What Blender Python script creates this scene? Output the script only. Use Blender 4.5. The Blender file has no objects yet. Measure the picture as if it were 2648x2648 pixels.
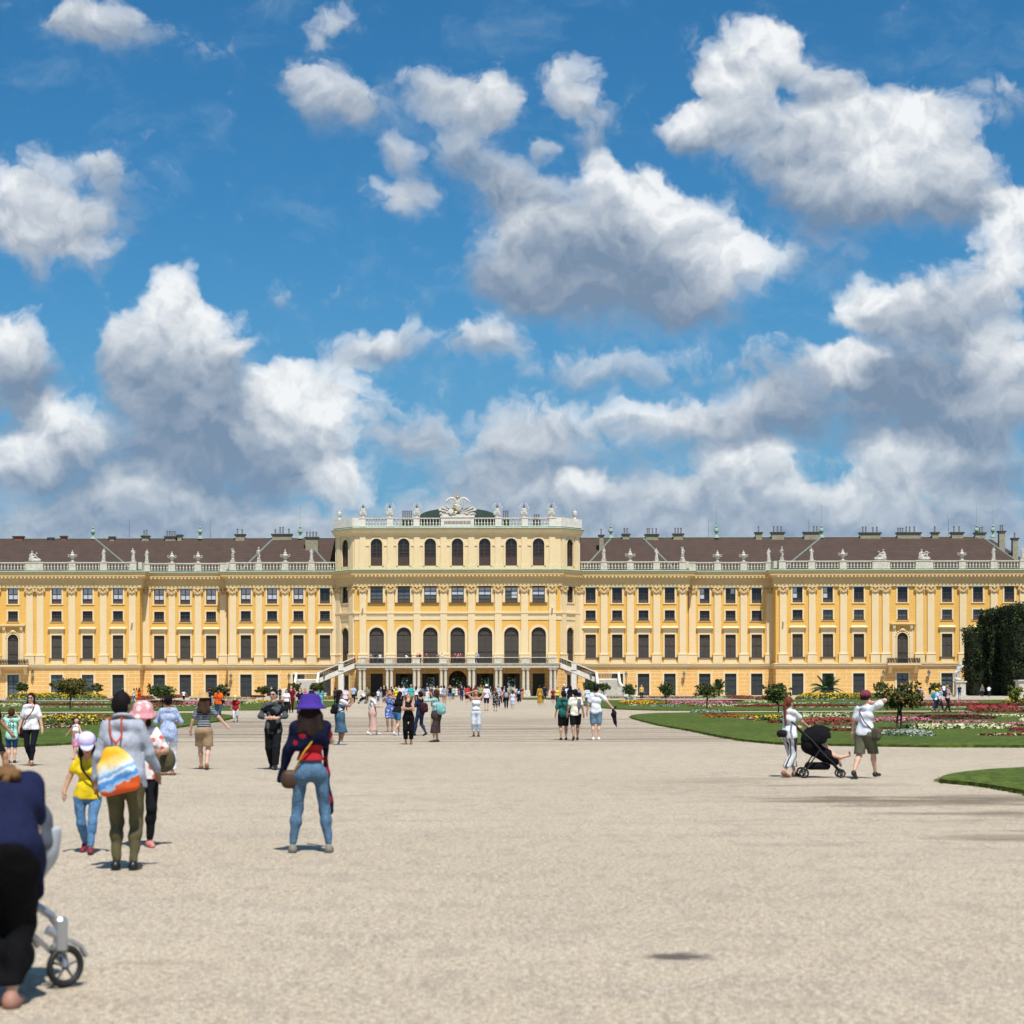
import bpy, math, random
import numpy as np
from mathutils import Vector, Matrix
R = math.radians
random.seed(7); np.random.seed(7)
scn = bpy.context.scene
COL = scn.collection

# ------------------------------------------------------------------ camera
FPX, VPX, VPY, EYE = 4800.0, 1217.0, 1772.5, 1.75     # photo is 2648 px wide; facade is seen square on
cam_d = bpy.data.cameras.new('camera'); cam = bpy.data.objects.new('camera', cam_d); COL.objects.link(cam)
scn.camera = cam
cam_d.sensor_width = 36; cam_d.sensor_height = 36; cam_d.sensor_fit = 'HORIZONTAL'
cam_d.lens = FPX / 2648 * 36
cam_d.shift_x = (1324 - VPX) / 2648; cam_d.shift_y = (VPY - 1324) / 2648
cam_d.clip_start = 0.5; cam_d.clip_end = 6000
cam.location = (0, 0, EYE)
cam.rotation_euler = (Matrix.Rotation(R(90), 4, 'X') @ Matrix.Rotation(R(-0.11), 4, 'Z')).to_euler()
cam_d.dof.use_dof = True; cam_d.dof.focus_distance = 150; cam_d.dof.aperture_fstop = 3.2

# ------------------------------------------------------------------ light
SUN_EL, SUN_AZ = 62.0, 13.0          # azimuth measured from behind the camera towards the right
sun_dir = Vector((math.sin(R(SUN_AZ)) * math.cos(R(SUN_EL)), -math.cos(R(SUN_AZ)) * math.cos(R(SUN_EL)), math.sin(R(SUN_EL))))
sl = bpy.data.lights.new('sun', 'SUN'); so = bpy.data.objects.new('sun', sl); COL.objects.link(so)
sl.energy = 4.9; sl.angle = R(0.53); sl.color = (1.0, 0.955, 0.88)
so.location = (30, -40, 120)
so.rotation_euler = sun_dir.to_track_quat('Z', 'Y').to_euler()
vs = scn.view_settings
vs.view_transform = 'Standard'; vs.look = 'None'; vs.gamma = 1.0; vs.exposure = 0.10; vs.use_curve_mapping = False
scn.display_settings.display_device = 'sRGB'
scn.cycles.use_denoising = True; scn.cycles.use_adaptive_sampling = True; scn.cycles.adaptive_threshold = 0.015; scn.cycles.adaptive_min_samples = 12
scn.cycles.max_bounces = 6; scn.cycles.diffuse_bounces = 3; scn.cycles.glossy_bounces = 2; scn.cycles.transmission_bounces = 2
scn.cycles.transparent_max_bounces = 6
scn.cycles.caustics_reflective = False; scn.cycles.caustics_refractive = False

world = bpy.data.worlds.new('World'); scn.world = world; world.use_nodes = True
def build_world():
    nt = world.node_tree; N = nt.nodes; L = nt.links; N.clear()
    def node(t, **k):
        n = N.new(t)
        for a, b in k.items(): setattr(n, a, b)
        return n
    def mth(op, a, b=None, c=None, clamp=False):
        n = node('ShaderNodeMath', operation=op, use_clamp=clamp)
        for i, x in enumerate((a, b, c)):
            if x is None: continue
            if isinstance(x, (int, float)): n.inputs[i].default_value = x
            else: L.new(x, n.inputs[i])
        return n.outputs[0]
    def vm(op, a, b=None, out=0):
        n = node('ShaderNodeVectorMath', operation=op)
        for i, x in enumerate((a, b)):
            if x is None: continue
            if isinstance(x, (tuple, list)): n.inputs[i].default_value = x
            else: L.new(x, n.inputs[i])
        return n.outputs[out]
    def mr(x, a, b, c=0.0, d=1.0, smooth=True):
        n = node('ShaderNodeMapRange', interpolation_type='SMOOTHSTEP' if smooth else 'LINEAR', clamp=True)
        L.new(x, n.inputs[0])
        for i, v in enumerate((a, b, c, d)): n.inputs[i + 1].default_value = v
        return n.outputs[0]
    def mix(f, a, b, blend='MIX'):
        n = node('ShaderNodeMix', data_type='RGBA', blend_type=blend, clamp_factor=True)
        for i, x in ((0, f), (6, a), (7, b)):
            if isinstance(x, (int, float)): n.inputs[i].default_value = x
            elif isinstance(x, tuple): n.inputs[i].default_value = (*x, 1)
            else: L.new(x, n.inputs[i])
        return n.outputs[2]
    sky = node('ShaderNodeTexSky', sky_type='NISHITA', sun_disc=False)
    sky.sun_elevation = R(SUN_EL); sky.sun_rotation = R(180 - SUN_AZ)
    sky.air_density = 1.0; sky.dust_density = 0.6; sky.ozone_density = 3.0
    # clouds: cumulus banks placed in world directions (u = x/y, v = z/y), ragged by fractal noise
    d = node('ShaderNodeTexCoord').outputs['Generated']
    sp = node('ShaderNodeSeparateXYZ'); L.new(d, sp.inputs[0])
    ay = mth('MAXIMUM', mth('ABSOLUTE', sp.outputs[1]), 0.12)
    u = mth('DIVIDE', sp.outputs[0], ay); v = mth('DIVIDE', sp.outputs[2], ay)
    K = 1.3706
    def U(x): return (x * K - VPX) / FPX * 10
    def V(y): return (VPY - y * K) / FPX * 10
    cmb = node('ShaderNodeCombineXYZ'); L.new(mth('MULTIPLY', u, 10), cmb.inputs[0]); L.new(mth('MULTIPLY', v, 10), cmb.inputs[1])
    P = cmb.outputs[0]
    def noise(vec, scale, detail, rough=0.55, col=False, lac=2.0):
        n = node('ShaderNodeTexNoise', noise_dimensions='3D'); L.new(vec, n.inputs['Vector'])
        n.inputs['Scale'].default_value = scale; n.inputs['Detail'].default_value = detail
        n.inputs['Roughness'].default_value = rough; n.inputs['Lacunarity'].default_value = lac
        return n.outputs['Color' if col else 'Fac']
    warp = vm('MULTIPLY', vm('SUBTRACT', noise(P, 2.2, 4, 0.6, True), (0.5, 0.5, 0.5)), (0.44, 0.32, 0))
    Q = vm('ADD', P, warp)
    # (x, y, rx, ry, strength) in the 1932 px frame of the reference view
    B = [(900,285,130,110,.42,-.3),(700,200,110,80,.36,-.2),(1010,365,110,60,.46,-.3),(170,350,150,120,.36,-.2),(780,650,170,50,.44,0),(1060,700,150,50,.40,0),(1570,480,90,60,.42,-.4),(420,100,70,40,.3,0),(230,50,130,60,.35,-.1),(1230,690,160,60,.42,-.1),(520,560,90,40,.3,0),(300,1030,420,60,.7,-.3),(900,1040,420,60,.7,-.2),(1500,1030,520,60,.75,-.3),(190,30,120,50,.62,-.1),(140,55,70,35,.5,0),
         (640,50,60,42,.68,.1),(600,95,36,30,.5,0),(605,185,80,62,.72,0),(545,145,45,46,.45,-.2),(680,215,50,50,.45,-.3),
         (830,150,60,40,.6,0),(885,195,85,50,.7,0),(945,200,45,68,.72,.2),(1070,165,66,60,.85,.3),(1110,225,60,50,.6,-.2),(1100,280,50,40,.45,-.3),(1020,290,26,24,.5,0),
         (755,380,64,42,.68,.2),(745,285,36,34,.6,.1),(770,330,50,50,.45,-.2),(880,290,60,60,.45,-.4),(940,370,70,60,.45,-.4),
         (1425,105,100,74,1.1,.35),(1480,95,60,60,.9,.5),(1395,185,80,80,1.1,.2),(1300,235,70,46,.95,.1),(1350,250,70,50,.8,-.1),(1560,170,58,50,.85,-.1),(1540,250,110,70,.9,-.3),
         (1640,235,50,64,.9,.4),(1735,215,75,70,1.05,.6),(1640,310,150,90,1.1,.6),(1780,270,100,80,1.0,.2),(1820,360,80,70,.9,-.1),(1480,320,120,70,.8,-.3),(1640,400,190,55,.8,-.7),
         (1135,335,48,50,.95,.8),(1235,355,58,56,1.05,.9),(1190,385,70,50,.6,-.1),(1290,420,90,60,1.0,.6),(1390,490,110,64,1.0,.7),(1050,430,110,72,.75,-.2),(990,480,130,75,.85,-.2),(1200,470,150,80,.95,-.6),(1150,565,190,62,.9,-.9),(1340,580,110,55,.7,-.5),(970,545,90,50,.6,-.5),
         (40,380,110,90,.8,.2),(185,300,46,34,.6,-.1),(215,350,40,40,.4,-.3),(130,420,90,50,.7,.1),(40,460,80,60,.75,.1),(175,485,70,42,.7,.1),(80,520,50,30,.35,-.5),
         (330,565,54,60,1.0,.8),(300,630,90,70,1.0,.1),(240,650,60,65,.85,-.1),(400,640,80,70,.9,.3),(360,720,130,80,.95,-.6),(600,735,120,62,1.0,.9),(530,790,60,110,.8,.2),(460,850,170,90,.95,-.8),(590,830,120,70,.8,.3),(640,905,80,42,.95,.9),(780,800,90,50,.7,-.2),(320,800,110,110,.8,-.5),(375,790,30,40,.3,.9),
         (15,640,75,70,1.0,.5),(50,700,80,60,.8,-.8),(10,760,80,50,.6,-.8),(120,790,90,60,.95,.8),(20,865,80,50,.9,.7),(120,870,150,80,.8,-.6),(280,920,90,50,.75,.4),(240,960,160,50,.5,-.5),
         (1610,575,46,44,.9,.9),(1680,590,80,44,.8,.2),(1800,570,150,80,.9,-.1),(1900,480,60,100,.95,.7),(1910,395,50,50,.9,.7),(1730,690,180,90,.8,-.6),(1890,700,80,80,.8,.5),(1590,690,70,44,.9,.8),(1470,700,90,60,.6,-.3),(1440,790,110,62,.7,-.1),
         (1700,780,260,70,.8,-.9),(1850,800,120,50,.8,.1),(1700,870,120,50,.8,.4),(1870,880,120,50,.8,-.6),(1430,870,100,45,.8,.5),(1340,810,90,60,.6,-.2),(1900,190,60,50,.55,0),(1580,950,160,50,.7,.1),
         (1220,785,120,44,.72,.4),(1010,790,110,48,.7,.1),(900,860,180,60,.6,-.1),(1105,903,44,28,.9,1.2),(1100,850,200,60,.5,-.4),(1320,920,160,50,.6,0),(1000,930,200,50,.6,-.3),(700,650,90,42,.5,0),(930,640,80,50,.62,.1),(780,570,40,30,.3,-.2),(650,545,40,30,.3,-.2),
         (1100,970,420,55,.6,-.2),(300,970,420,52,.6,-.3),(1700,960,420,60,.7,-.3)]
    acc = None      # one running vector (0, weighted height, weight) keeps the shader small
    for (x, y, rx, ry, s, b) in B:
        q = vm('MULTIPLY', vm('SUBTRACT', Q, (U(x), V(y), 0)), (FPX / (10 * rx * K), FPX / (10 * ry * K), 0))
        r2 = vm('DOT_PRODUCT', q, q, 1)
        w = mth('MAXIMUM', mth('MULTIPLY_ADD', r2, -0.45, 1.0), 0.0)
        w = mth('MULTIPLY', mth('MULTIPLY', w, w), s)
        n = node('ShaderNodeVectorMath', operation='MULTIPLY_ADD'); L.new(q, n.inputs[0]); n.inputs[1].default_value = (0, 0.8, 0); n.inputs[2].default_value = (0, b, 1)
        m = node('ShaderNodeVectorMath', operation='SCALE'); L.new(n.outputs[0], m.inputs[0]); L.new(w, m.inputs['Scale'])
        acc = m.outputs[0] if acc is None else vm('ADD', acc, m.outputs[0])
    sa = node('ShaderNodeSeparateXYZ'); L.new(acc, sa.inputs[0]); F = sa.outputs[2]; G = sa.outputs[1]
    def puff(vec, sc, det):
        n = node('ShaderNodeTexVoronoi', voronoi_dimensions='2D', feature='F1'); L.new(vec, n.inputs['Vector'])
        n.inputs['Scale'].default_value = sc; n.inputs['Detail'].default_value = det; n.inputs['Roughness'].default_value = 0.5
        n.normalize = True
        return mth('SUBTRACT', 1.0, n.outputs['Distance'])
    def fld(vec, d1, d2):
        return mth('MULTIPLY_ADD', noise(vec, 4.2, d1, 0.56), 0.62, mth('MULTIPLY', puff(vec, 7.0, d2), 0.38))
    F = mth('ADD', F, mr(v, 0.42, 0.7, 0.0, 0.34)); F = mth('ADD', F, mr(v, 0.065, 0.14, 0.26, 0.0)); F = mth('ADD', F, mr(v, 0.14, 0.3, 0.10, 0.02))  # first term adds unseen cloud overhead to neutralise the blue ambient light
    n1 = fld(Q, 8, 2.0)
    n2 = fld(vm('ADD', Q, (0.02, 0.085, 0)), 4, 1.0)
    dn = mth('SUBTRACT', mth('SUBTRACT', n1, n2), 0.012)
    dens = mth('ADD', F, mth('MULTIPLY', mth('SUBTRACT', n1, 0.54), 2.3))
    S = mth('DIVIDE', G, mth('MAXIMUM', F, 0.2))
    topness = mr(S, -0.8, 0.85, 0, 1, True)
    edge = mr(S, -1.0, 0.3, 0, 1, False)
    lo = mr(v, 0.06, 0.17)                    # low clouds are seen through more air and are softer
    alpha_c = mr(dens, 0.34, 0.82); alpha_s = mr(dens, 0.12, 1.15)
    crisp = mth('MULTIPLY', edge, mr(v, 0.07, 0.17, 0.4, 1.0))
    n = node('ShaderNodeMix', data_type='FLOAT'); L.new(crisp, n.inputs[0]); L.new(alpha_s, n.inputs[2]); L.new(alpha_c, n.inputs[3]); alpha = n.outputs[0]
    light = mth('MULTIPLY_ADD', topness, 0.78, 0.03)
    light = mth('MULTIPLY_ADD', dn, mth('MULTIPLY_ADD', topness, 1.15, 0.45), light)
    thin = mr(dens, 0.3, 1.0, 0.12, 0.0)
    light = mth('ADD', light, thin)
    lt = mr(light, 0.02, 0.86, 0, 1, False)
    ccol = mix(lt, (0.185, 0.26, 0.37), (0.86, 0.88, 0.89))
    farcol = mix(lt, (0.19, 0.28, 0.41), (0.74, 0.78, 0.80))
    ccol = mix(lo, farcol, ccol)
    skyc = mix(1.0, sky.outputs[0], (SKY_TINT), 'MULTIPLY')
    hs = node('ShaderNodeHueSaturation'); hs.inputs['Saturation'].default_value = 1.12; L.new(skyc, hs.inputs['Color'])
    cc = mix(1.0, ccol, (1 / WS, 1 / WS, 1 / WS), 'MULTIPLY')
    hz = mr(v, -0.01, 0.26, 0.9, 0.0)
    hsm = mix(hz, hs.outputs[0], (0.13 / WS, 0.30 / WS, 0.50 / WS))
    vl = mth('MULTIPLY', mr(noise(vm('MULTIPLY', Q, (0.8, 1.3, 1)), 1.7, 6, 0.62), 0.5, 0.78, 0.0, 0.42), mr(v, 0.02, 0.36, 1.0, 0.55))
    hsm = mix(vl, hsm, (0.42 / WS, 0.54 / WS, 0.68 / WS))
    out = mix(mth('MULTIPLY', alpha, mr(F, 0.3, 1.05, 0.38, 0.97)), hsm, cc)
    bg = node('ShaderNodeBackground'); bg.inputs[1].default_value = WS; L.new(out, bg.inputs[0])
    o = node('ShaderNodeOutputWorld'); L.new(bg.outputs[0], o.inputs[0])
WS = 0.1
SKY_TINT = (0.52, 0.84, 0.97)
build_world()
world.cycles.sampling_method = 'MANUAL'; world.cycles.sample_map_resolution = 512
# ------------------------------------------------------------------ helpers
def tag(o, label=None, cat=None, group=None, kind=None):
    for k, v in (('label', label), ('category', cat), ('group', group), ('kind', kind)):
        if v: o[k] = v
    return o
class MB:
    """collects vertices and faces (with a material slot each) and links them as one mesh object"""
    def __init__(s): s.v = []; s.f = []; s.m = []; s.mats = []; s.cur = 0
    def mat(s, m):
        if m not in s.mats: s.mats.append(m)
        s.cur = s.mats.index(m); return s
    def add(s, vs, fs):
        b = len(s.v); s.v += [tuple(p) for p in vs]
        s.f += [tuple(b + i for i in f) for f in fs]; s.m += [s.cur] * len(fs); return b
    def box(s, x0, x1, y0, y1, z0, z1):
        s.add([(x0,y0,z0),(x1,y0,z0),(x1,y1,z0),(x0,y1,z0),(x0,y0,z1),(x1,y0,z1),(x1,y1,z1),(x0,y1,z1)],
              [(0,3,2,1),(4,5,6,7),(0,1,5,4),(1,2,6,5),(2,3,7,6),(3,0,4,7)]); return s
    def frus(s, x, y, z0, z1, a0, b0, a1, b1):
        """tapered box: half sizes a (x), b (y) at the bottom and the top"""
        s.add([(x-a0,y-b0,z0),(x+a0,y-b0,z0),(x+a0,y+b0,z0),(x-a0,y+b0,z0),(x-a1,y-b1,z1),(x+a1,y-b1,z1),(x+a1,y+b1,z1),(x-a1,y+b1,z1)],
              [(0,3,2,1),(4,5,6,7),(0,1,5,4),(1,2,6,5),(2,3,7,6),(3,0,4,7)]); return s
    def prism(s, poly, y0, y1):
        """polygon in x,z pushed from y0 to y1 (counter-clockwise seen from -y)"""
        n = len(poly)
        vs = [(x, y0, z) for x, z in poly] + [(x, y1, z) for x, z in poly]
        s.add(vs, [tuple(range(n)), tuple(range(2*n-1, n-1, -1))] + [(i, i+n, (i+1)%n+n, (i+1)%n) for i in range(n)]); return s
    def lathe(s, x, y, prof, n=8, sy=1.0):
        vs = []; fs = []
        for r, z in prof:
            for k in range(n):
                a = 2*math.pi*k/n; vs.append((x + r*math.cos(a), y + r*sy*math.sin(a), z))
        for j in range(len(prof)-1):
            for k in range(n):
                fs.append((j*n+k, j*n+(k+1)%n, (j+1)*n+(k+1)%n, (j+1)*n+k))
        fs.append(tuple(range(n-1,-1,-1))); fs.append(tuple((len(prof)-1)*n+k for k in range(n)))
        s.add(vs, fs); return s
    def tube(s, pts, r, n=6, r1=None):
        pts = [Vector(p) for p in pts]; m = len(pts); vs = []; fs = []
        up = Vector((0,0,1))
        for i, p in enumerate(pts):
            t = (pts[min(i+1,m-1)] - pts[max(i-1,0)]).normalized()
            a = t.cross(up if abs(t.z) < .9 else Vector((0,1,0))).normalized(); b = t.cross(a)
            rr = r if r1 is None else r + (r1-r)*i/(m-1)
            for k in range(n):
                g = 2*math.pi*k/n; vs.append(p + a*(rr*math.cos(g)) + b*(rr*math.sin(g)))
        for i in range(m-1):
            for k in range(n): fs.append((i*n+k, i*n+(k+1)%n, (i+1)*n+(k+1)%n, (i+1)*n+k))
        fs.append(tuple(range(n-1,-1,-1))); fs.append(tuple((m-1)*n+k for k in range(n)))
        s.add(vs, fs); return s
    def ell(s, c, r, n=8, m=6):
        vs = []; fs = []
        for j in range(m+1):
            t = math.pi*j/m
            for k in range(n):
                a = 2*math.pi*k/n
                vs.append((c[0]+r[0]*math.sin(t)*math.cos(a), c[1]+r[1]*math.sin(t)*math.sin(a), c[2]-r[2]*math.cos(t)))
        for j in range(m):
            for k in range(n): fs.append((j*n+k, j*n+(k+1)%n, (j+1)*n+(k+1)%n, (j+1)*n+k))
        s.add(vs, fs); return s
    def sweep(s, path, prof, closed=False):
        """mitred moulding along a plan path; prof = [(out, z)], 'out' is to the right hand side of the path direction"""
        P = [Vector((x, y)) for x, y in path]; n = len(P); nr = []
        for i in range(n):
            d0 = (P[i]-P[i-1]).normalized() if i > 0 else None
            d1 = (P[i+1]-P[i]).normalized() if i < n-1 else None
            d0 = d0 or d1; d1 = d1 or d0
            n0 = Vector((d0.y, -d0.x)); n1 = Vector((d1.y, -d1.x)); b = (n0+n1)
            b = b.normalized() if b.length > 1e-6 else n0
            nr.append(b / max(b.dot(n0), .25))
        k = len(prof); vs = []; fs = []
        for i in range(n):
            for o, z in prof: q = P[i] + nr[i]*o; vs.append((q.x, q.y, z))
        for i in range(n-1):
            for j in range(k-1): fs.append((i*k+j, (i+1)*k+j, (i+1)*k+j+1, i*k+j+1))
        fs.append(tuple(range(k-1,-1,-1))); fs.append(tuple((n-1)*k+j for j in range(k)))
        s.add(vs, fs); return s
    def xf(s, M):
        s.v = [tuple(M @ Vector(p)) for p in s.v]; return s
    def build(s, name, m=None, parent=None, loc=None, smooth=False, rot=None):
        me = bpy.data.meshes.new(name); me.from_pydata(s.v, [], s.f)
        if m is not None and not s.mats: me.materials.append(m)
        for x in s.mats: me.materials.append(x)
        if len(s.mats) > 1: me.polygons.foreach_set('material_index', s.m)
        if smooth: me.polygons.foreach_set('use_smooth', [True]*len(s.f))
        me.update()
        o = bpy.data.objects.new(name, me); COL.objects.link(o)
        if parent: o.parent = parent
        if loc: o.location = loc
        if rot: o.rotation_euler = rot
        return o
def empty(name, loc=(0,0,0), rz=0):
    o = bpy.data.objects.new(name, None); COL.objects.link(o); o.location = loc; o.rotation_euler = (0,0,rz); o.empty_display_size = .3; return o
def kids(o): return KIDS.get(o.name, ())
KIDS = {}
def copy_tree(o, parent=None):
    c = o.copy(); COL.objects.link(c); c.parent = parent
    for ch in [x for x in o.children]: copy_tree(ch, c)
    return c

# ------------------------------------------------------------------ materials
def mat(name, col, rough=.8, metal=0, var=0.0, vscale=3.0, bump=0.0, bscale=30.0, spec=.4, stretch=(1,1,1), island=0.0, sat=None):
    m = bpy.data.materials.new(name); m.use_nodes = True; nt = m.node_tree; b = nt.nodes['Principled BSDF']
    b.inputs['Base Color'].default_value = (*col, 1); b.inputs['Roughness'].default_value = rough; b.inputs['Metallic'].default_value = metal
    b.inputs['Specular IOR Level'].default_value = spec
    m.diffuse_color = (*col, 1)
    tc = None
    def coords():
        t = nt.nodes.new('ShaderNodeTexCoord'); mp = nt.nodes.new('ShaderNodeMapping'); mp.inputs['Scale'].default_value = stretch
        nt.links.new(t.outputs['Object'], mp.inputs[0]); return mp.outputs[0]
    if var or bump: tc = coords()
    cur = None
    if var:
        n = nt.nodes.new('ShaderNodeTexNoise'); n.inputs['Scale'].default_value = vscale; n.inputs['Detail'].default_value = 6; n.inputs['Roughness'].default_value = .65
        nt.links.new(tc, n.inputs['Vector'])
        r = nt.nodes.new('ShaderNodeMapRange'); r.inputs[1].default_value = .3; r.inputs[2].default_value = .7; r.inputs[3].default_value = 1-var; r.inputs[4].default_value = 1+var*.6
        nt.links.new(n.outputs['Fac'], r.inputs[0])
        cur = r.outputs[0]
    if island:
        g = nt.nodes.new('ShaderNodeNewGeometry'); r = nt.nodes.new('ShaderNodeMapRange'); r.inputs[3].default_value = 1-island; r.inputs[4].default_value = 1+island
        nt.links.new(g.outputs['Random Per Island'], r.inputs[0])
        if cur is None: cur = r.outputs[0]
        else:
            k = nt.nodes.new('ShaderNodeMath'); k.operation = 'MULTIPLY'; nt.links.new(cur, k.inputs[0]); nt.links.new(r.outputs[0], k.inputs[1]); cur = k.outputs[0]
    if cur is not None:
        mx = nt.nodes.new('ShaderNodeVectorMath'); mx.operation = 'SCALE'; mx.inputs[0].default_value = col; nt.links.new(cur, mx.inputs['Scale'])
        nt.links.new(mx.outputs[0], b.inputs['Base Color'])
    if bump:
        n = nt.nodes.new('ShaderNodeTexNoise'); n.inputs['Scale'].default_value = bscale; n.inputs['Detail'].default_value = 5
        nt.links.new(tc, n.inputs['Vector'])
        bp = nt.nodes.new('ShaderNodeBump'); bp.inputs['Strength'].default_value = bump; bp.inputs['Distance'].default_value = .02
        nt.links.new(n.outputs['Fac'], bp.inputs['Height']); nt.links.new(bp.outputs[0], b.inputs['Normal'])
    return m
def nodes_of(m): return m.node_tree, m.node_tree.nodes['Principled BSDF']
def mixc(nt, fac, a, b):
    n = nt.nodes.new('ShaderNodeMix'); n.data_type = 'RGBA'
    for i, x in ((0, fac), (6, a), (7, b)):
        if isinstance(x, (int, float)): n.inputs[i].default_value = x
        elif isinstance(x, tuple): n.inputs[i].default_value = (*x, 1)
        else: nt.links.new(x, n.inputs[i])
    return n.outputs[2]
def math_n(nt, op, a, b=None, c=None):
    n = nt.nodes.new('ShaderNodeMath'); n.operation = op
    for i, x in enumerate((a, b, c)):
        if x is None: continue
        if isinstance(x, (int, float)): n.inputs[i].default_value = x
        else: nt.links.new(x, n.inputs[i])
    return n.outputs[0]
def smooth_n(nt, x, a, b, c=0., d=1.):
    n = nt.nodes.new('ShaderNodeMapRange'); n.interpolation_type = 'SMOOTHSTEP'; nt.links.new(x, n.inputs[0])
    for i, v in enumerate((a, b, c, d)): n.inputs[i+1].default_value = v
    return n.outputs[0]
def noise_n(nt, vec, scale, detail=5, rough=.6):
    n = nt.nodes.new('ShaderNodeTexNoise'); n.inputs['Scale'].default_value = scale; n.inputs['Detail'].default_value = detail; n.inputs['Roughness'].default_value = rough
    nt.links.new(vec, n.inputs['Vector']); return n.outputs['Fac']
def obj_vec(nt, scale=(1,1,1), loc=(0,0,0)):
    t = nt.nodes.new('ShaderNodeTexCoord'); mp = nt.nodes.new('ShaderNodeMapping'); mp.inputs['Scale'].default_value = scale; mp.inputs['Location'].default_value = loc
    nt.links.new(t.outputs['Object'], mp.inputs[0]); return mp.outputs[0]

CREAM = (0.80, 0.635, 0.385); YEL = (0.78, 0.468, 0.125); GFY = (0.78, 0.47, 0.165)
def plaster(name, col, kind):
    m = bpy.data.materials.new(name); m.use_nodes = True; nt, b = nodes_of(m); b.inputs['Roughness'].default_value = .9; b.inputs['Specular IOR Level'].default_value = .15
    v = obj_vec(nt)
    n1 = noise_n(nt, v, .35, 6, .65); n2 = noise_n(nt, obj_vec(nt, (1.6, 1.6, .22)), 1.3, 5, .7)
    c = mixc(nt, smooth_n(nt, n1, .35, .7, 0, .55), col, tuple(x*k for x, k in zip(col, (.93, .88, .78))))
    # rain streaks and patches of worn paint
    c = mixc(nt, smooth_n(nt, n2, .55, .78, 0, .6), c, tuple(x*k for x, k in zip(col, (.72, .66, .58))))
    if kind == 'joints' or kind == 'rustic':
        sx = nt.nodes.new('ShaderNodeSeparateXYZ'); nt.links.new(v, sx.inputs[0])
        cb = nt.nodes.new('ShaderNodeCombineXYZ'); nt.links.new(sx.outputs[0], cb.inputs[0]); nt.links.new(sx.outputs[2], cb.inputs[1])
        br = nt.nodes.new('ShaderNodeTexBrick'); nt.links.new(cb.outputs[0], br.inputs['Vector']); br.inputs['Scale'].default_value = 1
        br.inputs['Mortar Smooth'].default_value = .2
        if kind == 'joints':
            br.inputs['Brick Width'].default_value = 300; br.inputs['Row Height'].default_value = .62; br.inputs['Mortar Size'].default_value = .018
            br.inputs['Bias'].default_value = 0
            c = mixc(nt, math_n(nt, 'MULTIPLY', br.outputs['Fac'], .38), c, tuple(x*.55 for x in col))
        else:
            br.inputs['Brick Width'].default_value = 2.15; br.inputs['Row Height'].default_value = .64; br.inputs['Mortar Size'].default_value = .05
            c = mixc(nt, math_n(nt, 'MULTIPLY', br.outputs['Fac'], .8), c, (.88, .70, .42))
            bp = nt.nodes.new('ShaderNodeBump'); bp.inputs['Strength'].default_value = .5; bp.inputs['Distance'].default_value = .05; bp.invert = True
            nt.links.new(br.outputs['Fac'], bp.inputs['Height']); nt.links.new(bp.outputs[0], b.inputs['Normal'])
    nt.links.new(c, b.inputs['Base Color']); return m
M = {}
M['cream'] = plaster('cream_plaster', CREAM, '')
M['yellow'] = plaster('yellow_plaster', YEL, 'joints')
M['rustic'] = plaster('rusticated_plaster', GFY, 'rustic')
M['plainyellow'] = plaster('plain_yellow_plaster', YEL, '')
M['ochre'] = plaster('ochre_cornice', (.66, .50, .26), '')
M['capital'] = mat('capital_stone', (.66, .47, .23), .9, var=.25, vscale=6)
M['stone'] = mat('white_stone', (.62, .57, .465), .85, var=.28, vscale=2.5, bump=.2, bscale=12)
M['statue'] = mat('weathered_statue_stone', (.54, .51, .45), .85, var=.38, vscale=4.5, bump=.4, bscale=14)
M['whitewall'] = mat('white_painted_stone', (.73, .685, .60), .8, var=.18, vscale=1.6)
M['gold'] = mat('gilding', (.75, .42, .08), .35, metal=.8)
M['copper'] = mat('green_copper', (.30, .42, .31), .7, var=.35, vscale=2.5, stretch=(1,1,4))
M['darklead'] = mat('dark_lead', (.045, .05, .045), .6, var=.3, vscale=3)
M['domecopper'] = mat('dark_green_copper', (.055, .085, .07), .55, var=.3, vscale=1.5, stretch=(4,1,.4))
M['iron'] = mat('black_iron', (.022, .02, .022), .5)
M['ironbrown'] = mat('brown_iron', (.10, .07, .045), .6)
M['sash'] = mat('dark_sash_paint', (.075, .045, .035), .6)
M['glass'] = mat('window_glass', (.022, .026, .032), .06, spec=.6, var=.5, vscale=.8)
M['glasslit'] = mat('pale_window_glass', (.10, .13, .14), .08, spec=.8, var=.3, vscale=.8)
M['blind'] = mat('white_roller_blind', (.50, .54, .60), .8, var=.08, vscale=1)
M['door'] = mat('grey_door_paint', (.034, .040, .044), .6, var=.15, vscale=1)
def louvre():
    m = mat('louvre_shutter', (.085, .075, .062), .75); nt, b = nodes_of(m)
    w = nt.nodes.new('ShaderNodeTexWave'); w.wave_type = 'BANDS'; w.bands_direction = 'Z'; w.inputs['Scale'].default_value = 1.6; w.inputs['Distortion'].default_value = 0
    nt.links.new(obj_vec(nt), w.inputs[0])
    oi = nt.nodes.new('ShaderNodeObjectInfo'); c = mixc(nt, smooth_n(nt, w.outputs['Fac'], .3, .7), (.034, .028, .024), (.105, .092, .075))
    nt.links.new(mixc(nt, math_n(nt, 'MULTIPLY', oi.outputs['Random'], .5), c, (.030, .028, .027)), b.inputs['Base Color']); return m
M['louvre'] = louvre()
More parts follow.
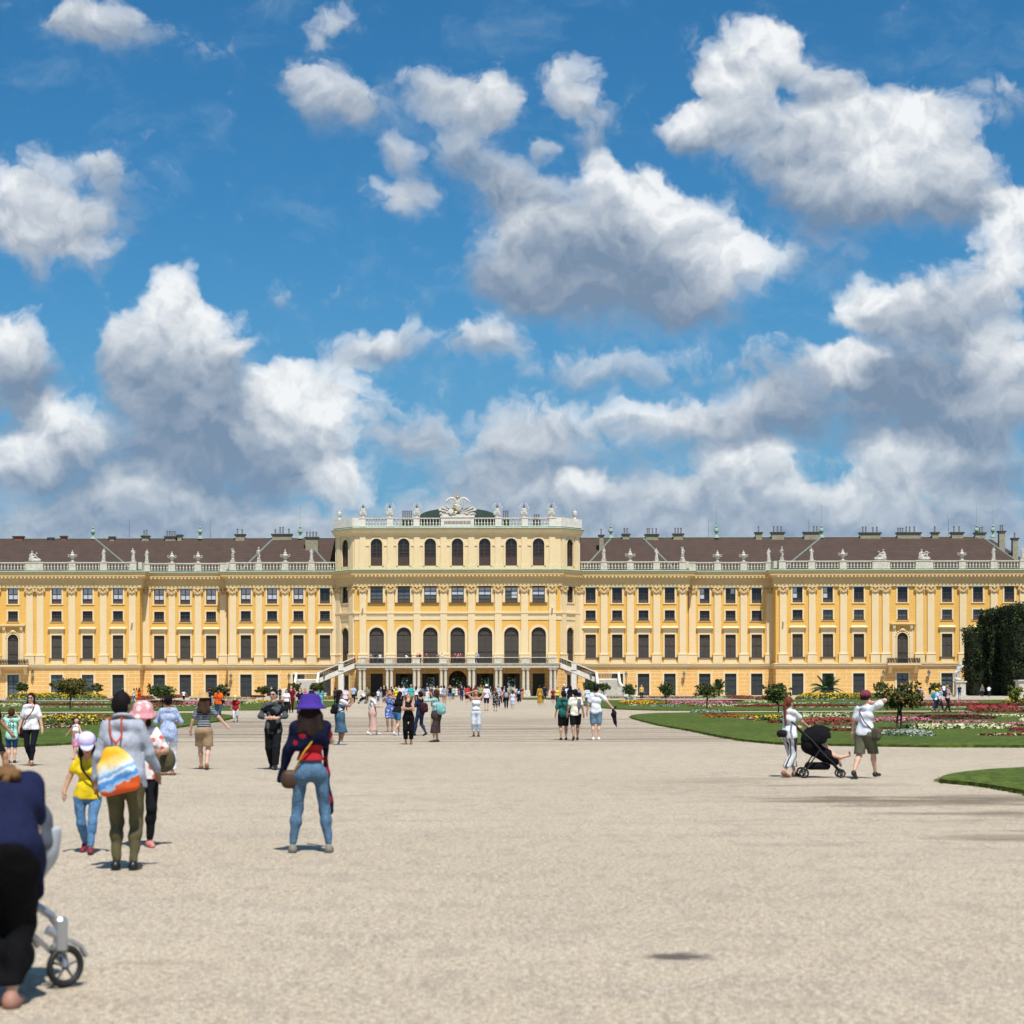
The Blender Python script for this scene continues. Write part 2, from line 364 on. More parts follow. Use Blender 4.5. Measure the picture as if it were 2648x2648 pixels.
def tile():
    m = mat('brown_roof_tiles', (.15, .095, .075), .8); nt, b = nodes_of(m); v = obj_vec(nt)
    w = nt.nodes.new('ShaderNodeTexWave'); w.wave_type = 'BANDS'; w.bands_direction = 'Z'; w.inputs['Scale'].default_value = 1.1; w.inputs['Distortion'].default_value = .12; w.inputs['Detail'].default_value = 1
    nt.links.new(v, w.inputs[0])
    c = mixc(nt, smooth_n(nt, noise_n(nt, v, .6, 7, .7), .3, .7), (.048, .027, .019), (.078, .045, .032))
    c = mixc(nt, math_n(nt, 'MULTIPLY', noise_n(nt, obj_vec(nt, (3, 1, 5)), 2, 2), .35), c, (.105, .065, .045))
    c = mixc(nt, smooth_n(nt, w.outputs['Fac'], .62, .9, 0, .7), c, (.05, .03, .026))
    nt.links.new(c, b.inputs['Base Color'])
    bp = nt.nodes.new('ShaderNodeBump'); bp.inputs['Strength'].default_value = .5; bp.inputs['Distance'].default_value = .04; nt.links.new(w.outputs['Fac'], bp.inputs['Height']); nt.links.new(bp.outputs[0], b.inputs['Normal'])
    return m
M['tile'] = tile()
# ------------------------------------------------------------------ organic bodies: a distance field turned into one smooth skin
def V3(*a): return np.array(a, float)
class Field:
    def __init__(s, vox): s.p = []; s.vox = vox; s.cut = []
    def cap(s, a, b, ra, rb=None, k=.03, sy=1.0, sub=False):
        s.p.append(('c', np.array(a, float), np.array(b, float), ra, ra if rb is None else rb, k, sy, sub)); return s
    def ell(s, c, r, k=.03, M=None, sub=False):
        s.p.append(('e', np.array(c, float), np.array(r, float), M, None, k, 1, sub)); return s
    def plane(s, p, n): s.cut.append((np.array(p, float), np.array(n, float))); return s   # keeps the side n points away from
    def mesh(s, grow=0.0, wob=0.0, wf=9.0, seed=0.0):
        vox = s.vox; lo = V3(1e9,1e9,1e9); hi = -lo
        for q in s.p:
            if q[7]: continue
            if q[0] == 'c':
                r = max(q[3], q[4]) * max(1, 1/ max(q[6], .2) if q[6] < 1 else q[6]) ; lo = np.minimum(lo, np.minimum(q[1], q[2]) - r); hi = np.maximum(hi, np.maximum(q[1], q[2]) + r)
            else:
                r = max(q[2]) ; lo = np.minimum(lo, q[1] - r); hi = np.maximum(hi, q[1] + r)
        lo = lo - grow - 3*vox; hi = hi + grow + 3*vox
        n = np.ceil((hi - lo) / vox).astype(int) + 1
        D = np.full(n, 1.0, np.float32)
        ax = [lo[i] + vox*np.arange(n[i]) for i in range(3)]
        for q in s.p:
            k = q[5]
            if q[0] == 'c':
                r = max(q[3], q[4]) * max(1, q[6]); l = np.minimum(q[1], q[2]) - r; h = np.maximum(q[1], q[2]) + r
            else: l = q[1] - max(q[2]); h = q[1] + max(q[2])
            pad = k + grow + 3*vox
            i0 = np.clip(((l - pad - lo)/vox).astype(int), 0, n-1); i1 = np.clip(((h + pad - lo)/vox).astype(int) + 2, 1, n)
            X, Y, Z = np.meshgrid(*[ax[i][i0[i]:i1[i]] for i in range(3)], indexing='ij', sparse=True)
            if q[0] == 'c':
                a, b, sy = q[1], q[2], q[6]
                ba = b - a; px = X - a[0]; py = (Y - a[1])/sy; pz = Z - a[2]; bay = ba[1]/sy
                L2 = ba[0]**2 + bay**2 + ba[2]**2 + 1e-12
                t = np.clip((px*ba[0] + py*bay + pz*ba[2]) / L2, 0, 1)
                d = np.sqrt((px - t*ba[0])**2 + (py - t*bay)**2 + (pz - t*ba[2])**2) - (q[3] + (q[4]-q[3])*t)
                if sy < 1: d = d * (.5 + .5*sy)
            else:
                px = X - q[1][0]; py = Y - q[1][1]; pz = Z - q[1][2]
                if q[3] is not None:
                    Mi = q[3]; px, py, pz = (Mi[0][0]*px+Mi[0][1]*py+Mi[0][2]*pz, Mi[1][0]*px+Mi[1][1]*py+Mi[1][2]*pz, Mi[2][0]*px+Mi[2][1]*py+Mi[2][2]*pz)
                r = q[2]; k0 = np.sqrt((px/r[0])**2 + (py/r[1])**2 + (pz/r[2])**2); k1 = np.sqrt((px/r[0]**2)**2 + (py/r[1]**2)**2 + (pz/r[2]**2)**2)
                d = k0*(k0-1)/np.maximum(k1, 1e-6)
                d = np.where(k0 < .05, -min(r), d)
            S = D[i0[0]:i1[0], i0[1]:i1[1], i0[2]:i1[2]]
            if q[7]: S[...] = np.maximum(S, -d)
            else:
                hh = np.clip(.5 + .5*(S - d)/k, 0, 1)
                S[...] = d*hh + S*(1-hh) - k*hh*(1-hh)
        D -= grow
        if wob:
            X, Y, Z = np.meshgrid(*ax, indexing='ij', sparse=True)
            D += wob*(np.sin(wf*2.3*X + 1.7*wf*Z + seed) * np.sin(wf*1.9*Y - 1.1*wf*Z + 2*seed) + .7*np.sin(wf*3.1*Z + wf*1.3*X - 3*seed + 2*np.sin(wf*1.2*Y)))
        if s.cut:
            X, Y, Z = np.meshgrid(*ax, indexing='ij', sparse=True)
            for p, nn in s.cut: D = np.maximum(D, (X-p[0])*nn[0] + (Y-p[1])*nn[1] + (Z-p[2])*nn[2])
        return nets(D, lo, vox)
def nets(D, lo, vox):
    I = D < 0
    nx, ny, nz = D.shape
    c = sum(I[a:nx-1+a, b:ny-1+b, d:nz-1+d].astype(np.int8) for a in (0,1) for b in (0,1) for d in (0,1))
    act = (c > 0) & (c < 8)
    idx = -np.ones(act.shape, np.int64); cells = np.argwhere(act); idx[act] = np.arange(len(cells))
    if not len(cells): return np.zeros((0,3)), np.zeros((0,4), int)
    acc = np.zeros((len(cells), 3)); cnt = np.zeros(len(cells))
    cor = [(a,b,d) for a in (0,1) for b in (0,1) for d in (0,1)]
    vals = {k: D[cells[:,0]+k[0], cells[:,1]+k[1], cells[:,2]+k[2]] for k in cor}
    for k in cor:
        for axn in range(3):
            if k[axn] == 0:
                k2 = list(k); k2[axn] = 1; k2 = tuple(k2)
                a, b = vals[k], vals[k2]; m = (a < 0) != (b < 0)
                t = np.where(m, a/(np.where(m, a-b, 1)), 0)
                P = np.array(k, float)[None, :].repeat(len(cells), 0); P[:, axn] = t
                acc[m] += P[m]; cnt[m] += 1
    V = lo + (cells + acc/cnt[:,None])*vox
    Q = []
    for axn in range(3):
        sl0 = [slice(None)]*3; sl1 = [slice(None)]*3; sl0[axn] = slice(0, -1); sl1[axn] = slice(1, None)
        A = I[tuple(sl0)]; B = I[tuple(sl1)]
        e = np.argwhere(A != B); e = e[(e[:, (axn+1)%3] > 0) & (e[:, (axn+2)%3] > 0)]
        e = e[(e[:, (axn+1)%3] < D.shape[(axn+1)%3]-1) & (e[:, (axn+2)%3] < D.shape[(axn+2)%3]-1)]
        if not len(e): continue
        u, w = (axn+1)%3, (axn+2)%3
        def at(du, dw):
            q = e.copy(); q[:, u] -= du; q[:, w] -= dw; return idx[q[:,0], q[:,1], q[:,2]]
        f = np.stack([at(1,1), at(0,1), at(0,0), at(1,0)], 1)
        fl = ~A[e[:,0], e[:,1], e[:,2]]
        f[fl] = f[fl][:, ::-1]
        Q.append(f)
    return V, np.concatenate(Q)
def mesh_np(name, V, F, m):
    me = bpy.data.meshes.new(name); me.vertices.add(len(V)); me.vertices.foreach_set('co', np.asarray(V, np.float32).ravel())
    nf = len(F); w = F.shape[1]
    me.loops.add(nf*w); me.loops.foreach_set('vertex_index', np.asarray(F, np.int32).ravel())
    me.polygons.add(nf); me.polygons.foreach_set('loop_start', np.arange(0, nf*w, w, dtype=np.int32))
    me.polygons.foreach_set('use_smooth', np.ones(nf, bool))
    me.update(calc_edges=True); me.materials.append(m); return me
def obj_np(name, VF, m, parent=None):
    o = bpy.data.objects.new(name, mesh_np(name, VF[0], VF[1], m)); COL.objects.link(o)
    if parent: o.parent = parent
    return o

def ik(a, b, l1, l2, hint):
    """two bones from a to b, middle joint pushed towards hint"""
    a = np.array(a, float); b = np.array(b, float); d = b - a; L = np.linalg.norm(d)
    if L > (l1+l2)*.995: b = a + d/L*(l1+l2)*.995; d = b - a; L = np.linalg.norm(d)
    t = (l1*l1 - l2*l2 + L*L)/(2*L); h = math.sqrt(max(l1*l1 - t*t, 0)); dn = d/L
    hn = np.array(hint, float); hn = hn - dn*hn.dot(dn); hn /= (np.linalg.norm(hn) + 1e-9)
    return a + dn*t + hn*h, b

# arm targets (wrist) in body heights, x = outwards on that side, y = forwards; (wrist, elbow hint, hand direction)
ARMS = {
 'down':   ((.165, .015, .495), (.3, -1, 0), (0, .15, -1)),
 'relax':  ((.185, .045, .51), (.5, -1, 0), (-.1, .3, -1)),
 'fwd':    ((.155, .13, .55), (.4, -1, -.2), (0, .6, -.8)),
 'back':   ((.17, -.11, .53), (.4, -1, 0), (0, -.2, -1)),
 'camera': ((.05, .13, .885), (1, .2, -.9), (-.3, .1, .9)),
 'phone':  ((.045, .23, .78), (.8, -.1, -1), (-.2, .3, .9)),
 'phonehi':((.05, .27, .87), (.6, 0, -1), (-.2, .3, .9)),
 'belly':  ((.055, .15, .64), (1, -.6, -.3), (-1, .4, .1)),
 'cross':  ((-.03, .12, .685), (1, -.3, -.5), (-1, .1, .15)),
 'head':   ((.06, .03, .965), (1, -.1, .1), (-1, .1, .25)),
 'neck':   ((.085, .00, .875), (1, .1, -.5), (-1, 0, .2)),
 'out':    ((.30, -.03, .58), (.2, -1, .2), (.6, 0, -.6)),
 'hip':    ((.125, .05, .56), (1, -.5, .1), (-.8, .5, -.2)),
 'push':   ((.10, .24, .61), (.5, -.7, -.8), (-.1, 1, 0)),
 'hold':   ((.10, .17, .66), (.7, -.7, -.6), (-.4, .9, .2)),
 'chin':   ((.03, .12, .80), (.9, .1, -1), (-.2, .1, 1)),
}
LEGS = {
 'stand': ((.05, .0, 0), (.05, .0, 0)), 'apart': ((.115, 0, 0), (.115, 0, 0)), 'close': ((.032, .0, 0), (.032, .01, 0)),
 'walk': ((.04, .13, 0), (.04, -.13, .035)), 'walk2': ((.04, -.13, .035), (.04, .13, 0)), 'stride': ((.045, .18, 0), (.045, -.19, .05)), 'stride2': ((.045, -.19, .05), (.045, .18, 0)),
 'contra': ((.07, .03, 0), (.045, -.01, 0)), 'lift': ((.05, -.05, 0), (.09, -.12, .03)),
}
def person_parts(H, vox, sex='f', arms=('down', 'down'), legs='stand', lean=0.0, side=0.0, head=(0, 0), bulk=1.0, child=False, armpos=None, legpos=None, drop=0.0):
    """joints of a figure that faces +y; returns dict of joints"""
    J = {}
    hipz = .515 - drop; hw = .052 if sex == 'f' else .048; sw = (.079 if sex == 'f' else .091)*(1 if not child else .95)
    if child: hipz = .475 - drop
    lean = R(lean); side = R(side)
    def tor(x, y, z):   # torso space: bends about the hips
        zz = z - hipz; y2 = y*math.cos(lean) + zz*math.sin(lean); z2 = -y*math.sin(lean) + zz*math.cos(lean)
        return V3(x*math.cos(side) + z2*math.sin(side), y2, hipz + z2*math.cos(side) - x*math.sin(side))
    J['tor'] = tor
    shz = .815 if not child else .775
    J['pel'] = V3(0, 0, hipz); J['waist'] = tor(0, .0, .62 if not child else .59); J['chest'] = tor(0, .0, .735 if not child else .70); J['neckb'] = tor(0, -.005, shz + .015)
    for s, nm in ((-1, 'L'), (1, 'R')):
        J['sh'+nm] = tor(s*sw, 0, shz-.006)
        w, hint, hd = ARMS[arms[0 if s < 0 else 1]]
        if armpos and armpos[0 if s < 0 else 1]: w = armpos[0 if s < 0 else 1]
        w = tor(s*w[0], w[1], w[2]); hint = V3(s*hint[0], hint[1], hint[2])
        la, lf = (.165, .145) if not child else (.155, .135)
        J['el'+nm], J['wr'+nm] = ik(J['sh'+nm], w, la, lf, hint)
        J['hd'+nm] = V3(s*hd[0], hd[1], hd[2])/np.linalg.norm(hd)
        J['hip'+nm] = V3(s*hw, 0, hipz - .01)
        lp = (legpos or LEGS[legs])[0 if s < 0 else 1]
        l1 = (hipz - .045 + drop)*.505; l2 = (hipz - .045 + drop)*.50
        ank = V3(s*lp[0], lp[1], .042 + lp[2])
        J['kn'+nm], J['an'+nm] = ik(J['hip'+nm], ank, l1, l2, (s*.12, 1, 0))
        J['heel'+nm] = lp[2]
    yaw, pit = R(head[0]), R(head[1]); hr = 1.0 if not child else 1.18
    hc = J['neckb'] + (tor(0, 0, 1) - tor(0, 0, 0))*.0 + V3(0, 0, 0)
    up = V3(-math.sin(side)*-1*.5, math.sin(lean*.6 + pit), math.cos(lean*.6 + pit)); up /= np.linalg.norm(up)
    J['head'] = J['neckb'] + up*(.102 if not child else .115)
    fw = V3(math.sin(yaw)*math.cos(lean*.5+pit), math.cos(yaw)*math.cos(lean*.5+pit), -math.sin(lean*.5+pit))
    fw -= up*fw.dot(up); fw /= np.linalg.norm(fw); rt = np.cross(fw, up)
    J['up'], J['fw'], J['rt'] = up, fw, rt; J['hr'] = hr
    for k in J:
        if isinstance(J[k], np.ndarray) and k[:2] not in ('hd', 'up', 'fw', 'rt'): J[k] = J[k]*H
    J['hipz'] = hipz; J['H'] = H; J['sw'] = sw; J['hw'] = hw; J['shz'] = shz
    return J
def hpt(J, x, y, z):   # head space in heights
    return J['head'] + (J['rt']*x + J['fw']*y + J['up']*z)*J['H']*J['hr']
def torso_prims(F, J, sex, bulk, neck=True):
    H = J['H']; t = J['tor']
    def T(x, y, z): return t(x, y, z)*H
    hz = J['hipz']; sz = J['shz']; fem = sex == 'f'
    F.cap(T(-.034, -.008, hz+.0), T(.034, -.008, hz+.0), (.057 if fem else .053)*bulk*H, k=.04*H)
    F.cap(T(-.020, 0, hz+.10), T(.020, 0, hz+.10), (.047 if fem else .053)*bulk*H, k=.06*H, sy=.9)
    F.cap(T(-.038, .0, sz-.10), T(.038, .0, sz-.10), .053*bulk*H, k=.05*H)
    if fem:
        for s in (-1, 1):
            F.ell(T(s*.034, .040, sz-.105), (.030*H, .034*H, .031*H), k=.03*H); F.ell(T(s*.035, -.032, hz-.012), (.038*H*bulk, .040*H*bulk, .045*H), k=.03*H)
    for s in (-1, 1): F.cap(T(0, -.006, sz+.006), T(s*J['sw']*.9, -.004, sz-.014), .029*H, .028*H*(.7+.3*bulk), k=.032*H)
    if neck: F.cap(J['neckb'] - V3(0,0,.01*H), J['neckb'] + J['up']*.02*H, .034*H, .029*H, k=.03*H)
def arm_prims(F, J, bulk, frac=2.0):
    H = J['H']
    for nm in 'LR':
        sh, el, wr = J['sh'+nm], J['el'+nm], J['wr'+nm]
        t = min(frac, 1); F.cap(sh, sh+(el-sh)*t, .0255*H*bulk, (.0255*bulk*(1-t)+.022*t)*H, k=.022*H)
        if frac > 1: t = frac-1; F.cap(el, el+(wr-el)*t, .0235*H, (.0235*(1-t)+.0155*t)*H, k=.015*H)
def leg_prims(F, J, bulk, frac=2.0):
    H = J['H']
    for nm, s in (('L', -1), ('R', 1)):
        kn, an = J['kn'+nm], J['an'+nm]; hp = J['hip'+nm] + V3(s*.012*H, 0, -.01*H); t = min(frac, 1)
        r1 = .0315*(.5+.5*bulk); F.cap(hp, hp+(kn-hp)*t, .046*H*bulk, (.046*bulk*(1-t)+r1*t)*H, k=.03*H)
        if frac > 1:
            m = kn*.68 + an*.32 + V3(0, -.010*H, 0); f2 = frac-1
            F.cap(kn, m if f2 > .32 else lerp(kn, m, f2/.32), .0300*H, .0310*H, k=.02*H)
            if f2 > .32: t = (f2-.32)/.68; F.cap(m, lerp(m, an, t), .0305*H, (.0305*(1-t)+.0170*t)*H, k=.02*H)
def body_field(J, vox, sex, bulk):
    H = J['H']; F = Field(vox)
    torso_prims(F, J, sex, bulk); arm_prims(F, J, bulk); leg_prims(F, J, bulk)
    F.cap(J['neckb'], J['head'] - J['up']*.03*H, .030*H, .028*H, k=.02*H)
    hr = J['hr']
    F.ell(hpt(J, 0, -.004, .012), (.046*H*hr, .056*H*hr, .056*H*hr), k=.02*H)
    F.ell(hpt(J, 0, .014, -.022), (.034*H*hr, .040*H*hr, .043*H*hr), k=.02*H)
    if vox < .03:
        F.cap(hpt(J, 0, .052, .004), hpt(J, 0, .064, -.018), .006*H*hr, .009*H*hr, k=.012*H)      # nose
        F.cap(hpt(J, -.010, .050, -.036), hpt(J, .010, .050, -.036), .0055*H, k=.012*H)           # lips
        for s in (-1, 1):
            F.ell(hpt(J, s*.046, -.004, -.008), (.007*H, .013*H, .019*H), k=.006*H)                # ear
            F.ell(hpt(J, s*.019, .058, .004), (.012*H, .009*H, .008*H), sub=True)                  # eye socket
    for nm, s in (('L', -1), ('R', 1)):
        w = J['wr'+nm]; hd = J['hd'+nm]; pr = np.cross(hd, J['sh'+nm]-w + V3(.001, .3, .2)); pr /= np.linalg.norm(pr); q = np.cross(pr, hd)
        pc = w + hd*.030*H
        F.cap(w, w + hd*.048*H, .015*H, .019*H, k=.02*H, sy=1)
        if vox < .024:
            for i, (o, ln) in enumerate(((-1.5, .034), (-.5, .040), (.5, .042), (1.5, .037))):
                b0 = pc + q*o*.0115*H + hd*.018*H; b1 = b0 + hd*ln*.6*H; b2 = b1 + (hd*.8 + pr*.5*s)*ln*.45*H
                F.cap(b0, b1, .0062*H, .0056*H, k=.004*H); F.cap(b1, b2, .0056*H, .0046*H, k=.003*H)
            th = w + hd*.018*H + q*.014*H
            F.cap(th, th + (q*.8 + hd*.7)*.030*H, .0075*H, .006*H, k=.006*H)
        else:
            F.cap(pc, pc + hd*.045*H, .013*H, .009*H, k=.02*H)
        an = J['an'+nm]
        hl = J['heel'+nm]*H; toe = an + V3(s*.012*H, .085*H, -.028*H - hl)
        F.cap(an + V3(0, -.018*H, -.022*H), toe, .020*H, .014*H, k=.02*H)
        J['toe'+nm] = toe
    return F
def lerp(a, b, t): return a + (b-a)*t
class Cloth(Field):
    g = 0.0
    def mesh(s, grow=0.0, wob=0.0, wf=9.0, seed=0.0): return Field.mesh(s, grow=s.g + grow, wob=min(wob, s.g*.45), wf=wf, seed=seed)
def shirt(J, vox, sex, bulk, sleeve=.5, hem=.02, g=.012, loose=0.0, neck=.0, off=False):
    """sleeve 0..2 (1 = elbow, 2 = wrist); hem = height below the hips"""
    H = J['H']; F = Cloth(vox); F.g = max(.0055*H, g*.40*H, vox*.45); gg = F.g
    torso_prims(F, J, sex, bulk, neck=False); t = J['tor']; hz = J['hipz']
    F.cap(t(-.028, .0, hz+.06)*H, t(.028, .0, hz+.06)*H, (.047 + loose*.6)*bulk*H, k=.05*H)
    if hem > -.03:
        for nm in 'LR': F.cap(J['hip'+nm], lerp(J['hip'+nm], J['kn'+nm], .42), (.047*bulk+loose*.4)*H, (.043*bulk+loose*.8)*H, k=.04*H)
    if sleeve > 0:
        arm_prims(F, J, bulk, min(sleeve, 1.96))
        for nm in 'LR':
            sh, el, wr = J['sh'+nm], J['el'+nm], J['wr'+nm]
            if sleeve <= 1: e = lerp(sh, el, sleeve); F.cap(lerp(sh, el, sleeve*.5), e, .026*H, .0245*H+gg*.7, k=.02*H)
    up = (t(0,0,1)-t(0,0,0)); fw = t(0,1,0)-t(0,0,0); F.plane(t(0, 0, hz-hem)*H, -up)
    if off: F.plane(t(0, 0, J['shz']-.035)*H, up)
    else: F.cap(J['neckb'] + fw*.012*H - up*(.006+neck)*H, J['neckb'] + (J['up']*.5+up*.5)*.12*H, (.033+neck*.5)*H, .060*H, k=.01, sub=True)
    return F
def trousers(J, vox, sex, bulk, length=1.0, g=.009, flare=0.0, waist=.075):
    H = J['H']; F = Cloth(vox); F.g = max(.0045*H, g*.45*H, vox*.42); t = J['tor']; hz = J['hipz']
    torso_prims(F, J, sex, bulk, neck=False)
    leg_prims(F, J, bulk, min(length*2, 1.97))
    if flare or g > .015:
        ex = flare + max(0, g-.012)*.5
        for nm in 'LR':
            hp, kn, an = J['hip'+nm], J['kn'+nm], J['an'+nm]
            if length < .5: F.cap(hp, lerp(hp, kn, length*2), .048*H*bulk, (.038+ex*1.4)*H, k=.03*H)
            else: e = lerp(kn, an, (length-.5)*2*.98); F.cap(lerp(hp, kn, .6), kn, .036*H, .030*H, k=.03*H); F.cap(kn, e, .030*H, (.020+ex*1.5)*H, k=.03*H)
    up = (t(0,0,1)-t(0,0,0)); F.plane(t(0, 0, hz+waist)*H, up)
    zc = min(lerp(J['kn'+nm], J['an'+nm], (length-.5)/.5)[2] if length >= .5 else lerp(J['hip'+nm], J['kn'+nm], length/.5)[2] for nm in 'LR')
    F.plane((0, 0, max(zc, .03*H)), (0, 0, -1))
    return F
def skirt(J, vox, length=.5, flare=.03, g=.012, waist=.09, sway=0.0):
    """hem at fraction of the leg length (1 = ankle)"""
    H = J['H']; F = Cloth(vox); F.g = max(.006*H, g*.5*H, vox*.5); t = J['tor']; hz = J['hipz']
    torso_prims(F, J, 'f', 1.0, neck=False)
    zh = hz*(1-length) + .04*length
    F.cap(t(-.02, 0, hz+.09)*H, t(.02, 0, hz+.09)*H, .054*H, k=.05*H, sy=.9)
    F.cap(t(-.034, -.01, hz)*H, t(.034, -.01, hz)*H, .058*H, k=.06*H)
    for s in (-1, 1):
        F.cap(t(s*.03, -.01, hz-.02)*H, V3((s*.045+sway)*H, (J['kn'+('L' if s < 0 else 'R')][1]*.35), (zh-.03)*H), .052*H, (.056+flare)*H, k=.07*H)
    F.plane(t(0, 0, hz+waist)*H, t(0,0,1)-t(0,0,0)); F.plane((0, 0, zh*H), (0, 0, -1))
    return F
def shoe_mesh(J, vox, sole=.0):
    H = J['H']; out = []
    for nm, s in (('L', -1), ('R', 1)):
        F = Field(vox); an = J['an'+nm]; hl = J['heel'+nm]*H
        F.cap(an + V3(0, -.020*H, -.022*H), J['toe'+nm], .0255*H, .0185*H, k=.02*H); F.cap(an + V3(0,-.008*H,-.005*H), an + V3(0, .0, -.02*H), .024*H, .026*H, k=.02*H)
        out.append(F.mesh())
    V = np.concatenate([o[0] for o in out]); Fc = np.concatenate([out[0][1], out[1][1] + len(out[0][0])])
    return out
def hair_field(J, vox, style='short'):
    H = J['H']; hr = J['hr']; F = Field(vox)
    F.ell(hpt(J, 0, -.008, .018), (.0515*H*hr, .0600*H*hr, .0600*H*hr), k=.02*H)
    F.ell(hpt(J, 0, -.022, -.010), (.0485*H*hr, .043*H*hr, .050*H*hr), k=.02*H)
    n = J['fw']*.86 - J['up']*.5
    if style in ('short', 'fade'):
        F.plane(hpt(J, 0, .030, .012), n)
        if style == 'fade': F.plane(hpt(J, 0, 0, -.018), J['fw']*.3 - J['up'])
    else:
        F.plane(hpt(J, 0, .040, .020), n)
    nb = J['neckb']
    if style == 'bob':
        for s in (-1, 1): F.cap(hpt(J, s*.036, -.006, 0), hpt(J, s*.044, .0, -.065), .020*H*hr, .022*H*hr, k=.02*H)
        F.cap(hpt(J, 0, -.035, 0), hpt(J, 0, -.035, -.06), .036*H*hr, .034*H*hr, k=.03*H)
    if style == 'long':
        F.cuts_after = 1
        b = J['tor'](0, -.055, J['shz']-.05)*H
        for s in (-1, -.35, .35, 1):
            F.cap(hpt(J, s*.036, -.030+.008*abs(s), 0), b + V3(s*.048*H, -.012*H + .006*H*math.sin(s*5), (.022*abs(s)+.014*math.sin(s*7))*H), .025*H*hr, .016*H, k=.012*H)
    if style == 'verylong':
        b = J['tor'](0, -.062, J['shz']-.14)*H
        for s in (-1, -.35, .35, 1): F.cap(hpt(J, s*.034, -.026, 0), b + V3(s*.036*H, 0, (.02*abs(s))*H), .026*H*hr, .018*H, k=.02*H)
    if style == 'full':
        b = J['tor'](0, -.060, J['shz']-.035)*H
        for s in (-1, -.5, 0, .5, 1):
            m = hpt(J, s*.050, -.030, -.06)
            F.cap(hpt(J, s*.030, -.026, 0), m, .026*H*hr, .028*H*hr, k=.02*H); F.cap(m, b + V3(s*.066*H, -.014*H + .01*H*abs(s), (.015*math.sin(s*9) - .022*(1-abs(s)))*H), .028*H*hr, .024*H, k=.02*H)
    if style == 'bun': F.ell(hpt(J, 0, -.062, .018), (.024*H, .024*H, .024*H), k=.01*H)
    if style == 'pony':
        b = J['tor'](0, -.068, J['shz']-.17)*H
        F.cap(hpt(J, 0, -.055, .02), hpt(J, 0, -.078, -.04), .020*H, .019*H, k=.012*H); F.cap(hpt(J, 0, -.078, -.04), b, .020*H, .012*H, k=.01*H)
    return F
def frame_mat(J):
    m = Matrix.Identity(4)
    for i, a in enumerate((J['rt'], J['fw'], J['up'])):
        for r in range(3): m[r][i] = float(a[r])
    m.translation = Vector(tuple(J['head'])); return m
def hat_mb(J, kind):
    H = J['H']*J['hr']; b = MB(); z = .030*H
    if kind == 'bucket':
        b.lathe(0, -.004*H, [(.098*H, -.012*H), (.100*H, -.006*H), (.086*H, .006*H), (.072*H, .026*H), (.066*H, .060*H), (.054*H, .078*H), (.030*H, .086*H), (.004*H, .084*H)], 28)
    if kind == 'straw':
        b.lathe(0, -.004*H, [(.086*H, .018*H), (.086*H, .022*H), (.066*H, .028*H), (.062*H, .080*H), (.050*H, .092*H), (.025*H, .088*H), (.003*H, .089*H)], 28)
    if kind == 'sun':
        b.lathe(0, -.004*H, [(.120*H, -.002*H), (.120*H, .003*H), (.066*H, .030*H), (.062*H, .070*H), (.042*H, .090*H), (.003*H, .084*H)], 28)
    if kind == 'cap':
        b.lathe(0, -.006*H, [(.063*H, .012*H), (.064*H, .037*H), (.057*H, .062*H), (.038*H, .082*H), (.008*H, .090*H), (.002*H, .090*H)], 24, sy=1.1)
        n = 10; vs = []; fs = []
        for zz in (0, -.004*H):
            for k in range(n+1):
                a = math.pi*k/n; vs.append((math.cos(a)*.047*H, .040*H + math.sin(a)*.075*H*1.0, .018*H + zz - .014*H*math.sin(a)))
        fs.append(tuple(range(n+1))); fs.append(tuple(range(2*n+1, n, -1)))
        for k in range(n): fs.append((k+1, k, k+n+1, k+n+2))
        b.add(vs, fs)
    b.xf(frame_mat(J)); return b
# ------------------------------------------------------------------ the palace (x from its axis, y from the wing front, z up)
PX0, PY0 = -2.08, 304.0
pal = empty('palace', (PX0, PY0, 0))
tag(pal, 'long yellow baroque palace with raised central block, columned terrace and brown tiled roofs', 'palace')
YA, YB, YC, YM = -1.0, 2.0, 0.0, -4.0
XM, XC0, XCB, XBA, XAE = 16.63, 19.89, 37.62, 51.9, 93.3
def ux(u, Y): return u*Y/4800.0
def part(mb, name, m=None, parent=None, **k): return mb.build(name, m, parent or pal, **k)

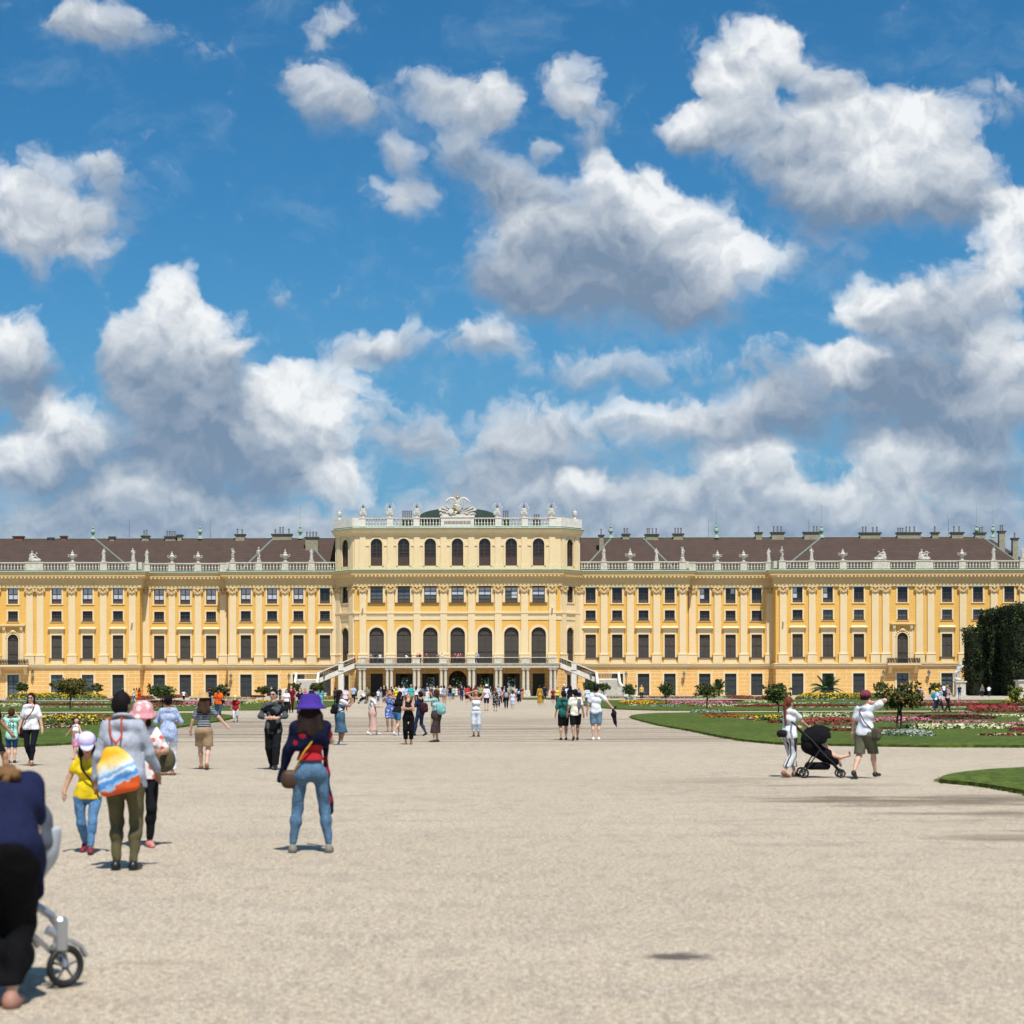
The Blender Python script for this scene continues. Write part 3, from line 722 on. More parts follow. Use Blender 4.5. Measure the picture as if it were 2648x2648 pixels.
def wall(x0, x1, z0, z1, ops, depth=.35, zsplit=4.57, low='rustic', high='yellow'):
    """wall plane in x,z at y=0 with real openings; ops = (xc, w, z0, z1, arched)"""
    b = MB(); xs = {x0, x1}; zs = {z0, z1}
    if z0 < zsplit < z1: zs.add(zsplit)
    R4 = []
    for xc, w, a, c, ar in ops:
        xs |= {xc-w/2, xc+w/2}; zs |= {a, c}; R4.append((xc-w/2, xc+w/2, a, c, ar))
    xs = sorted(xs); zs = sorted(zs)
    for i in range(len(xs)-1):
        j = 0
        while j < len(zs)-1:
            cx, cz = (xs[i]+xs[i+1])/2, (zs[j]+zs[j+1])/2
            if any(a < cx < c and e < cz < f for a, c, e, f, _ in R4): j += 1; continue
            b.mat(M[low if cz < zsplit else high]); b.add([(xs[i],0,zs[j]),(xs[i+1],0,zs[j]),(xs[i+1],0,zs[j+1]),(xs[i],0,zs[j+1])], [(0,1,2,3)]); j += 1
    for a, c, e, f, ar in R4:
        hi = M[low if e < zsplit-.5 else high]
        b.mat(M['cream'])
        if ar:
            r = (c-a)/2; xc = (a+c)/2; zc = f-r; n = 14
            arc = [(xc-r*math.cos(math.pi*k/n), zc+r*math.sin(math.pi*k/n)) for k in range(n+1)]
            b.mat(hi)
            for half, cx in ((arc[:n//2+1], a), (arc[n//2:], c)):
                for k in range(len(half)-1): b.add([(cx,0,f),(half[k][0],0,half[k][1]),(half[k+1][0],0,half[k+1][1])], [(0,2,1) if cx == c else (0,2,1)])
            b.mat(M['cream'])
            for k in range(n): b.add([(arc[k][0],0,arc[k][1]),(arc[k+1][0],0,arc[k+1][1]),(arc[k+1][0],depth,arc[k+1][1]),(arc[k][0],depth,arc[k][1])], [(0,1,2,3)])
            b.add([(a,0,e),(a,0,zc),(a,depth,zc),(a,depth,e)], [(0,1,2,3)]); b.add([(c,0,e),(c,0,zc),(c,depth,zc),(c,depth,e)], [(3,2,1,0)])
        else:
            b.add([(a,0,e),(a,0,f),(a,depth,f),(a,depth,e)], [(0,1,2,3)]); b.add([(c,0,e),(c,0,f),(c,depth,f),(c,depth,e)], [(3,2,1,0)])
            b.add([(a,0,f),(c,0,f),(c,depth,f),(a,depth,f)], [(0,1,2,3)])
        b.add([(a,0,e),(c,0,e),(c,depth,e),(a,depth,e)], [(3,2,1,0)])
    return b

# ---- window templates, origin at the bottom centre of the opening, outer wall face at y=0
TPL = {}
def surround_rect(b, w, z0, z1, t, p=.09, top=True, bottom=True):
    zt = z1 + (t if top else 0)
    b.box(-w/2-t, -w/2+.01, -p, .05, z0, z1); b.box(w/2-.01, w/2+t, -p, .05, z0, z1)
    if top: b.box(-w/2-t, w/2+t, -p-.004, .05, z1, zt)
    if bottom: b.box(-w/2-t-.05, w/2+t+.05, -p-.03, .05, z0-t*.75, z0)
def sash_rect(w, h, cols, rows, t=.07, y=.2):
    b = MB()
    b.box(-w/2, -w/2+t*1.3, y-.05, y+.03, 0, h); b.box(w/2-t*1.3, w/2, y-.05, y+.03, 0, h); b.box(-w/2+t*1.3, w/2-t*1.3, y-.05, y+.03, h-t, h); b.box(-w/2+t*1.3, w/2-t*1.3, y-.05, y+.03, 0, t)
    for i in range(1, cols): x = -w/2 + w*i/cols; b.box(x-t/2, x+t/2, y-.04, y+.02, t, h-t)
    for z in rows: b.box(-w/2+t*1.3, w/2-t*1.3, y-.035, y+.015, z-t/2, z+t/2)
    return b
def arch_poly(w, z0, z1, n=14):
    r = w/2; zc = z1-r
    return [(-r, z0), (r, z0)] + [(r*math.cos(math.pi*k/n), zc+r*math.sin(math.pi*k/n)) for k in range(n+1)]
def win_parts(name, label=None, **P):
    """first call builds the window, later ones copy it"""
    pass
def mk(name, root_mb, root_mat, subs, label=None):
    o = root_mb.build(name, root_mat, None)
    for nm, mb, m in subs: mb.build(nm, m, o)
    TPL.setdefault(name, []).append(o); o['tpl'] = 1
    return o
PLACED = set()
def put(tpl, x, y, z, rz=0, parent=None, ry=0):
    if tpl.name in PLACED: o = copy_tree(tpl)
    else: o = tpl; PLACED.add(tpl.name)
    o.parent = parent or pal; o.location = (x, y, z); o.rotation_euler = (0, 0, rz)
    return o
def glassplane(w, h, y=.26, arch=False):
    b = MB()
    if arch: b.prism(arch_poly(w, 0, h), y, y+.02)
    else: b.box(-w/2, w/2, y, y+.02, 0, h)
    return b
def attic(variant):
    b = MB().mat(M['cream']); surround_rect(b, 1.64, 0, 2.54, .24, top=False)
    s = sash_rect(1.64, 2.54, 2, (.62, 1.55))
    subs = [('sash', s, M['sash']), ('glass', glassplane(1.64, 2.54), M['glass'])]
    low = MB().box(-.70, .70, .22, .24, .08, .58); subs.append(('grille', low, M['ironbrown']))
    bl = MB()
    cells = {0: [(0,0),(1,0),(0,1),(1,1)], 1: [(0,0),(0,1)], 2: [], 3: [(1,0)]}[variant]
    for i, j in cells: x = (-.70 if i == 0 else .06); z = (1.62 if j == 0 else .78); bl.box(x, x+.64, .215, .235, z+.0, z+(.80 if j == 0 else .70))
    if cells: subs.append(('blind', bl, M['blind']))
    return mk('attic_window', b, None, subs)
def mezz(variant):
    b = MB().mat(M['cream']); surround_rect(b, 1.64, 0, 1.64, .24)
    b.mat(M['ironbrown']); b.box(-.95, .95, -.16, .04, -.06, .06)
    s = sash_rect(1.64, 1.64, 2, (.5, 1.05)) if variant != 1 else sash_rect(1.64, 1.64, 4, (.55, .9, 1.25), t=.05)
    return mk('mezzanine_window', b, None, [('sash', s, M['ironbrown'] if variant == 1 else M['sash']), ('glass', glassplane(1.64, 1.64), M['glasslit'] if variant == 2 else M['glass']), ('grille', MB().box(-.74, .74, .21, .23, .08, .48), M['ironbrown'])])
def mainwin():
    b = MB().mat(M['cream']); surround_rect(b, 1.72, 0, 3.75, .24, bottom=False)
    b.box(-1.12, 1.12, -.07, .05, 3.992, 4.62)                          # frieze under the hood
    b.add([(-1.2,-.08,4.62),(1.2,-.08,4.62),(1.42,-.48,4.80),(-1.42,-.48,4.80),(-1.42,-.48,4.88),(1.42,-.48,4.88),(1.15,-.08,5.12),(-1.15,-.08,5.12),(-1.42,0,4.80),(1.42,0,4.80),(1.15,0,5.12),(-1.15,0,5.12),(-1.2,0,4.62),(1.2,0,4.62)],
          [(0,1,2,3),(3,2,5,4),(4,5,6,7),(7,6,10,11),(0,3,8,12),(1,13,9,2),(3,4,7,11,8),(2,9,10,6,5)])
    b.box(-.98, .98, -.10, .05, -.98, -.13)
    b.mat(M['ironbrown']); b.box(-1.28, 1.28, -.26, .03, -.11, 0)
    s = sash_rect(1.72, 3.75, 2, (1.86,), t=.08)
    sh = MB().box(-.80, -.04, .21, .24, .06, 3.68).box(.04, .80, .21, .24, .06, 3.68)
    return mk('main_window', b, None, [('sash', s, M['sash']), ('shutter', sh, M['louvre'])])
def groundwin(pale):
    b = MB().mat(M['cream']); surround_rect(b, 1.9, 0, 3.57, .30, p=.07, bottom=False)
    s = sash_rect(1.9, 3.57, 2, (1.5, 2.5), t=.09)
    subs = [('sash', s, M['door'])]
    if pale: subs += [('glass', glassplane(1.9, 3.57), M['glasslit'])]
    else: subs += [('shutter', MB().box(-.86, -.05, .21, .24, .08, 3.48).box(.05, .86, .21, .24, .08, 3.48), M['door'])]
    return mk('ground_window', b, None, subs)
def archwin(name, w, h, t, kind):
    b = MB().mat(M['cream']); r = w/2; zc = h-r; n = 16; p = .12
    vs = []; fs = []
    for k in range(n+1):
        a = math.pi*k/n
        for rr in (r-.01, r+t):
            for yy in (-p, .04): vs.append((rr*math.cos(a), yy, zc+rr*math.sin(a)))
    for k in range(n):
        o = k*4; fs += [(o+0,o+2,o+6,o+4),(o+2,o+3,o+7,o+6),(o+1,o+0,o+4,o+5)]
    b.add(vs, fs); b.box(-r-t, -r+.01, -p, .04, 0, zc); b.box(r-.01, r+t, -p, .04, 0, zc)
    s = MB(); th = .09
    s.box(-r, -r+th, .14, .22, 0, zc); s.box(r-th, r, .14, .22, 0, zc); s.box(-th/2, th/2, .15, .21, 0, h-.05)
    pr = [(math.cos(math.pi*k/12)*(r-.04), .18, zc+math.sin(math.pi*k/12)*(r-.04)) for k in range(13)]; s.tube(pr, .05, 5)
    subs = []
    if kind == 'louvre':
        for z in (zc, zc*.42): s.box(-r+th, r-th, .15, .21, z-.05, z+.05)
        subs = [('shutter', MB().prism(arch_poly(w, 0, h), .23, .27), M['louvre'])]
    else:
        z0, z1 = h*.36, h*.76
        for i in range(1, 8):
            x = -r + w*i/8
            if abs(x) < .1: continue
            s.box(x-.02, x+.02, .17, .20, z0, z1)
        for z in (z0, (z0*2+z1)/3, (z0+2*z1)/3, z1): s.box(-r+th, r-th, .165, .205, z-.035, z+.035)
        subs = [('glass', glassplane(w, h, .26, True), M['glass']), ('panel', MB().box(-r+.05, r-.05, .215, .245, .04, z0), M['sash'])]
    return mk(name, b, None, [('sash', s, M['sash'])] + subs)
def orn_arch():
    """arched balcony door in a framed aedicule"""
    o = archwin('balcony_door', 1.76, 4.95, .20, 'louvre')
    b = MB().mat(M['cream'])
    for s in (-1, 1):
        b.box(s*1.42-.30, s*1.42+.30, -.12, .04, 0, 5.6); b.frus(s*1.42, -.22, 5.6, 6.15, .20, .16, .27, .28)
    b.box(-1.95, 1.95, -.50, .04, 6.15, 6.32); b.box(-2.05, 2.05, -.62, .04, 6.32, 6.5)
    for k in range(9): a = math.pi*(k+.5)/9; b.ell((math.cos(a)*1.12, -.12, 4.1+math.sin(a)*1.12+.12), (.16, .12, .14), 6, 4)
    b.ell((0, -.16, 5.45), (.38, .16, .28), 8, 5)
    b.build('aedicule', None, o); return o
T_att = [attic(i) for i in range(4)]; T_mez = [mezz(i) for i in range(3)]; T_main = mainwin(); T_gr = [groundwin(False), groundwin(True)]
T_arch = archwin('arched_window', 2.37, 5.86, .40, 'louvre'); T_up = archwin('gallery_window', 1.88, 4.43, .26, 'grid')
T_cornerarch = archwin('corner_arched_window', 1.95, 5.86, .34, 'louvre'); T_cornerup = archwin('corner_gallery_window', 1.8, 4.43, .24, 'grid')
T_bal = orn_arch()
# ---- pilasters with capitals
def capital_mb(w=1.11, z=0, h=1.1, p=.25):
    b = MB()
    b.frus(0, -p/2, z, z+h*.62, w/2, p/2+.02, w/2+.14, p/2+.10)
    b.box(-w/2-.28, w/2+.28, -p-.20, 0, z+h*.86, z+h)
    for s in (-1, 1):
        n = 12; cx, cz, r = s*(w/2+.06), z+h*.58, .27
        poly = [(cx+math.cos(2*math.pi*k/n)*r, cz+math.sin(2*math.pi*k/n)*r) for k in range(n)]
        b.prism(poly, -p-.17, -.02); b.ell((cx, -p-.18, cz), (.11, .07, .11), 6, 4)
    for k in range(5): x = (k-2)*w*.22; b.ell((x, -p-.05, z+.22+.1*(k % 2)), (.12, .12, .26), 6, 4)
    b.ell((0, -p-.14, z+h*.75), (.22, .12, .17), 8, 5)
    b.tube([(-w/2-.0, -p-.12, z+.45), (-w/4, -p-.14, z+.22), (0, -p-.15, z+.12), (w/4, -p-.14, z+.22), (w/2, -p-.12, z+.45)], .06, 5)
    return b
def pil(name, w, h, ped, capz):
    b = MB()
    if ped: b.box(-w/2-.24, w/2+.24, -.36, 0, 0, ped); b.box(-w/2-.30, w/2+.30, -.42, 0, ped, ped+.10); b.frus(0, -.15, ped+.10, ped+.34, w/2+.18, .18, w/2+.02, .14)
    b.box(-w/2, w/2, -.25, 0, (ped+.34) if ped else 0, capz)
    return b
pb = pil('pilaster', 1.11, 0, 1.40, 11.43)
T_pil = mk('pilaster', pb, M['cream'], [('capital', capital_mb(z=11.43), M['capital'])])
gb = MB(); gb.box(-.64, .64, -.24, 0, 0, .75); gb.box(-.49, .49, -.15, 0, .75, 5.35); gb.box(-.56, .56, -.22, 0, 5.35, 5.62)
T_gpil = mk('gallery_pilaster', gb, M['cream'], [])

# ---- walls
U = {'C': (YC, 304, [343.5, 412, 480, 548], [316, 378, 446, 514, 581.5]),
     'B': (YB, 306, [638, 705, 772.5], [606, 671.5, 739, 806]),
     'A': (YA, 303, [878.5, 957, 1037, 1150, 1265, 1345, 1426], [841, 916, 997, 1079, 1106.5, 1193.5, 1223, 1306, 1386, 1461])}
random.seed(3)
for s in (-1, 1):
    for key, (yy, Yd, wins, pils) in U.items():
        xa, xb = {'C': (XC0, XCB), 'B': (XCB, XBA), 'A': (XBA, XAE)}[key]
        if s < 0: xa, xb = -xb, -xa
        ops = []; 
        for u in wins:
            x = s*ux(u, Yd); bal = u == 1150
            ops += [(x, 1.64, 15.2, 17.84, False), (x, 1.64, 12.36, 14.0, False), (x, 1.9, .05, 3.62, False)]
            ops += [(x, 1.76, 5.3, 10.25, True)] if bal else [(x, 1.72, 6.3, 10.05, False)]
            if s > 0 and u > 1450: continue
            v = (0 if s < 0 else (1 if u in (638, 878.5, 957) else (3 if u == 705 else 2)))
            if s < 0 and u == 343.5: v = 2
            put(T_att[v], x, yy, 15.2); put(T_mez[random.choice([0, 1, 0]) if u < 900 else (2 if s > 0 else 1)], x, yy, 12.36)
            put(T_bal if bal else T_main, x, yy, 5.3 if bal else 6.3)
            put(T_gr[1 if u > 1100 or (s < 0 and u > 900) else 0], x, yy, .05)
        wb = wall(xa, xb, 0, 17.86, ops); wb.xf(Matrix.Translation((0, yy, 0))); part(wb, 'wall')
        for u in pils: put(T_pil, s*ux(u, Yd), yy, 5.3)
# return walls of the projecting sections
for s in (-1, 1):
    for x, ya, yb in ((XCB, YC, YB), (XBA, YA, YB), (XAE, YA, 16)):
        b = MB().mat(M['rustic']); b.add([(s*x, ya, 0), (s*x, yb, 0), (s*x, yb, 4.57), (s*x, ya, 4.57)], [(0,1,2,3)])
        b.mat(M['yellow']); b.add([(s*x, ya, 4.57), (s*x, yb, 4.57), (s*x, yb, 17.9), (s*x, ya, 17.9)], [(0,1,2,3)]); part(b, 'side_wall')
# central block front
cu = [0, 70.5, 139, 209.5]; ops = []
for s in (-1, 1):
    for u in cu:
        if u == 0 and s < 0: continue
        x = s*ux(u, 300)
        ops += [(x, 2.37, 5.3, 11.16, True), (x, 2.04, 15.15, 17.84, False), (x, 1.88, 21.1, 25.53, True)]
        ops += [(x, 2.9, .05, 4.15, True)] if u == 0 else [(x, 1.95 if u > 200 else 2.7, .05, 3.68, False)]
        put(T_arch, x, YM, 5.3); put(T_up, x, YM, 21.1)
b = wall(-XM, XM, 0, 17.86, [o for o in ops if o[2] < 20]); b.xf(Matrix.Translation((0, YM, 0))); part(b, 'central_wall')
b = wall(-XM, XM, 20.3, 26.2, [o for o in ops if o[2] > 20], high='cream'); b.xf(Matrix.Translation((0, YM, 0))); part(b, 'gallery_wall')
def salonwin(v):
    b = MB().mat(M['cream']); surround_rect(b, 2.04, 0, 2.54, .42, top=False, bottom=False)
    b.mat(M['ironbrown']); b.box(-1.42, 1.42, -.24, .04, -.12, 0)
    s = sash_rect(2.04, 2.54, 2, (.62, 1.25, 1.85))
    bl = MB()
    if v == 1: bl.box(-.92, -.05, .215, .235, 1.3, 2.42); bl.box(.05, .92, .215, .235, 1.3, 2.42)
    if v == 2: bl.box(-.92, -.05, .215, .235, 1.9, 2.42); bl.box(.05, .92, .215, .235, .75, 2.42)
    subs = [('sash', s, M['sash']), ('glass', glassplane(2.04, 2.54), M['glasslit']), ('grille', MB().box(-.9, .9, .21, .23, .08, .58), M['ironbrown'])]
    if v: subs.append(('blind', bl, M['blind']))
    return mk('salon_window', b, None, subs)
T_sal = [salonwin(i) for i in range(3)]
for u, v in ((-209.5, 0), (-139, 0), (-70.5, 1), (0, 1), (70.5, 1), (139, 2), (209.5, 1)):
    put(T_sal[v], ux(u, 300), YM, 15.15)
for s in (-1, 1):
    for u in (36, 105, 173, 245): put(T_pil, s*ux(u, 300), YM, 5.3); put(T_gpil, s*ux(u, 300), YM, 20.5)
    # canted corners
    p0 = Vector((s*XM, YM, 0)); p1 = Vector((s*XC0, YC, 0)); L = (p1-p0).length
    if s > 0: org, ang = p0, math.atan2(4, 3.26)
    else: org, ang = p1, math.atan2(-4, 3.26)
    Mx = Matrix.Translation(org) @ Matrix.Rotation(ang, 4, 'Z'); mid = L/2
    b = wall(0, L, 0, 17.86, [(mid, 1.95, 5.3, 11.16, True), (mid, 1.8, 15.15, 17.84, False), (mid, 1.7, .05, 3.4, False)], high='cream'); b.xf(Mx); part(b, 'corner_wall')
    b = wall(0, L, 20.3, 26.2, [(mid, 1.8, 21.1, 25.53, True)], high='cream'); b.xf(Mx); part(b, 'corner_gallery_wall')
    for t, z in ((T_cornerarch, 5.3), (T_cornerup, 21.1)): q = Mx @ Vector((mid, 0, z)); put(t, q.x, q.y, q.z, rz=ang)
    for t, z in ((T_att[2], 15.2), (T_gr[0], .05)): q = Mx @ Vector((mid, 0, z)); put(t, q.x, q.y, q.z, rz=ang)
    for d in (.75, L-.75):
        q = Mx @ Vector((d, 0, 5.3)); put(T_pil, q.x, q.y, q.z, rz=ang); q = Mx @ Vector((d, 0, 20.5)); put(T_gpil, q.x, q.y, q.z, rz=ang)
    b = MB().mat(M['cream']).box(s*XC0-.15, s*XC0+.15, .05, 12, 17.0, 26.2); part(b, 'side_gallery_wall')
b = MB().mat(M['cream']); b.box(-XC0, XC0, 12, 12.3, 4.8, 26.2)
for i, x0 in enumerate([-XC0] + [v for u in (-139, -70.5, 0, 70.5, 139) for v in (ux(u, 300)+1.0,)]):
    xs = [ux(u, 300) for u in (-139, -70.5, 0, 70.5, 139)]
    x1 = (xs[i]-1.0) if i < 5 else XC0
    b.box(x0, x1, 12, 12.3, 0, 4.8)
for u in (-139, -70.5, 0, 70.5, 139): x = ux(u, 300); b.box(x-1, x+1, 12, 12.3, 3.1, 4.8)
part(b, 'rear_wall')
b = MB().mat(M['plainyellow']).box(-XC0, XC0, -3.6, 11.9, 4.85, 5.0); b.box(-XC0, -XC0+.3, .1, 11.9, 0, 4.8); b.box(XC0-.3, XC0, .1, 11.9, 0, 4.8); part(b, 'passage_ceiling')

# ---- mouldings that run along the whole front
path = [(-XAE, 14), (-XAE, YA), (-XBA, YA), (-XBA, YB), (-XCB, YB), (-XCB, YC), (-XC0, YC), (-XM, YM), (XM, YM), (XC0, YC), (XCB, YC), (XCB, YB), (XBA, YB), (XBA, YA), (XAE, YA), (XAE, 14)]
b = MB().sweep(path, [(0, 4.5), (.10, 4.5), (.12, 4.78), (.30, 4.86), (.32, 5.08), (.42, 5.16), (.42, 5.26), (0, 5.3)]); part(b, 'string_course', M['cream'])
b = MB().sweep(path, [(0, 17.82), (.30, 17.82), (.30, 18.28), (.36, 18.3), (.36, 18.78), (.42, 18.82), (.42, 19.1), (0, 19.1)]); part(b, 'frieze', M['ochre'])
cor = [(.0, 19.1), (.50, 19.1), (.56, 19.35), (1.05, 19.62), (1.08, 20.0), (1.28, 20.22), (1.28, 20.3), (0, 20.3)]
b = MB().mat(M['ochre']).sweep(path, cor)
b.mat(M['cream'])
for (x0, y0), (x1, y1) in zip(path[1:-2], path[2:-1]):
    d = Vector((x1-x0, y1-y0)); L = d.length; d.normalize(); nn = Vector((d.y, -d.x)); k = int(L/.62)
    if L < 3.4: continue
    for i in range(k):
        c = Vector((x0, y0)) + d*(i+.5)*L/k
        M0 = Matrix.Translation((c.x, c.y, 0)) @ Matrix.Rotation(math.atan2(d.y, d.x), 4, 'Z')
        q = MB().box(-.13, .13, -1.02, -.50, 19.34, 19.66); q.xf(M0); b.add(q.v, q.f)
part(b, 'cornice')
b = MB().sweep(path, [(1.31, 20.30), (1.36, 20.38), (1.15, 20.50), (.2, 20.60), (.2, 20.3)]); part(b, 'copper_edge', M['copper'])
b = MB()
for s in (-1, 1):
    hp = [p for p in path if (p[0]*s) >= XC0-.01]
    b.sweep(hp, [(-.3, 20.3), (.24, 20.3), (.24, 20.78), (-.3, 20.78)])
part(b, 'gutter', M['darklead'])
mid_path = path[6:10]
b = MB().sweep(mid_path, [(0, 12.34), (.10, 12.34), (.10, 13.0), (.16, 13.06), (.2, 13.3), (.32, 13.4), (.32, 13.62), (0, 13.66)]); part(b, 'central_string_course', M['cream'])
for u0, u1 in ((-245, -174), (-173, -105), (-105, -36), (-36, 36), (36, 105), (105, 173), (174, 245)):
    xa, xb = ux(u0, 300)+.49, ux(u1, 300)-.49; xm = (xa+xb)/2
    part(MB().box(xa, xm-1.2, YM-.11, YM, 24.3, 24.6), 'impost_band', M['cream']); part(MB().box(xm+1.2, xb, YM-.11, YM, 24.3, 24.6), 'impost_band', M['cream'])
gp = [(-XC0, 12), (-XC0, YC), (-XM, YM), (XM, YM), (XC0, YC), (XC0, 12)]
b = MB().sweep(gp, [(0, 20.3), (.34, 20.3), (.34, 20.55), (.30, 20.6), (0, 20.62)]); part(b, 'gallery_plinth', M['copper'])
b = MB().sweep(gp, [(0, 26.0), (.22, 26.0), (.28, 26.35), (.62, 26.6), (.80, 27.02), (0, 27.06)]); part(b, 'gallery_cornice', M['cream'])
b = MB().sweep(gp, [(.84, 27.05), (.88, 27.12), (.2, 27.36), (0, 27.36), (0, 27.05)]); part(b, 'gallery_copper_edge', M['copper'])
part(MB().box(-XC0+.4, XC0-.4, .2, 11.9, 27.0, 27.1), 'flat_roof', M['darklead'])
part(MB().box(-XM+.2, XM-.2, YM+.1, .2, 27.0, 27.1), 'front_flat_roof', M['darklead'])

# ---- balustrades
def bal_prof(z, h): return [(.13, z), (.13, z+.06*h), (.07, z+.12*h), (.15, z+.36*h), (.13, z+.46*h), (.06, z+.60*h), (.09, z+.72*h), (.12, z+.9*h), (.13, z+h)]
def balrow(xa, xb, y, z0, z1, sp=.50):
    b = MB(); b.box(xa, xb, y-.17, y+.17, z0, z0+.16); b.box(xa, xb, y-.19, y+.19, z1-.18, z1)
    n = max(1, round((xb-xa)/sp)); 
    for i in range(n): b.lathe(xa + (i+.5)*(xb-xa)/n, y, bal_prof(z0+.16, z1-z0-.34), 6)
    return b
def pier(x, w, y, z0, z1, d=.30):
    b = MB(); b.box(x-w/2, x+w/2, y-d, y+d, z0+.1, z1-.12); b.box(x-w/2-.06, x+w/2+.06, y-d-.06, y+d+.06, z0, z0+.1); b.box(x-w/2-.07, x+w/2+.07, y-d-.07, y+d+.07, z1-.12, z1+.04); return b
ZB0, ZB1 = 20.66, 22.0
for s in (-1, 1):
    for key, ps, xa, xb in (('C', [378, 446, 514, 581.5], XC0, XCB), ('B', [606, 671.5, 739, 804], XCB, XBA), ('A', [839, 915, 996, 1094.0, 1206, 1304, 1386, 1461], XBA, XAE)):
        yy, Yd = U[key][0], U[key][1]; y = yy - .02
        xs = []
        for u in ps:
            w = 2.85 if u in (1094.0, 1206) else 1.12
            x = ux(u, Yd); xs.append((x-w/2, x+w/2)); part(pier(s*x, w, y, ZB0, ZB1), 'balustrade_pier', M['stone'])
        gaps = [(xs[i][1], xs[i+1][0]) for i in range(len(xs)-1)]
        if key == 'C': gaps.insert(0, (XC0+.2, xs[0][0]))
        for ga, gb_ in gaps:
            if gb_-ga < .3: continue
            a, c = (ga, gb_) if s > 0 else (-gb_, -ga)
            part(balrow(a, c, y, ZB0, ZB1), 'balustrade', M['stone'])
    for x, ya, yb in ((XCB, YC, YB), (XBA, YA, YB)):
        b = MB().box(s*x-.3, s*x+.3, ya+.2, yb-.1, ZB0+.005, ZB1-.005); part(b, 'balustrade_return', M['stone'])
    b = MB().box(s*XAE-.25, s*XAE+.25, YA+.35, 14, ZB0, ZB1); part(b, 'end_parapet', M['stone'])
ZG0, ZG1 = 27.4, 28.85
gx = [-245, -174, -105.5, 105.5, 174, 245]
for u in gx: part(pier(ux(u, 300), 1.0, YM-.05, ZG0, ZG1), 'gallery_pier', M['whitewall'])
for a, c in ((-245, -174), (-174, -105.5), (105.5, 174), (174, 245)): part(balrow(ux(a, 300)+.5, ux(c, 300)-.5, YM-.05, ZG0, ZG1, .52), 'gallery_balustrade', M['stone'])
for s in (-1, 1):
    xa, xb = ux(43, 300), ux(105.5, 300)-.5
    a, c = (xa, xb) if s > 0 else (-xb, -xa); part(balrow(a, c, YM-.05, ZG0, ZG1, .52), 'gallery_balustrade', M['stone'])
    b = MB(); xa = ux(245, 300)+.5
    b.box(*sorted((s*xa, s*(XM+.2))), YM-.3, YM+.2, ZG0, ZG1); part(b, 'corner_parapet', M['whitewall'])
    p0 = Vector((s*(XM+.2), YM-.05, 0)); p1 = Vector((s*(XC0+.25), YC-.2, 0)); L = (p1-p0).length; ang = math.atan2(p1.y-p0.y, p1.x-p0.x)
    b = MB().box(0, L, -.24, .24, ZG0+.004, ZG1-.004); b.xf(Matrix.Translation(p0) @ Matrix.Rotation(ang, 4, 'Z')); part(b, 'canted_parapet', M['whitewall'])
    part(MB().box(s*(XC0+.2)-.25, s*(XC0+.2)+.25, 0, 12, ZG0, ZG1-.002), 'side_parapet', M['whitewall'])
# inscription panel under the eagle
def inscription():
    m = mat('inscription', (.7, .7, .66), .8); nt, b_ = nodes_of(m)
    sx = nt.nodes.new('ShaderNodeSeparateXYZ'); nt.links.new(obj_vec(nt), sx.inputs[0])
    cb = nt.nodes.new('ShaderNodeCombineXYZ'); nt.links.new(sx.outputs[0], cb.inputs[0])
    n = noise_n(nt, cb.outputs[0], 9.0, 2, .5)
    nt.links.new(mixc(nt, smooth_n(nt, n, .42, .52), (.13, .07, .06), (.46, .40, .36)), b_.inputs['Base Color']); return m
w = ux(43, 300)
b = MB(); b.box(-w, w, YM-.35, YM+.35, ZG0-.05, ZG1+.02); b.box(-w-.1, w+.1, YM-.45, YM+.45, ZG1+.02, ZG1+.16); b.box(-w*1.02, w*1.02, YM-.4, YM+.4, ZG1+.16, ZG1+.55); pn = part(b, 'inscription_block', M['whitewall'])
MB().box(-w*.80, w*.80, YM-.37, YM-.352, ZG0+.40, ZG0+.92).build('inscription', inscription(), pn)
# dark green vaulted roof behind
pts = [(-6.3, 27.1), (6.3, 27.1), (6.3, 29.55)] + [(6.3*math.cos(math.pi*k/16), 29.75+1.35*math.sin(math.pi*k/16)) for k in range(1, 16)] + [(-6.3, 29.55)]
part(MB().prism(pts, 3, 11.5), 'vaulted_roof', M['domecopper'])
part(MB().box(-6.45, 6.45, 2.7, 3.0, 29.3, 29.55), 'vault_gutter', M['darklead'])

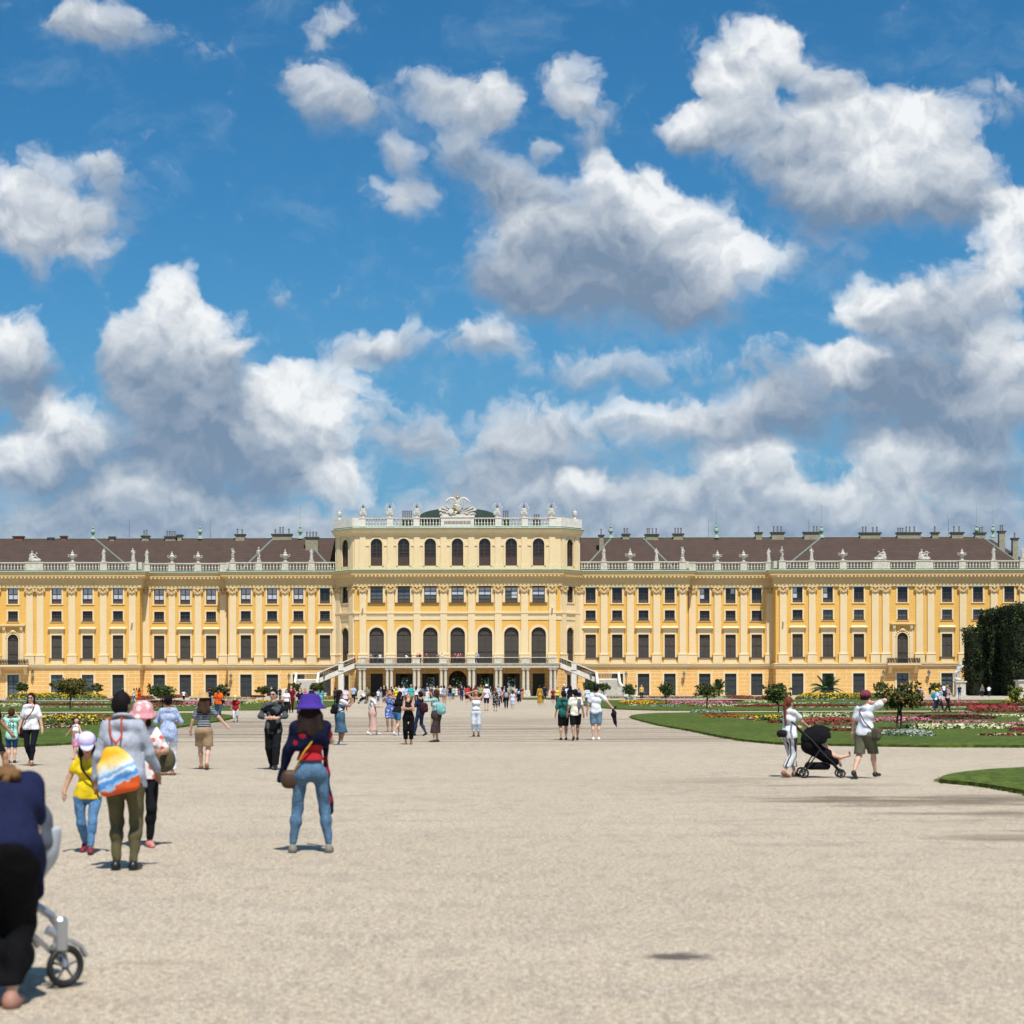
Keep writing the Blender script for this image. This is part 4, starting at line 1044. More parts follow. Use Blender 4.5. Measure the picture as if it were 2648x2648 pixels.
# ---- roofs
def hip(xa, xb, ra, rb, yf, yr=10.0, yb=17.0, z0=20.75, z1=26.66):
    b = MB(); b.add([(xa,yf,z0),(xb,yf,z0),(xb,yb,z0),(xa,yb,z0),(ra,yr,z1),(rb,yr,z1)], [(0,1,5,4),(1,2,5),(2,3,4,5),(3,0,4),(0,3,2,1)])
    return b
for s in (-1, 1):
    def sx(b): 
        if s < 0: b.v = [(-x, y, z) for x, y, z in b.v]; b.f = [tuple(reversed(f)) for f in b.f]
        return b
    part(sx(hip(17, 90, 17.5, 80, 3.2)), 'main_roof', M['tile'])
    part(sx(hip(53.3, 93.4, 61.5, 88.6, .3, z1=26.70)), 'pavilion_roof', M['tile'])
    part(sx(hip(20.6, 35.6, 26.0, 31.2, 1.0, z1=26.68)), 'small_hipped_roof', M['tile'])
    part(sx(hip(80, 97.0, 82, 90.9, 4.5, yr=12.5, yb=20, z1=26.5)), 'end_roof', M['tile'])
    b = MB()
    for (x0, y0, z0), (x1, y1, z1) in (((53.3,.3,20.75),(61.5,10,26.72)), ((93.4,.3,20.75),(88.6,10,26.72)), ((20.6,1,20.75),(26,10,26.7)), ((35.6,1,20.75),(31.2,10,26.7))):
        b.tube([(s*x0,y0,z0),(s*x1,y1,z1)], .16, 6)
    b.tube([(s*18,10,26.7),(s*88.6,10,26.72)], .11, 6)
    part(b, 'roof_flashing', mat('lead_flashing', (.20, .24, .21), .6, var=.3))
def chimney(px, ytop, w, pots=(), ybase=1391, tall=False, potm=None, y=10.0, brick=False):
    x = (px-1184)/4800*314; hw = w/2/4800*314; zt = 1.75 + (1772.5 + (px-1217)*.0019 - ytop)*.0654; zb = 25.5 if not tall else 22.5
    if tall: y = 7.0
    b = MB(); b.box(x-hw, x+hw, y-.45, y+.45, zb, zt-.25); o = part(b, 'chimney', M['chim' if not brick else 'brick'])
    cb = MB().box(x-hw-.18, x+hw+.18, y-.6, y+.6, zt-.25, zt); cb.build('chimney_cap', M['darklead'], o)
    for fx, h in pots:
        MB().lathe(x + fx*hw, y, [(.16, zt), (.13, zt+.1), (.12, zt+h-.1), (.17, zt+h-.08), (.17, zt+h)], 7).build('chimney_pot', M['pot'], o)
M['chim'] = mat('pale_chimney_plaster', (.33, .30, .20), .9, var=.3); M['brick'] = mat('orange_brick', (.36, .12, .06), .9, var=.3); M['pot'] = mat('chimney_pot_metal', (.30, .27, .26), .45, metal=.3, var=.3)
for a in [(48, 1382, 24, (), 0, False, None, 10, True), (132, 1386, 12), (165, 1382, 13, (), 0, False, None, 10, True), (290, 1384, 12), (376, 1382, 18, ((-.4, .9), (.3, 1.0))), (441, 1384, 26, ((-.7, .9), (-.2, .9), (.3, .9), (.8, .9))), (465, 1380, 11),
          (621, 1379, 24, ((-.6, .9), (.4, .8))), (729, 1379, 50, ((-.7, .8), (-.2, 1.2), (.1, 1.2), (.7, .9))), (810, 1391, 32, ((-.8, .9), (-.3, .9), (.2, .9), (.7, .9)), 0, True),
          (1551, 1388, 11, ((0, 1.0),), 0, True), (1618, 1382, 18, ((-.4, 1), (.4, 1))), (1685, 1383, 33, ((-.7, 1), (-.4, 1), (.1, 1), (.7, 1))), (1753, 1382, 25, ((-.6, 1), (0, 1), (.6, 1))), (1961, 1379, 16, ((0, 1),)),
          (2010, 1379, 32, ((-.6, 1), (0, 1), (.6, 1))), (2098, 1379, 40, ((.3, 1), (.7, 1))), (2249, 1381, 52, ((-.7, 1), (-.4, 1), (.3, .9), (.7, 1))), (2349, 1381, 60, ((-.9, .8), (-.7, .8), (-.5, .8), (-.2, 1), (.1, 1), (.5, 1))),
          (2417, 1381, 16, ((0, 1),)), (2474, 1381, 30, ((-.5, 1), (.4, 1))), (2533, 1382, 26, ((-.5, .9), (0, .9), (.5, 1))), (2576, 1382, 15, ((-.3, 1), (.4, 1)), 0, True), (2610, 1400, 14, ((0, .9),), 0, True)]:
    chimney(*a)
def finial(px, h=3.3):
    x = (px-1184)/4800*314; z = 26.6
    b = MB().lathe(x, 10, [(.55, z), (.45, z+.25), (.18, z+.5), (.16, z+.8), (.42, z+1.15), (.36, z+1.45), (.12, z+1.7), (.22, z+1.95), (.04, z+2.2), (.025, z+2.2+h), (.01, z+2.3+h)], 8); part(b, 'roof_finial', M['copper'])
for px in (240, 517, 776, 1579, 1852, 2124, 2525, 2567): finial(px)
for px in (543, 334, 1832, 2091, 2452): x = (px-1184)/4800*314; part(MB().lathe(x, 10, [(.03, 26.6), (.02, 29.8)], 5), 'lightning_rod', M['iron'])
for px, top, n in ((1053, 1321, 5), (1308, 1321, 3), (1388, 1331, 3)):
    for k in range(n):
        x = (px-1184 + (k-(n-1)/2)*5.4)/4800*309; z1 = 1.75+(1772.5-top)*.0644; part(MB().lathe(x, 5, [(.11, 27.1), (.11, z1-.1), (.15, z1)], 6), 'flue_pipe', M['pot'])
    x = (px-1184)/4800*309; part(MB().box(x-n*.2, x+n*.2, 4.5, 5.5, 27.1, 29.3), 'flue_box', M['darklead'])

# ---- terrace with paired columns
TX = 16.1
terr = part(MB().sweep([(-TX, -4.1), (-TX, -10), (TX, -10), (TX, -4.1)], [(-.2, 4.56), (.0, 4.56), (.02, 4.98), (.14, 5.06), (.20, 5.27), (-.2, 5.27)]), 'terrace', M['stone'])
MB().box(-TX+.05, TX-.05, -9.9, -4.05, 4.7, 5.25).build('terrace_floor', M['stone'], terr)
def col():
    b = MB(); b.box(-.42, .42, -.42, .42, 0, .22); b.frus(0, 0, .22, .85, .40, .40, .34, .34); b.lathe(0, 0, [(.34, .85), (.34, .95), (.24, 1.02), (.245, 1.8), (.235, 3.0), (.20, 4.15), (.24, 4.2), (.24, 4.28)], 12); b.box(-.32, .32, -.32, .32, 4.28, 4.56)
    return b.build('column', M['stone'], terr, smooth=False)
c0 = col(); first = True
for s in (-1, 1):
    for u in (36.5, 106, 176.5, 247):
        for d in (-.34, .34):
            o = c0 if first else c0.copy()
            if not first: COL.objects.link(o); o.parent = terr
            first = False; o.location = (s*u*.06125 + d, -9.6, 0)
def rail(L, h=.86, slope=0.0, t=1.0):
    """wrought iron panel along +x with scrolls; slope = rise per metre"""
    b = MB(); S = lambda x: slope*x
    for z in (.08, h-.1): b.tube([(0, 0, z), (L, 0, z+S(L))], .03*t, 4)
    n = max(1, int(L/.42))
    for i in range(n):
        x = (i+.5)*L/n; r = .17
        b.tube([(x+r*math.cos(a), 0, h*.5+S(x)+r*1.25*math.sin(a)) for a in [2*math.pi*k/8 for k in range(9)]], .032*t, 4)
        b.tube([(x-L/n/2, 0, .08+S(x-L/n/2)), (x-L/n/2, 0, h-.1+S(x-L/n/2))], 0.03*t, 4)
        b.tube([(x-.09, 0, .1+S(x)), (x, 0, h*.5+S(x)), (x+.09, 0, h-.12+S(x))], .026*t, 4)
    return b
us = [-247, -176.5, -106, -36.5, 36.5, 106, 176.5, 247]
for u in us: x = u*.06125; pier(x, 1.1, -9.75, 5.27, 6.2, .22).build('terrace_pier', M['stone'], terr)
for a, c in zip(us[:-1], us[1:]):
    xa, xb = a*.06125+.55, c*.06125-.55; r = rail(xb-xa); r.v = [(x+xa, y-9.75, z+5.27) for x, y, z in r.v]; r.build('terrace_railing', M['iron'], terr)
    MB().box(xa, xb, -9.85, -9.65, 6.13, 6.22).build('handrail', M['stone'], terr)
# ---- outside staircases
for s in (-1, 1):
    st = empty('staircase'); st.parent = pal; st.location = (0, 0, 0)
    def sb(b, name, m):
        if s < 0: b.v = [(-x, y, z) for x, y, z in b.v]; b.f = [tuple(reversed(f)) for f in b.f]
        return b.build(name, m, st)
    xa, xb, za, zb = TX+.2, 22.2, 5.27, 2.8; k = (zb-za)/(xb-xa)
    for yy in (-10.05, -7.3): sb(MB().prism([(xa, za-.72), (xb, zb-.72), (xb, zb+.05), (xa, za+.05)], yy, yy+.3), 'stringer', M['whitewall'])
    b = MB(); n = 14
    for i in range(n): x = xa+(xb-xa)*i/n; b.box(x, x+(xb-xa)/n, -9.75, -7.3, za-(i+1)*(za-zb)/n-.3, za-(i+1)*(za-zb)/n)
    sb(b, 'upper_flight', M['stone'])
    for yy in (-9.9, -7.15):
        r = rail(xb-xa, slope=k); r.v = [(x+xa, y+yy, z+za+.05) for x, y, z in r.v]; sb(r, 'stair_railing', M['iron'])
        sb(MB().prism([(xa, za+.93), (xb, zb+.93), (xb, zb+1.03), (xa, za+1.03)], yy-.1, yy+.1), 'stair_handrail', M['whitewall'])
    xp = 18.45; zp = za + k*(xp-xa)
    sb(MB().box(xp-.42, xp+.42, -10.0, -7.1, 0, zp-.7), 'stair_pillar', M['whitewall']); sb(pier(xp, .8, -9.9, zp-.2, zp+1.08, .2), 'stair_pier', M['whitewall'])
    sb(MB().box(22.2, 25.4, -10.3, -7.0, 0, 2.8), 'landing', M['whitewall'])
    r = rail(3.0); r.v = [(x+22.3, y-7.1, z+2.8) for x, y, z in r.v]; sb(r, 'landing_railing', M['ironbrown'])
    sb(MB().box(22.2, 25.4, -7.2, -7.0, 3.68, 3.78), 'landing_handrail', M['whitewall'])
    b = MB(); n = 16
    def outer(t): return 25.3 + 2.1*max(0, t-.45)**2/.3
    for i in range(n):
        t0 = i/n; y1 = -10.3 - 5.2*t0; y0 = -10.3 - 5.2*(i+1)/n; z = 2.8*(1 - (i+1)/(n+1))
        b.box(22.15-.35*max(0, t0-.6), outer(t0+.5/n)+.02*i, y0, y1, 0, z); b.box(22.15-.35*max(0, t0-.6)+.02, outer(t0+.5/n)-.02, y0-.11, y0, z-.06, z+.004)
    sb(b, 'lower_flight', M['whitewall'])
    def para(fx, nm):
        vs = []; fs = []; m = 12
        for i in range(m+1):
            t = i/m; y = -10.3-5.4*t; zt = 3.85-2.85*t - .25*math.sin(math.pi*t)*1.0; x = fx(t)
            for dx, z in ((-.17, 0), (.17, 0), (.17, zt), (-.17, zt)): vs.append((x+dx, y, z))
        for i in range(m):
            o = i*4; fs += [(o+a, o+(a+1)%4, o+4+(a+1)%4, o+4+a) for a in range(4)]
        fs += [(3,2,1,0), (m*4, m*4+1, m*4+2, m*4+3)]
        q = MB(); q.add(vs, fs); q.lathe(fx(1), -15.8, [(.34, 0), (.34, .15), (.24, .25), (.24, 1.0), (.32, 1.1), (.32, 1.2)], 10); sb(q, nm, M['whitewall'])
    para(lambda t: outer(t)+.2, 'parapet'); para(lambda t: 22.0-.5*max(0, t-.5), 'parapet')
# balconies
for s in (-1, 1):
    x = s*ux(1150, 303); b = MB(); b.box(x-2.7, x+2.7, YA-1.35, YA, 4.95, 5.2); b.box(x-2.6, x+2.6, YA-1.25, YA, 4.75, 4.95)
    for d in (-2.1, 2.1): b.add([(x+d-.28,YA,3.6),(x+d+.28,YA,3.6),(x+d+.28,YA,4.75),(x+d-.28,YA,4.75),(x+d-.28,YA-.95,4.75),(x+d+.28,YA-.95,4.75),(x+d-.28,YA-.75,4.35),(x+d+.28,YA-.75,4.35)], [(0,3,4,6),(1,7,5,2),(0,6,7,1),(6,4,5,7),(3,2,5,4),(0,1,2,3)])
    o = part(b, 'balcony', M['cream'])
    r = rail(5.2, .95, t=1.7); r.v = [(xx+x-2.6, y+YA-1.25, z+5.2) for xx, y, z in r.v]; r.build('balcony_railing', M['iron'], o)
    for d in (-2.6, 2.6):
        r = rail(1.25, .95, t=1.7); r.v = [(x+d, YA-1.25+xx, z+5.2) for xx, y, z in r.v]; r.build('balcony_railing', M['iron'], o)
# passage doors: dark leaves and glazing bars in the open ground-floor arches
for u in (-139, -70.5, 0, 70.5, 139):
    x = ux(u, 300); b = MB(); hw = 1.35 if u else 1.45; h = 3.6 if u else 2.7
    b.box(x-hw, x-.62, YM+.3, YM+.38, 0.02, h); b.box(x+.62, x+hw, YM+.3, YM+.38, .02, h); b.box(x-.62, x+.62, YM+.3, YM+.38, h-.75, h-.68) 
    if not u:
        b.tube([(x+1.4*math.cos(math.pi*k/12), YM+.34, 2.7+1.4*math.sin(math.pi*k/12)) for k in range(13)], .09, 5)
        for k in range(1, 6): a = math.pi*k/6; b.tube([(x, YM+.34, 2.7), (x+1.4*math.cos(a), YM+.34, 2.7+1.4*math.sin(a))], .03, 4)
    for i in range(5): xx = x-.5+i*.25; b.box(xx-.018, xx+.018, YM+.32, YM+.36, .02, h-.75)
    for z in (.9, 1.7, 2.4): b.box(x-.62, x+.62, YM+.325, YM+.355, z-.02, z+.02)
    part(b, 'passage_door', M['iron'])
for s in (-1, 1):
    x = s*ux(209.5, 300); part(MB().box(x-.97, x+.97, YM+.25, YM+.3, .05, 3.68), 'closed_door', M['iron'])
for s in (-1, 1):
    for u in (878.5, ): pass
# security cameras on the pilasters
for x, y, z in ((-ux(841, 303), YA-.3, 12.0), (ux(841, 303), YA-.3, 12.0), (-ux(245, 300), YM-.3, 14.2), (ux(245, 300), YM-.3, 14.2)):
    b = MB().box(x-.12, x+.12, y-.55, y, z, z+.18); b.tube([(x, y+.05, z-.2), (x, y-.2, z)], .04, 5); part(b, 'security_camera', M['whitewall'])
# ------------------------------------------------------------------ ground
def gd(py, px=1217): return FPX*EYE/(py + (px-VPX)*.0019 - VPY)
def G(px, py): d = gd(py, px); return ((px-VPX)*d/FPX, d)
def gravel():
    m = bpy.data.materials.new('gravel'); m.use_nodes = True; nt, b = nodes_of(m); b.inputs['Roughness'].default_value = .95; b.inputs['Specular IOR Level'].default_value = .1
    v = obj_vec(nt)
    c = mixc(nt, smooth_n(nt, noise_n(nt, v, .09, 6, .6), .35, .65), (.550, .442, .300), (.460, .362, .240))
    c = mixc(nt, smooth_n(nt, noise_n(nt, obj_vec(nt, (.12, .8, 1)), .9, 4, .6), .5, .72, 0, .5), c, (.32, .26, .19)); c = mixc(nt, smooth_n(nt, noise_n(nt, v, .55, 6, .7), .5, .68, 0, .38), c, (.30, .24, .175)); c = mixc(nt, smooth_n(nt, noise_n(nt, obj_vec(nt, (.5, .9, 1), (7, 3, 0)), .45, 5, .7), .54, .7, 0, .4), c, (.56, .48, .38))
    fine = noise_n(nt, v, 20, 4, .8)
    c = mixc(nt, smooth_n(nt, fine, .40, .47, 1, 0), c, (.17, .135, .10)); c = mixc(nt, smooth_n(nt, fine, .53, .60, 0, .9), c, (.74, .66, .55))
    f3 = noise_n(nt, obj_vec(nt, (1, .5, 1)), 3.2, 5, .8); c = mixc(nt, smooth_n(nt, f3, .42, .48, .42, 0), c, (.27, .22, .17)); c = mixc(nt, smooth_n(nt, f3, .55, .62, 0, .22), c, (.56, .50, .42))
    f2 = noise_n(nt, v, 85, 2, .6); c = mixc(nt, smooth_n(nt, f2, .42, .5, .8, 0), c, (.19, .15, .115)); c = mixc(nt, smooth_n(nt, f2, .54, .61, 0, .8), c, (.70, .63, .54))
    # wheel-worn bands that cross the avenue in front of the lawns, old damp marks, and one painted shadow
    sx = nt.nodes.new('ShaderNodeSeparateXYZ'); nt.links.new(v, sx.inputs[0])
    zone = math_n(nt, 'MULTIPLY', smooth_n(nt, sx.outputs[1], 52, 62), smooth_n(nt, sx.outputs[1], 96, 106, 1, 0))
    st = noise_n(nt, obj_vec(nt, (.035, .55, 1), (3.1, 0, 0)), 1.3, 3, .55)
    c = mixc(nt, math_n(nt, 'MULTIPLY', zone, smooth_n(nt, st, .46, .58, 0, .8)), c, (.19, .15, .11))
    zr = math_n(nt, 'MULTIPLY', smooth_n(nt, sx.outputs[0], 2.2, 5.5), math_n(nt, 'MULTIPLY', smooth_n(nt, sx.outputs[1], 19, 22), smooth_n(nt, sx.outputs[1], 29, 38, 1, 0)))
    s2 = noise_n(nt, obj_vec(nt, (.20, .50, 1), (0, .35, 0)), .8, 5, .65)
    c = mixc(nt, math_n(nt, 'MULTIPLY', zr, smooth_n(nt, s2, .50, .62, 0, .85)), c, (.15, .12, .085))
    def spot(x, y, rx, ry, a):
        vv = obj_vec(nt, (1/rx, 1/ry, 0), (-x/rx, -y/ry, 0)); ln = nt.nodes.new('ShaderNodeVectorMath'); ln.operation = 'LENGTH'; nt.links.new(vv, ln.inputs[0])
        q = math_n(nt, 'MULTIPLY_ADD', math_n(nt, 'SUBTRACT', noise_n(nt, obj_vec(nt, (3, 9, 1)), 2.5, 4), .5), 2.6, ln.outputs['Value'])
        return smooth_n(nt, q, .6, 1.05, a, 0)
    X, Y = G(1748, 2474); c = mixc(nt, spot(X, Y, .25, .17, .95), c, (.10, .085, .075))  # dark oval: shadow of something overhead, painted into the gravel colour
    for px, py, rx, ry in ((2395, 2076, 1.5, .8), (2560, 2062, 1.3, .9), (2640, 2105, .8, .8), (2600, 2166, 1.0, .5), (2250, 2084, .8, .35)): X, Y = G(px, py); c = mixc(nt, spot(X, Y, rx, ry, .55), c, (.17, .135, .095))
    X, Y = G(400, 2490); c = mixc(nt, spot(X, Y, .35, .12, .35), c, (.3, .24, .17))
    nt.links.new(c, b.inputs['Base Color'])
    bp = nt.nodes.new('ShaderNodeBump'); bp.inputs['Strength'].default_value = .5; bp.inputs['Distance'].default_value = .012
    nt.links.new(math_n(nt, 'ADD', fine, f2), bp.inputs['Height']); nt.links.new(bp.outputs[0], b.inputs['Normal'])
    return m
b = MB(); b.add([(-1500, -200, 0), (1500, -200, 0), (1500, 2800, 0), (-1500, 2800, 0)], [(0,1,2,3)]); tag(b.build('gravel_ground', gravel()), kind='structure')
def lawnmat():
    m = bpy.data.materials.new('lawn_grass'); m.use_nodes = True; nt, b = nodes_of(m); b.inputs['Roughness'].default_value = .9; b.inputs['Specular IOR Level'].default_value = .15
    v = obj_vec(nt)
    c = mixc(nt, smooth_n(nt, noise_n(nt, v, .25, 5, .6), .3, .7), (.085, .125, .014), (.140, .180, .026))
    c = mixc(nt, smooth_n(nt, noise_n(nt, v, 5, 4, .7), .35, .62), c, (.038, .062, .008))
    c = mixc(nt, smooth_n(nt, noise_n(nt, v, 2.2, 3, .6), .66, .74, 0, .5), c, (.16, .20, .06))
    nt.links.new(c, b.inputs['Base Color']); return m
LAWN = lawnmat()
def lawn(pts, name='lawn', h=.07):
    """outline given where its edge meets the ground"""
    P = [G(*p) for p in pts]; b = MB(); n = len(P)
    b.add([(x, y, h) for x, y in P] + [(x, y, 0) for x, y in P], [tuple(range(n))] + [(i, i+n, (i+1)%n+n, (i+1)%n) for i in range(n)])
    o = b.build(name, LAWN); tag(o, kind='structure')
    # ragged grass along the near edge
    V = []; F = []; rnd = random.Random(len(pts)*7+int(abs(P[0][0])*10))
    for i in range(n):
        (x0, y0), (x1, y1) = P[i], P[(i+1)%n]; L = math.hypot(x1-x0, y1-y0)
        if min(y0, y1) > 125: continue
        for k in range(int(min(L, 60)*26)):
            t = rnd.random(); x = x0+(x1-x0)*t+rnd.gauss(0, .05); y = y0+(y1-y0)*t+rnd.gauss(0, .12); a = rnd.random()*6.28; w = .022; hh = .055+rnd.random()*.03 if y0 > 40 else .03+rnd.random()*.03
            q = len(V); V += [(x-w*math.cos(a), y-w*math.sin(a), 0), (x+w*math.cos(a), y+w*math.sin(a), 0), (x+rnd.gauss(0, .05), y+rnd.gauss(0, .05), hh)]; F.append((q, q+1, q+2))
    if F:
        g = MB(); g.v = V; g.f = F; g.m = [0]*len(F); tag(g.build('grass_edge', LAWN), kind='stuff')
# right hand front lawn, then the strip beyond the cross path, then the far one
lawn([(1631,1856),(1640,1860),(1661,1866),(1705,1877),(1757,1886),(1809,1896),(1860,1907),(1925,1918),(2016,1926),(2140,1929),(2262,1931),(2400,1933),(3600,1936),(3700,1846),(2648,1843),(2200,1843),(1900,1844),(1783,1845),(1705,1846),(1653,1849),(1636,1852)])
lawn([(1560,1832),(1600,1835),(1700,1838),(1900,1839),(2200,1838),(2648,1837),(3700,1836),(3700,1811),(2648,1811),(2200,1811),(1900,1811),(1700,1811),(1555,1812),(1505,1815),(1495,1820),(1515,1827)])
lawn([(2428,2023),(2436,2016),(2460,2009),(2500,2003),(2560,1997),(2648,1992),(2800,1986),(3600,1970),(3600,2180),(3000,2104),(2700,2062),(2648,2054),(2600,2046),(2560,2039),(2500,2031),(2450,2027)])
# left hand
lawn([(602,1856),(598,1859),(580,1864),(520,1873),(465,1882),(400,1893),(330,1905),(250,1918),(180,1926),(110,1930),(40,1932),(-900,1936),(-900,1850),(-100,1846),(0,1846),(300,1846),(480,1846),(560,1848),(592,1851)])
lawn([(860,1826),(840,1831),(800,1834),(700,1837),(500,1839),(300,1840),(0,1841),(-900,1842),(-900,1814),(0,1814),(300,1814),(500,1813),(700,1813),(840,1813),(875,1815),(885,1819)])
for a, c in ((1340, 1480), (800, 925)):
    lawn([(a, 1806), (a+10, 1809.5), (c-10, 1809.5), (c, 1808), (c, 1804.5), (a, 1804.5)], h=.05)
# ------------------------------------------------------------------ sculpture along the roof line
def pw(px, Y): return (px-VPX)*Y/FPX
def sil(): pass
ORD = ['first','second','third','fourth','fifth','sixth','seventh','eighth','ninth','tenth']
def stone_fig(kind):
    random.seed(hash(kind) % 1000 if False else len(kind)); vox = .055
    cfg = {'standing': dict(arms=('hip', 'hold'), legs='contra', side=4), 'robed': dict(arms=('belly', 'down'), legs='stand', side=-4), 'reaching': dict(arms=('hip', 'head'), legs='contra', side=-5), 'helmeted': dict(arms=('phone', 'hip'), legs='stride', side=3)}[kind]
    J = person_parts(1.95, vox, 'f' if kind == 'robed' else 'm', **cfg); F = body_field(J, vox, 'm', 1.12); H = 1.95
    z0 = .0
    if kind in ('robed', 'standing'):
        F.cap((0, 0, .5*H), (0.02, 0, .07*H), .10*H, .13*H, k=.08*H)
    F.cap((.16, -.06, 1.5), (-.16, -.12, .55), .07, .10, k=.1); F.ell((0, 0, .12), (.30, .26, .16), k=.08); F.cap((.12, -.1, .1), (.14, -.1, .7), .10, .07, k=.08)
    if kind == 'helmeted': F.ell(tuple(J['head']+V3(0,0,.12)), (.12, .15, .16), k=.05)
    V, Fc = F.mesh(grow=.015, wob=.014, wf=7); V = V + V3(0, 0, .34)
    o = obj_np('statue', (V, Fc), M['statue'])
    MB().box(-.30, .30, -.26, .26, 0, .36).build('statue_base', M['statue'], o); return o
def urn(big):
    k = 1.12 if big else 1.0
    b = MB().lathe(0, 0, [(.30*k, 0), (.30*k, .12), (.20*k, .2), (.12*k, .34), (.16*k, .42), (.34*k, .6), (.46*k, .9), (.50*k, 1.05), (.42*k, 1.12), (.30*k, 1.22), (.22*k, 1.36), (.26*k, 1.44), (.16*k, 1.58), (.08*k, 1.70), (.12*k, 1.76), (.02, 1.9*k)], 12)
    o = b.build('urn', M['statue'])
    for s in (-1, 1): MB().tube([(s*.44*k, 0, .80), (s*.72*k, 0, .95), (s*.74*k, 0, 1.15), (s*.5*k, 0, 1.2)], .07, 5).build('handle', M['statue'], o)
    return o
def group(kind):
    F = Field(.055); f = -1 if kind == 'right' else 1
    # a reclining figure leaning back on a rocky base
    F.ell((0, 0, .22), (1.0, .35, .24), k=.1); F.ell((-.45*f, 0, .5), (.5, .32, .36), k=.15)
    F.cap((-.55*f, 0, .85), (-.42*f, 0, 1.25), .24, .20, k=.1); F.cap((-.42*f, 0, 1.4), (-.40*f, 0, 1.5), .08, k=.05); F.ell((-.40*f, -.02, 1.66), (.13, .14, .17), k=.04)
    F.cap((-.62*f, 0, 1.35), (-.85*f, 0, 1.0), .08, .06, k=.05); F.cap((-.85*f, 0, 1.0), (-.72*f, -.1, .72), .06, k=.05)
    F.cap((-.24*f, 0, 1.32), (.08*f, -.08, 1.12), .08, .06, k=.05); F.cap((.08*f, -.08, 1.12), (.30*f, -.1, 1.4 if kind != 'left' else 1.3), .06, .05, k=.05)
    F.cap((-.4*f, -.05, .75), (.20*f, -.08, .92), .17, .13, k=.1); F.cap((.20*f, -.08, .92), (.62*f, -.08, .52), .12, .08, k=.06); F.cap((-.3*f, .08, .65), (.55*f, .05, .55), .16, .11, k=.1); F.cap((.55*f, .05, .55), (1.05*f, 0, .34), .11, .07, k=.06)
    F.ell((.35*f, 0, 1.42), (.14, .1, .12), k=.04)
    if kind == 'putto': F.cap((.45*f, 0, .8), (.55*f, 0, 1.1), .15, .12, k=.06); F.ell((.58*f, 0, 1.32), (.12, .12, .13), k=.04); F.cap((.6*f, 0, 1.1), (.95*f, 0, 1.3), .06, .04, k=.04)
    return obj_np('statue_group', F.mesh(wob=.022, wf=6), M['statue'])
def trophy():
    b = MB().lathe(0, 0, [(.34, 0), (.36, .15), (.28, .25), (.42, .55), (.50, .85), (.40, 1.1), (.36, 1.35), (.20, 1.45), (.12, 1.55)], 10, sy=.6)
    o = b.build('trophy', M['statue'])
    h = MB().ell((0, 0, 1.75), (.17, .2, .22), 8, 6).ell((0, .05, 2.0), (.08, .24, .12), 8, 5); h.build('helmet', M['darkstat'], o)
    for x, z, t in ((-.55, 1.9, .25), (-.35, 2.15, .12), (.4, 2.2, .14), (.58, 1.95, .24), (-.75, 1.55, .3), (.78, 1.6, .3)):
        MB().tube([(x*.25, .05, .3), (x, .05, z)], .028, 4).frus(x, .05, z-.02, z+.22, .075, .02, .005, .005).build('spear', M['whitewall'], o)
    MB().lathe(0, -.28, [(.02, .62), (.3, .62)], 3) 
    s = MB().ell((-.38, -.2, .62), (.28, .09, .34), 10, 6); s.build('shield', M['statue'], o)
    MB().ell((.40, -.2, .50), (.25, .08, .30), 10, 6).build('shield', M['statue'], o)
    return o
M['darkstat'] = mat('blackened_stone', (.16, .15, .14), .85, var=.5, vscale=6)
SF = {k: stone_fig(k) for k in ('standing', 'robed', 'reaching', 'helmeted')}
UR = {False: urn(False), True: urn(True)}
GR = {k: group(k) for k in ('left', 'right', 'putto')}
TR = trophy()
USED = set()
def place(t, x, y, z, label, cat, group=None, rz=0, sc=1.0):
    o = t if t.name not in USED else copy_tree(t); USED.add(t.name)
    o.location = (x, y, z); o.rotation_euler = (0, 0, rz); o.scale = (sc, sc, sc); tag(o, label, cat, group); return o
RB = {'C': (YC, 304), 'B': (YB, 306), 'A': (YA, 303)}
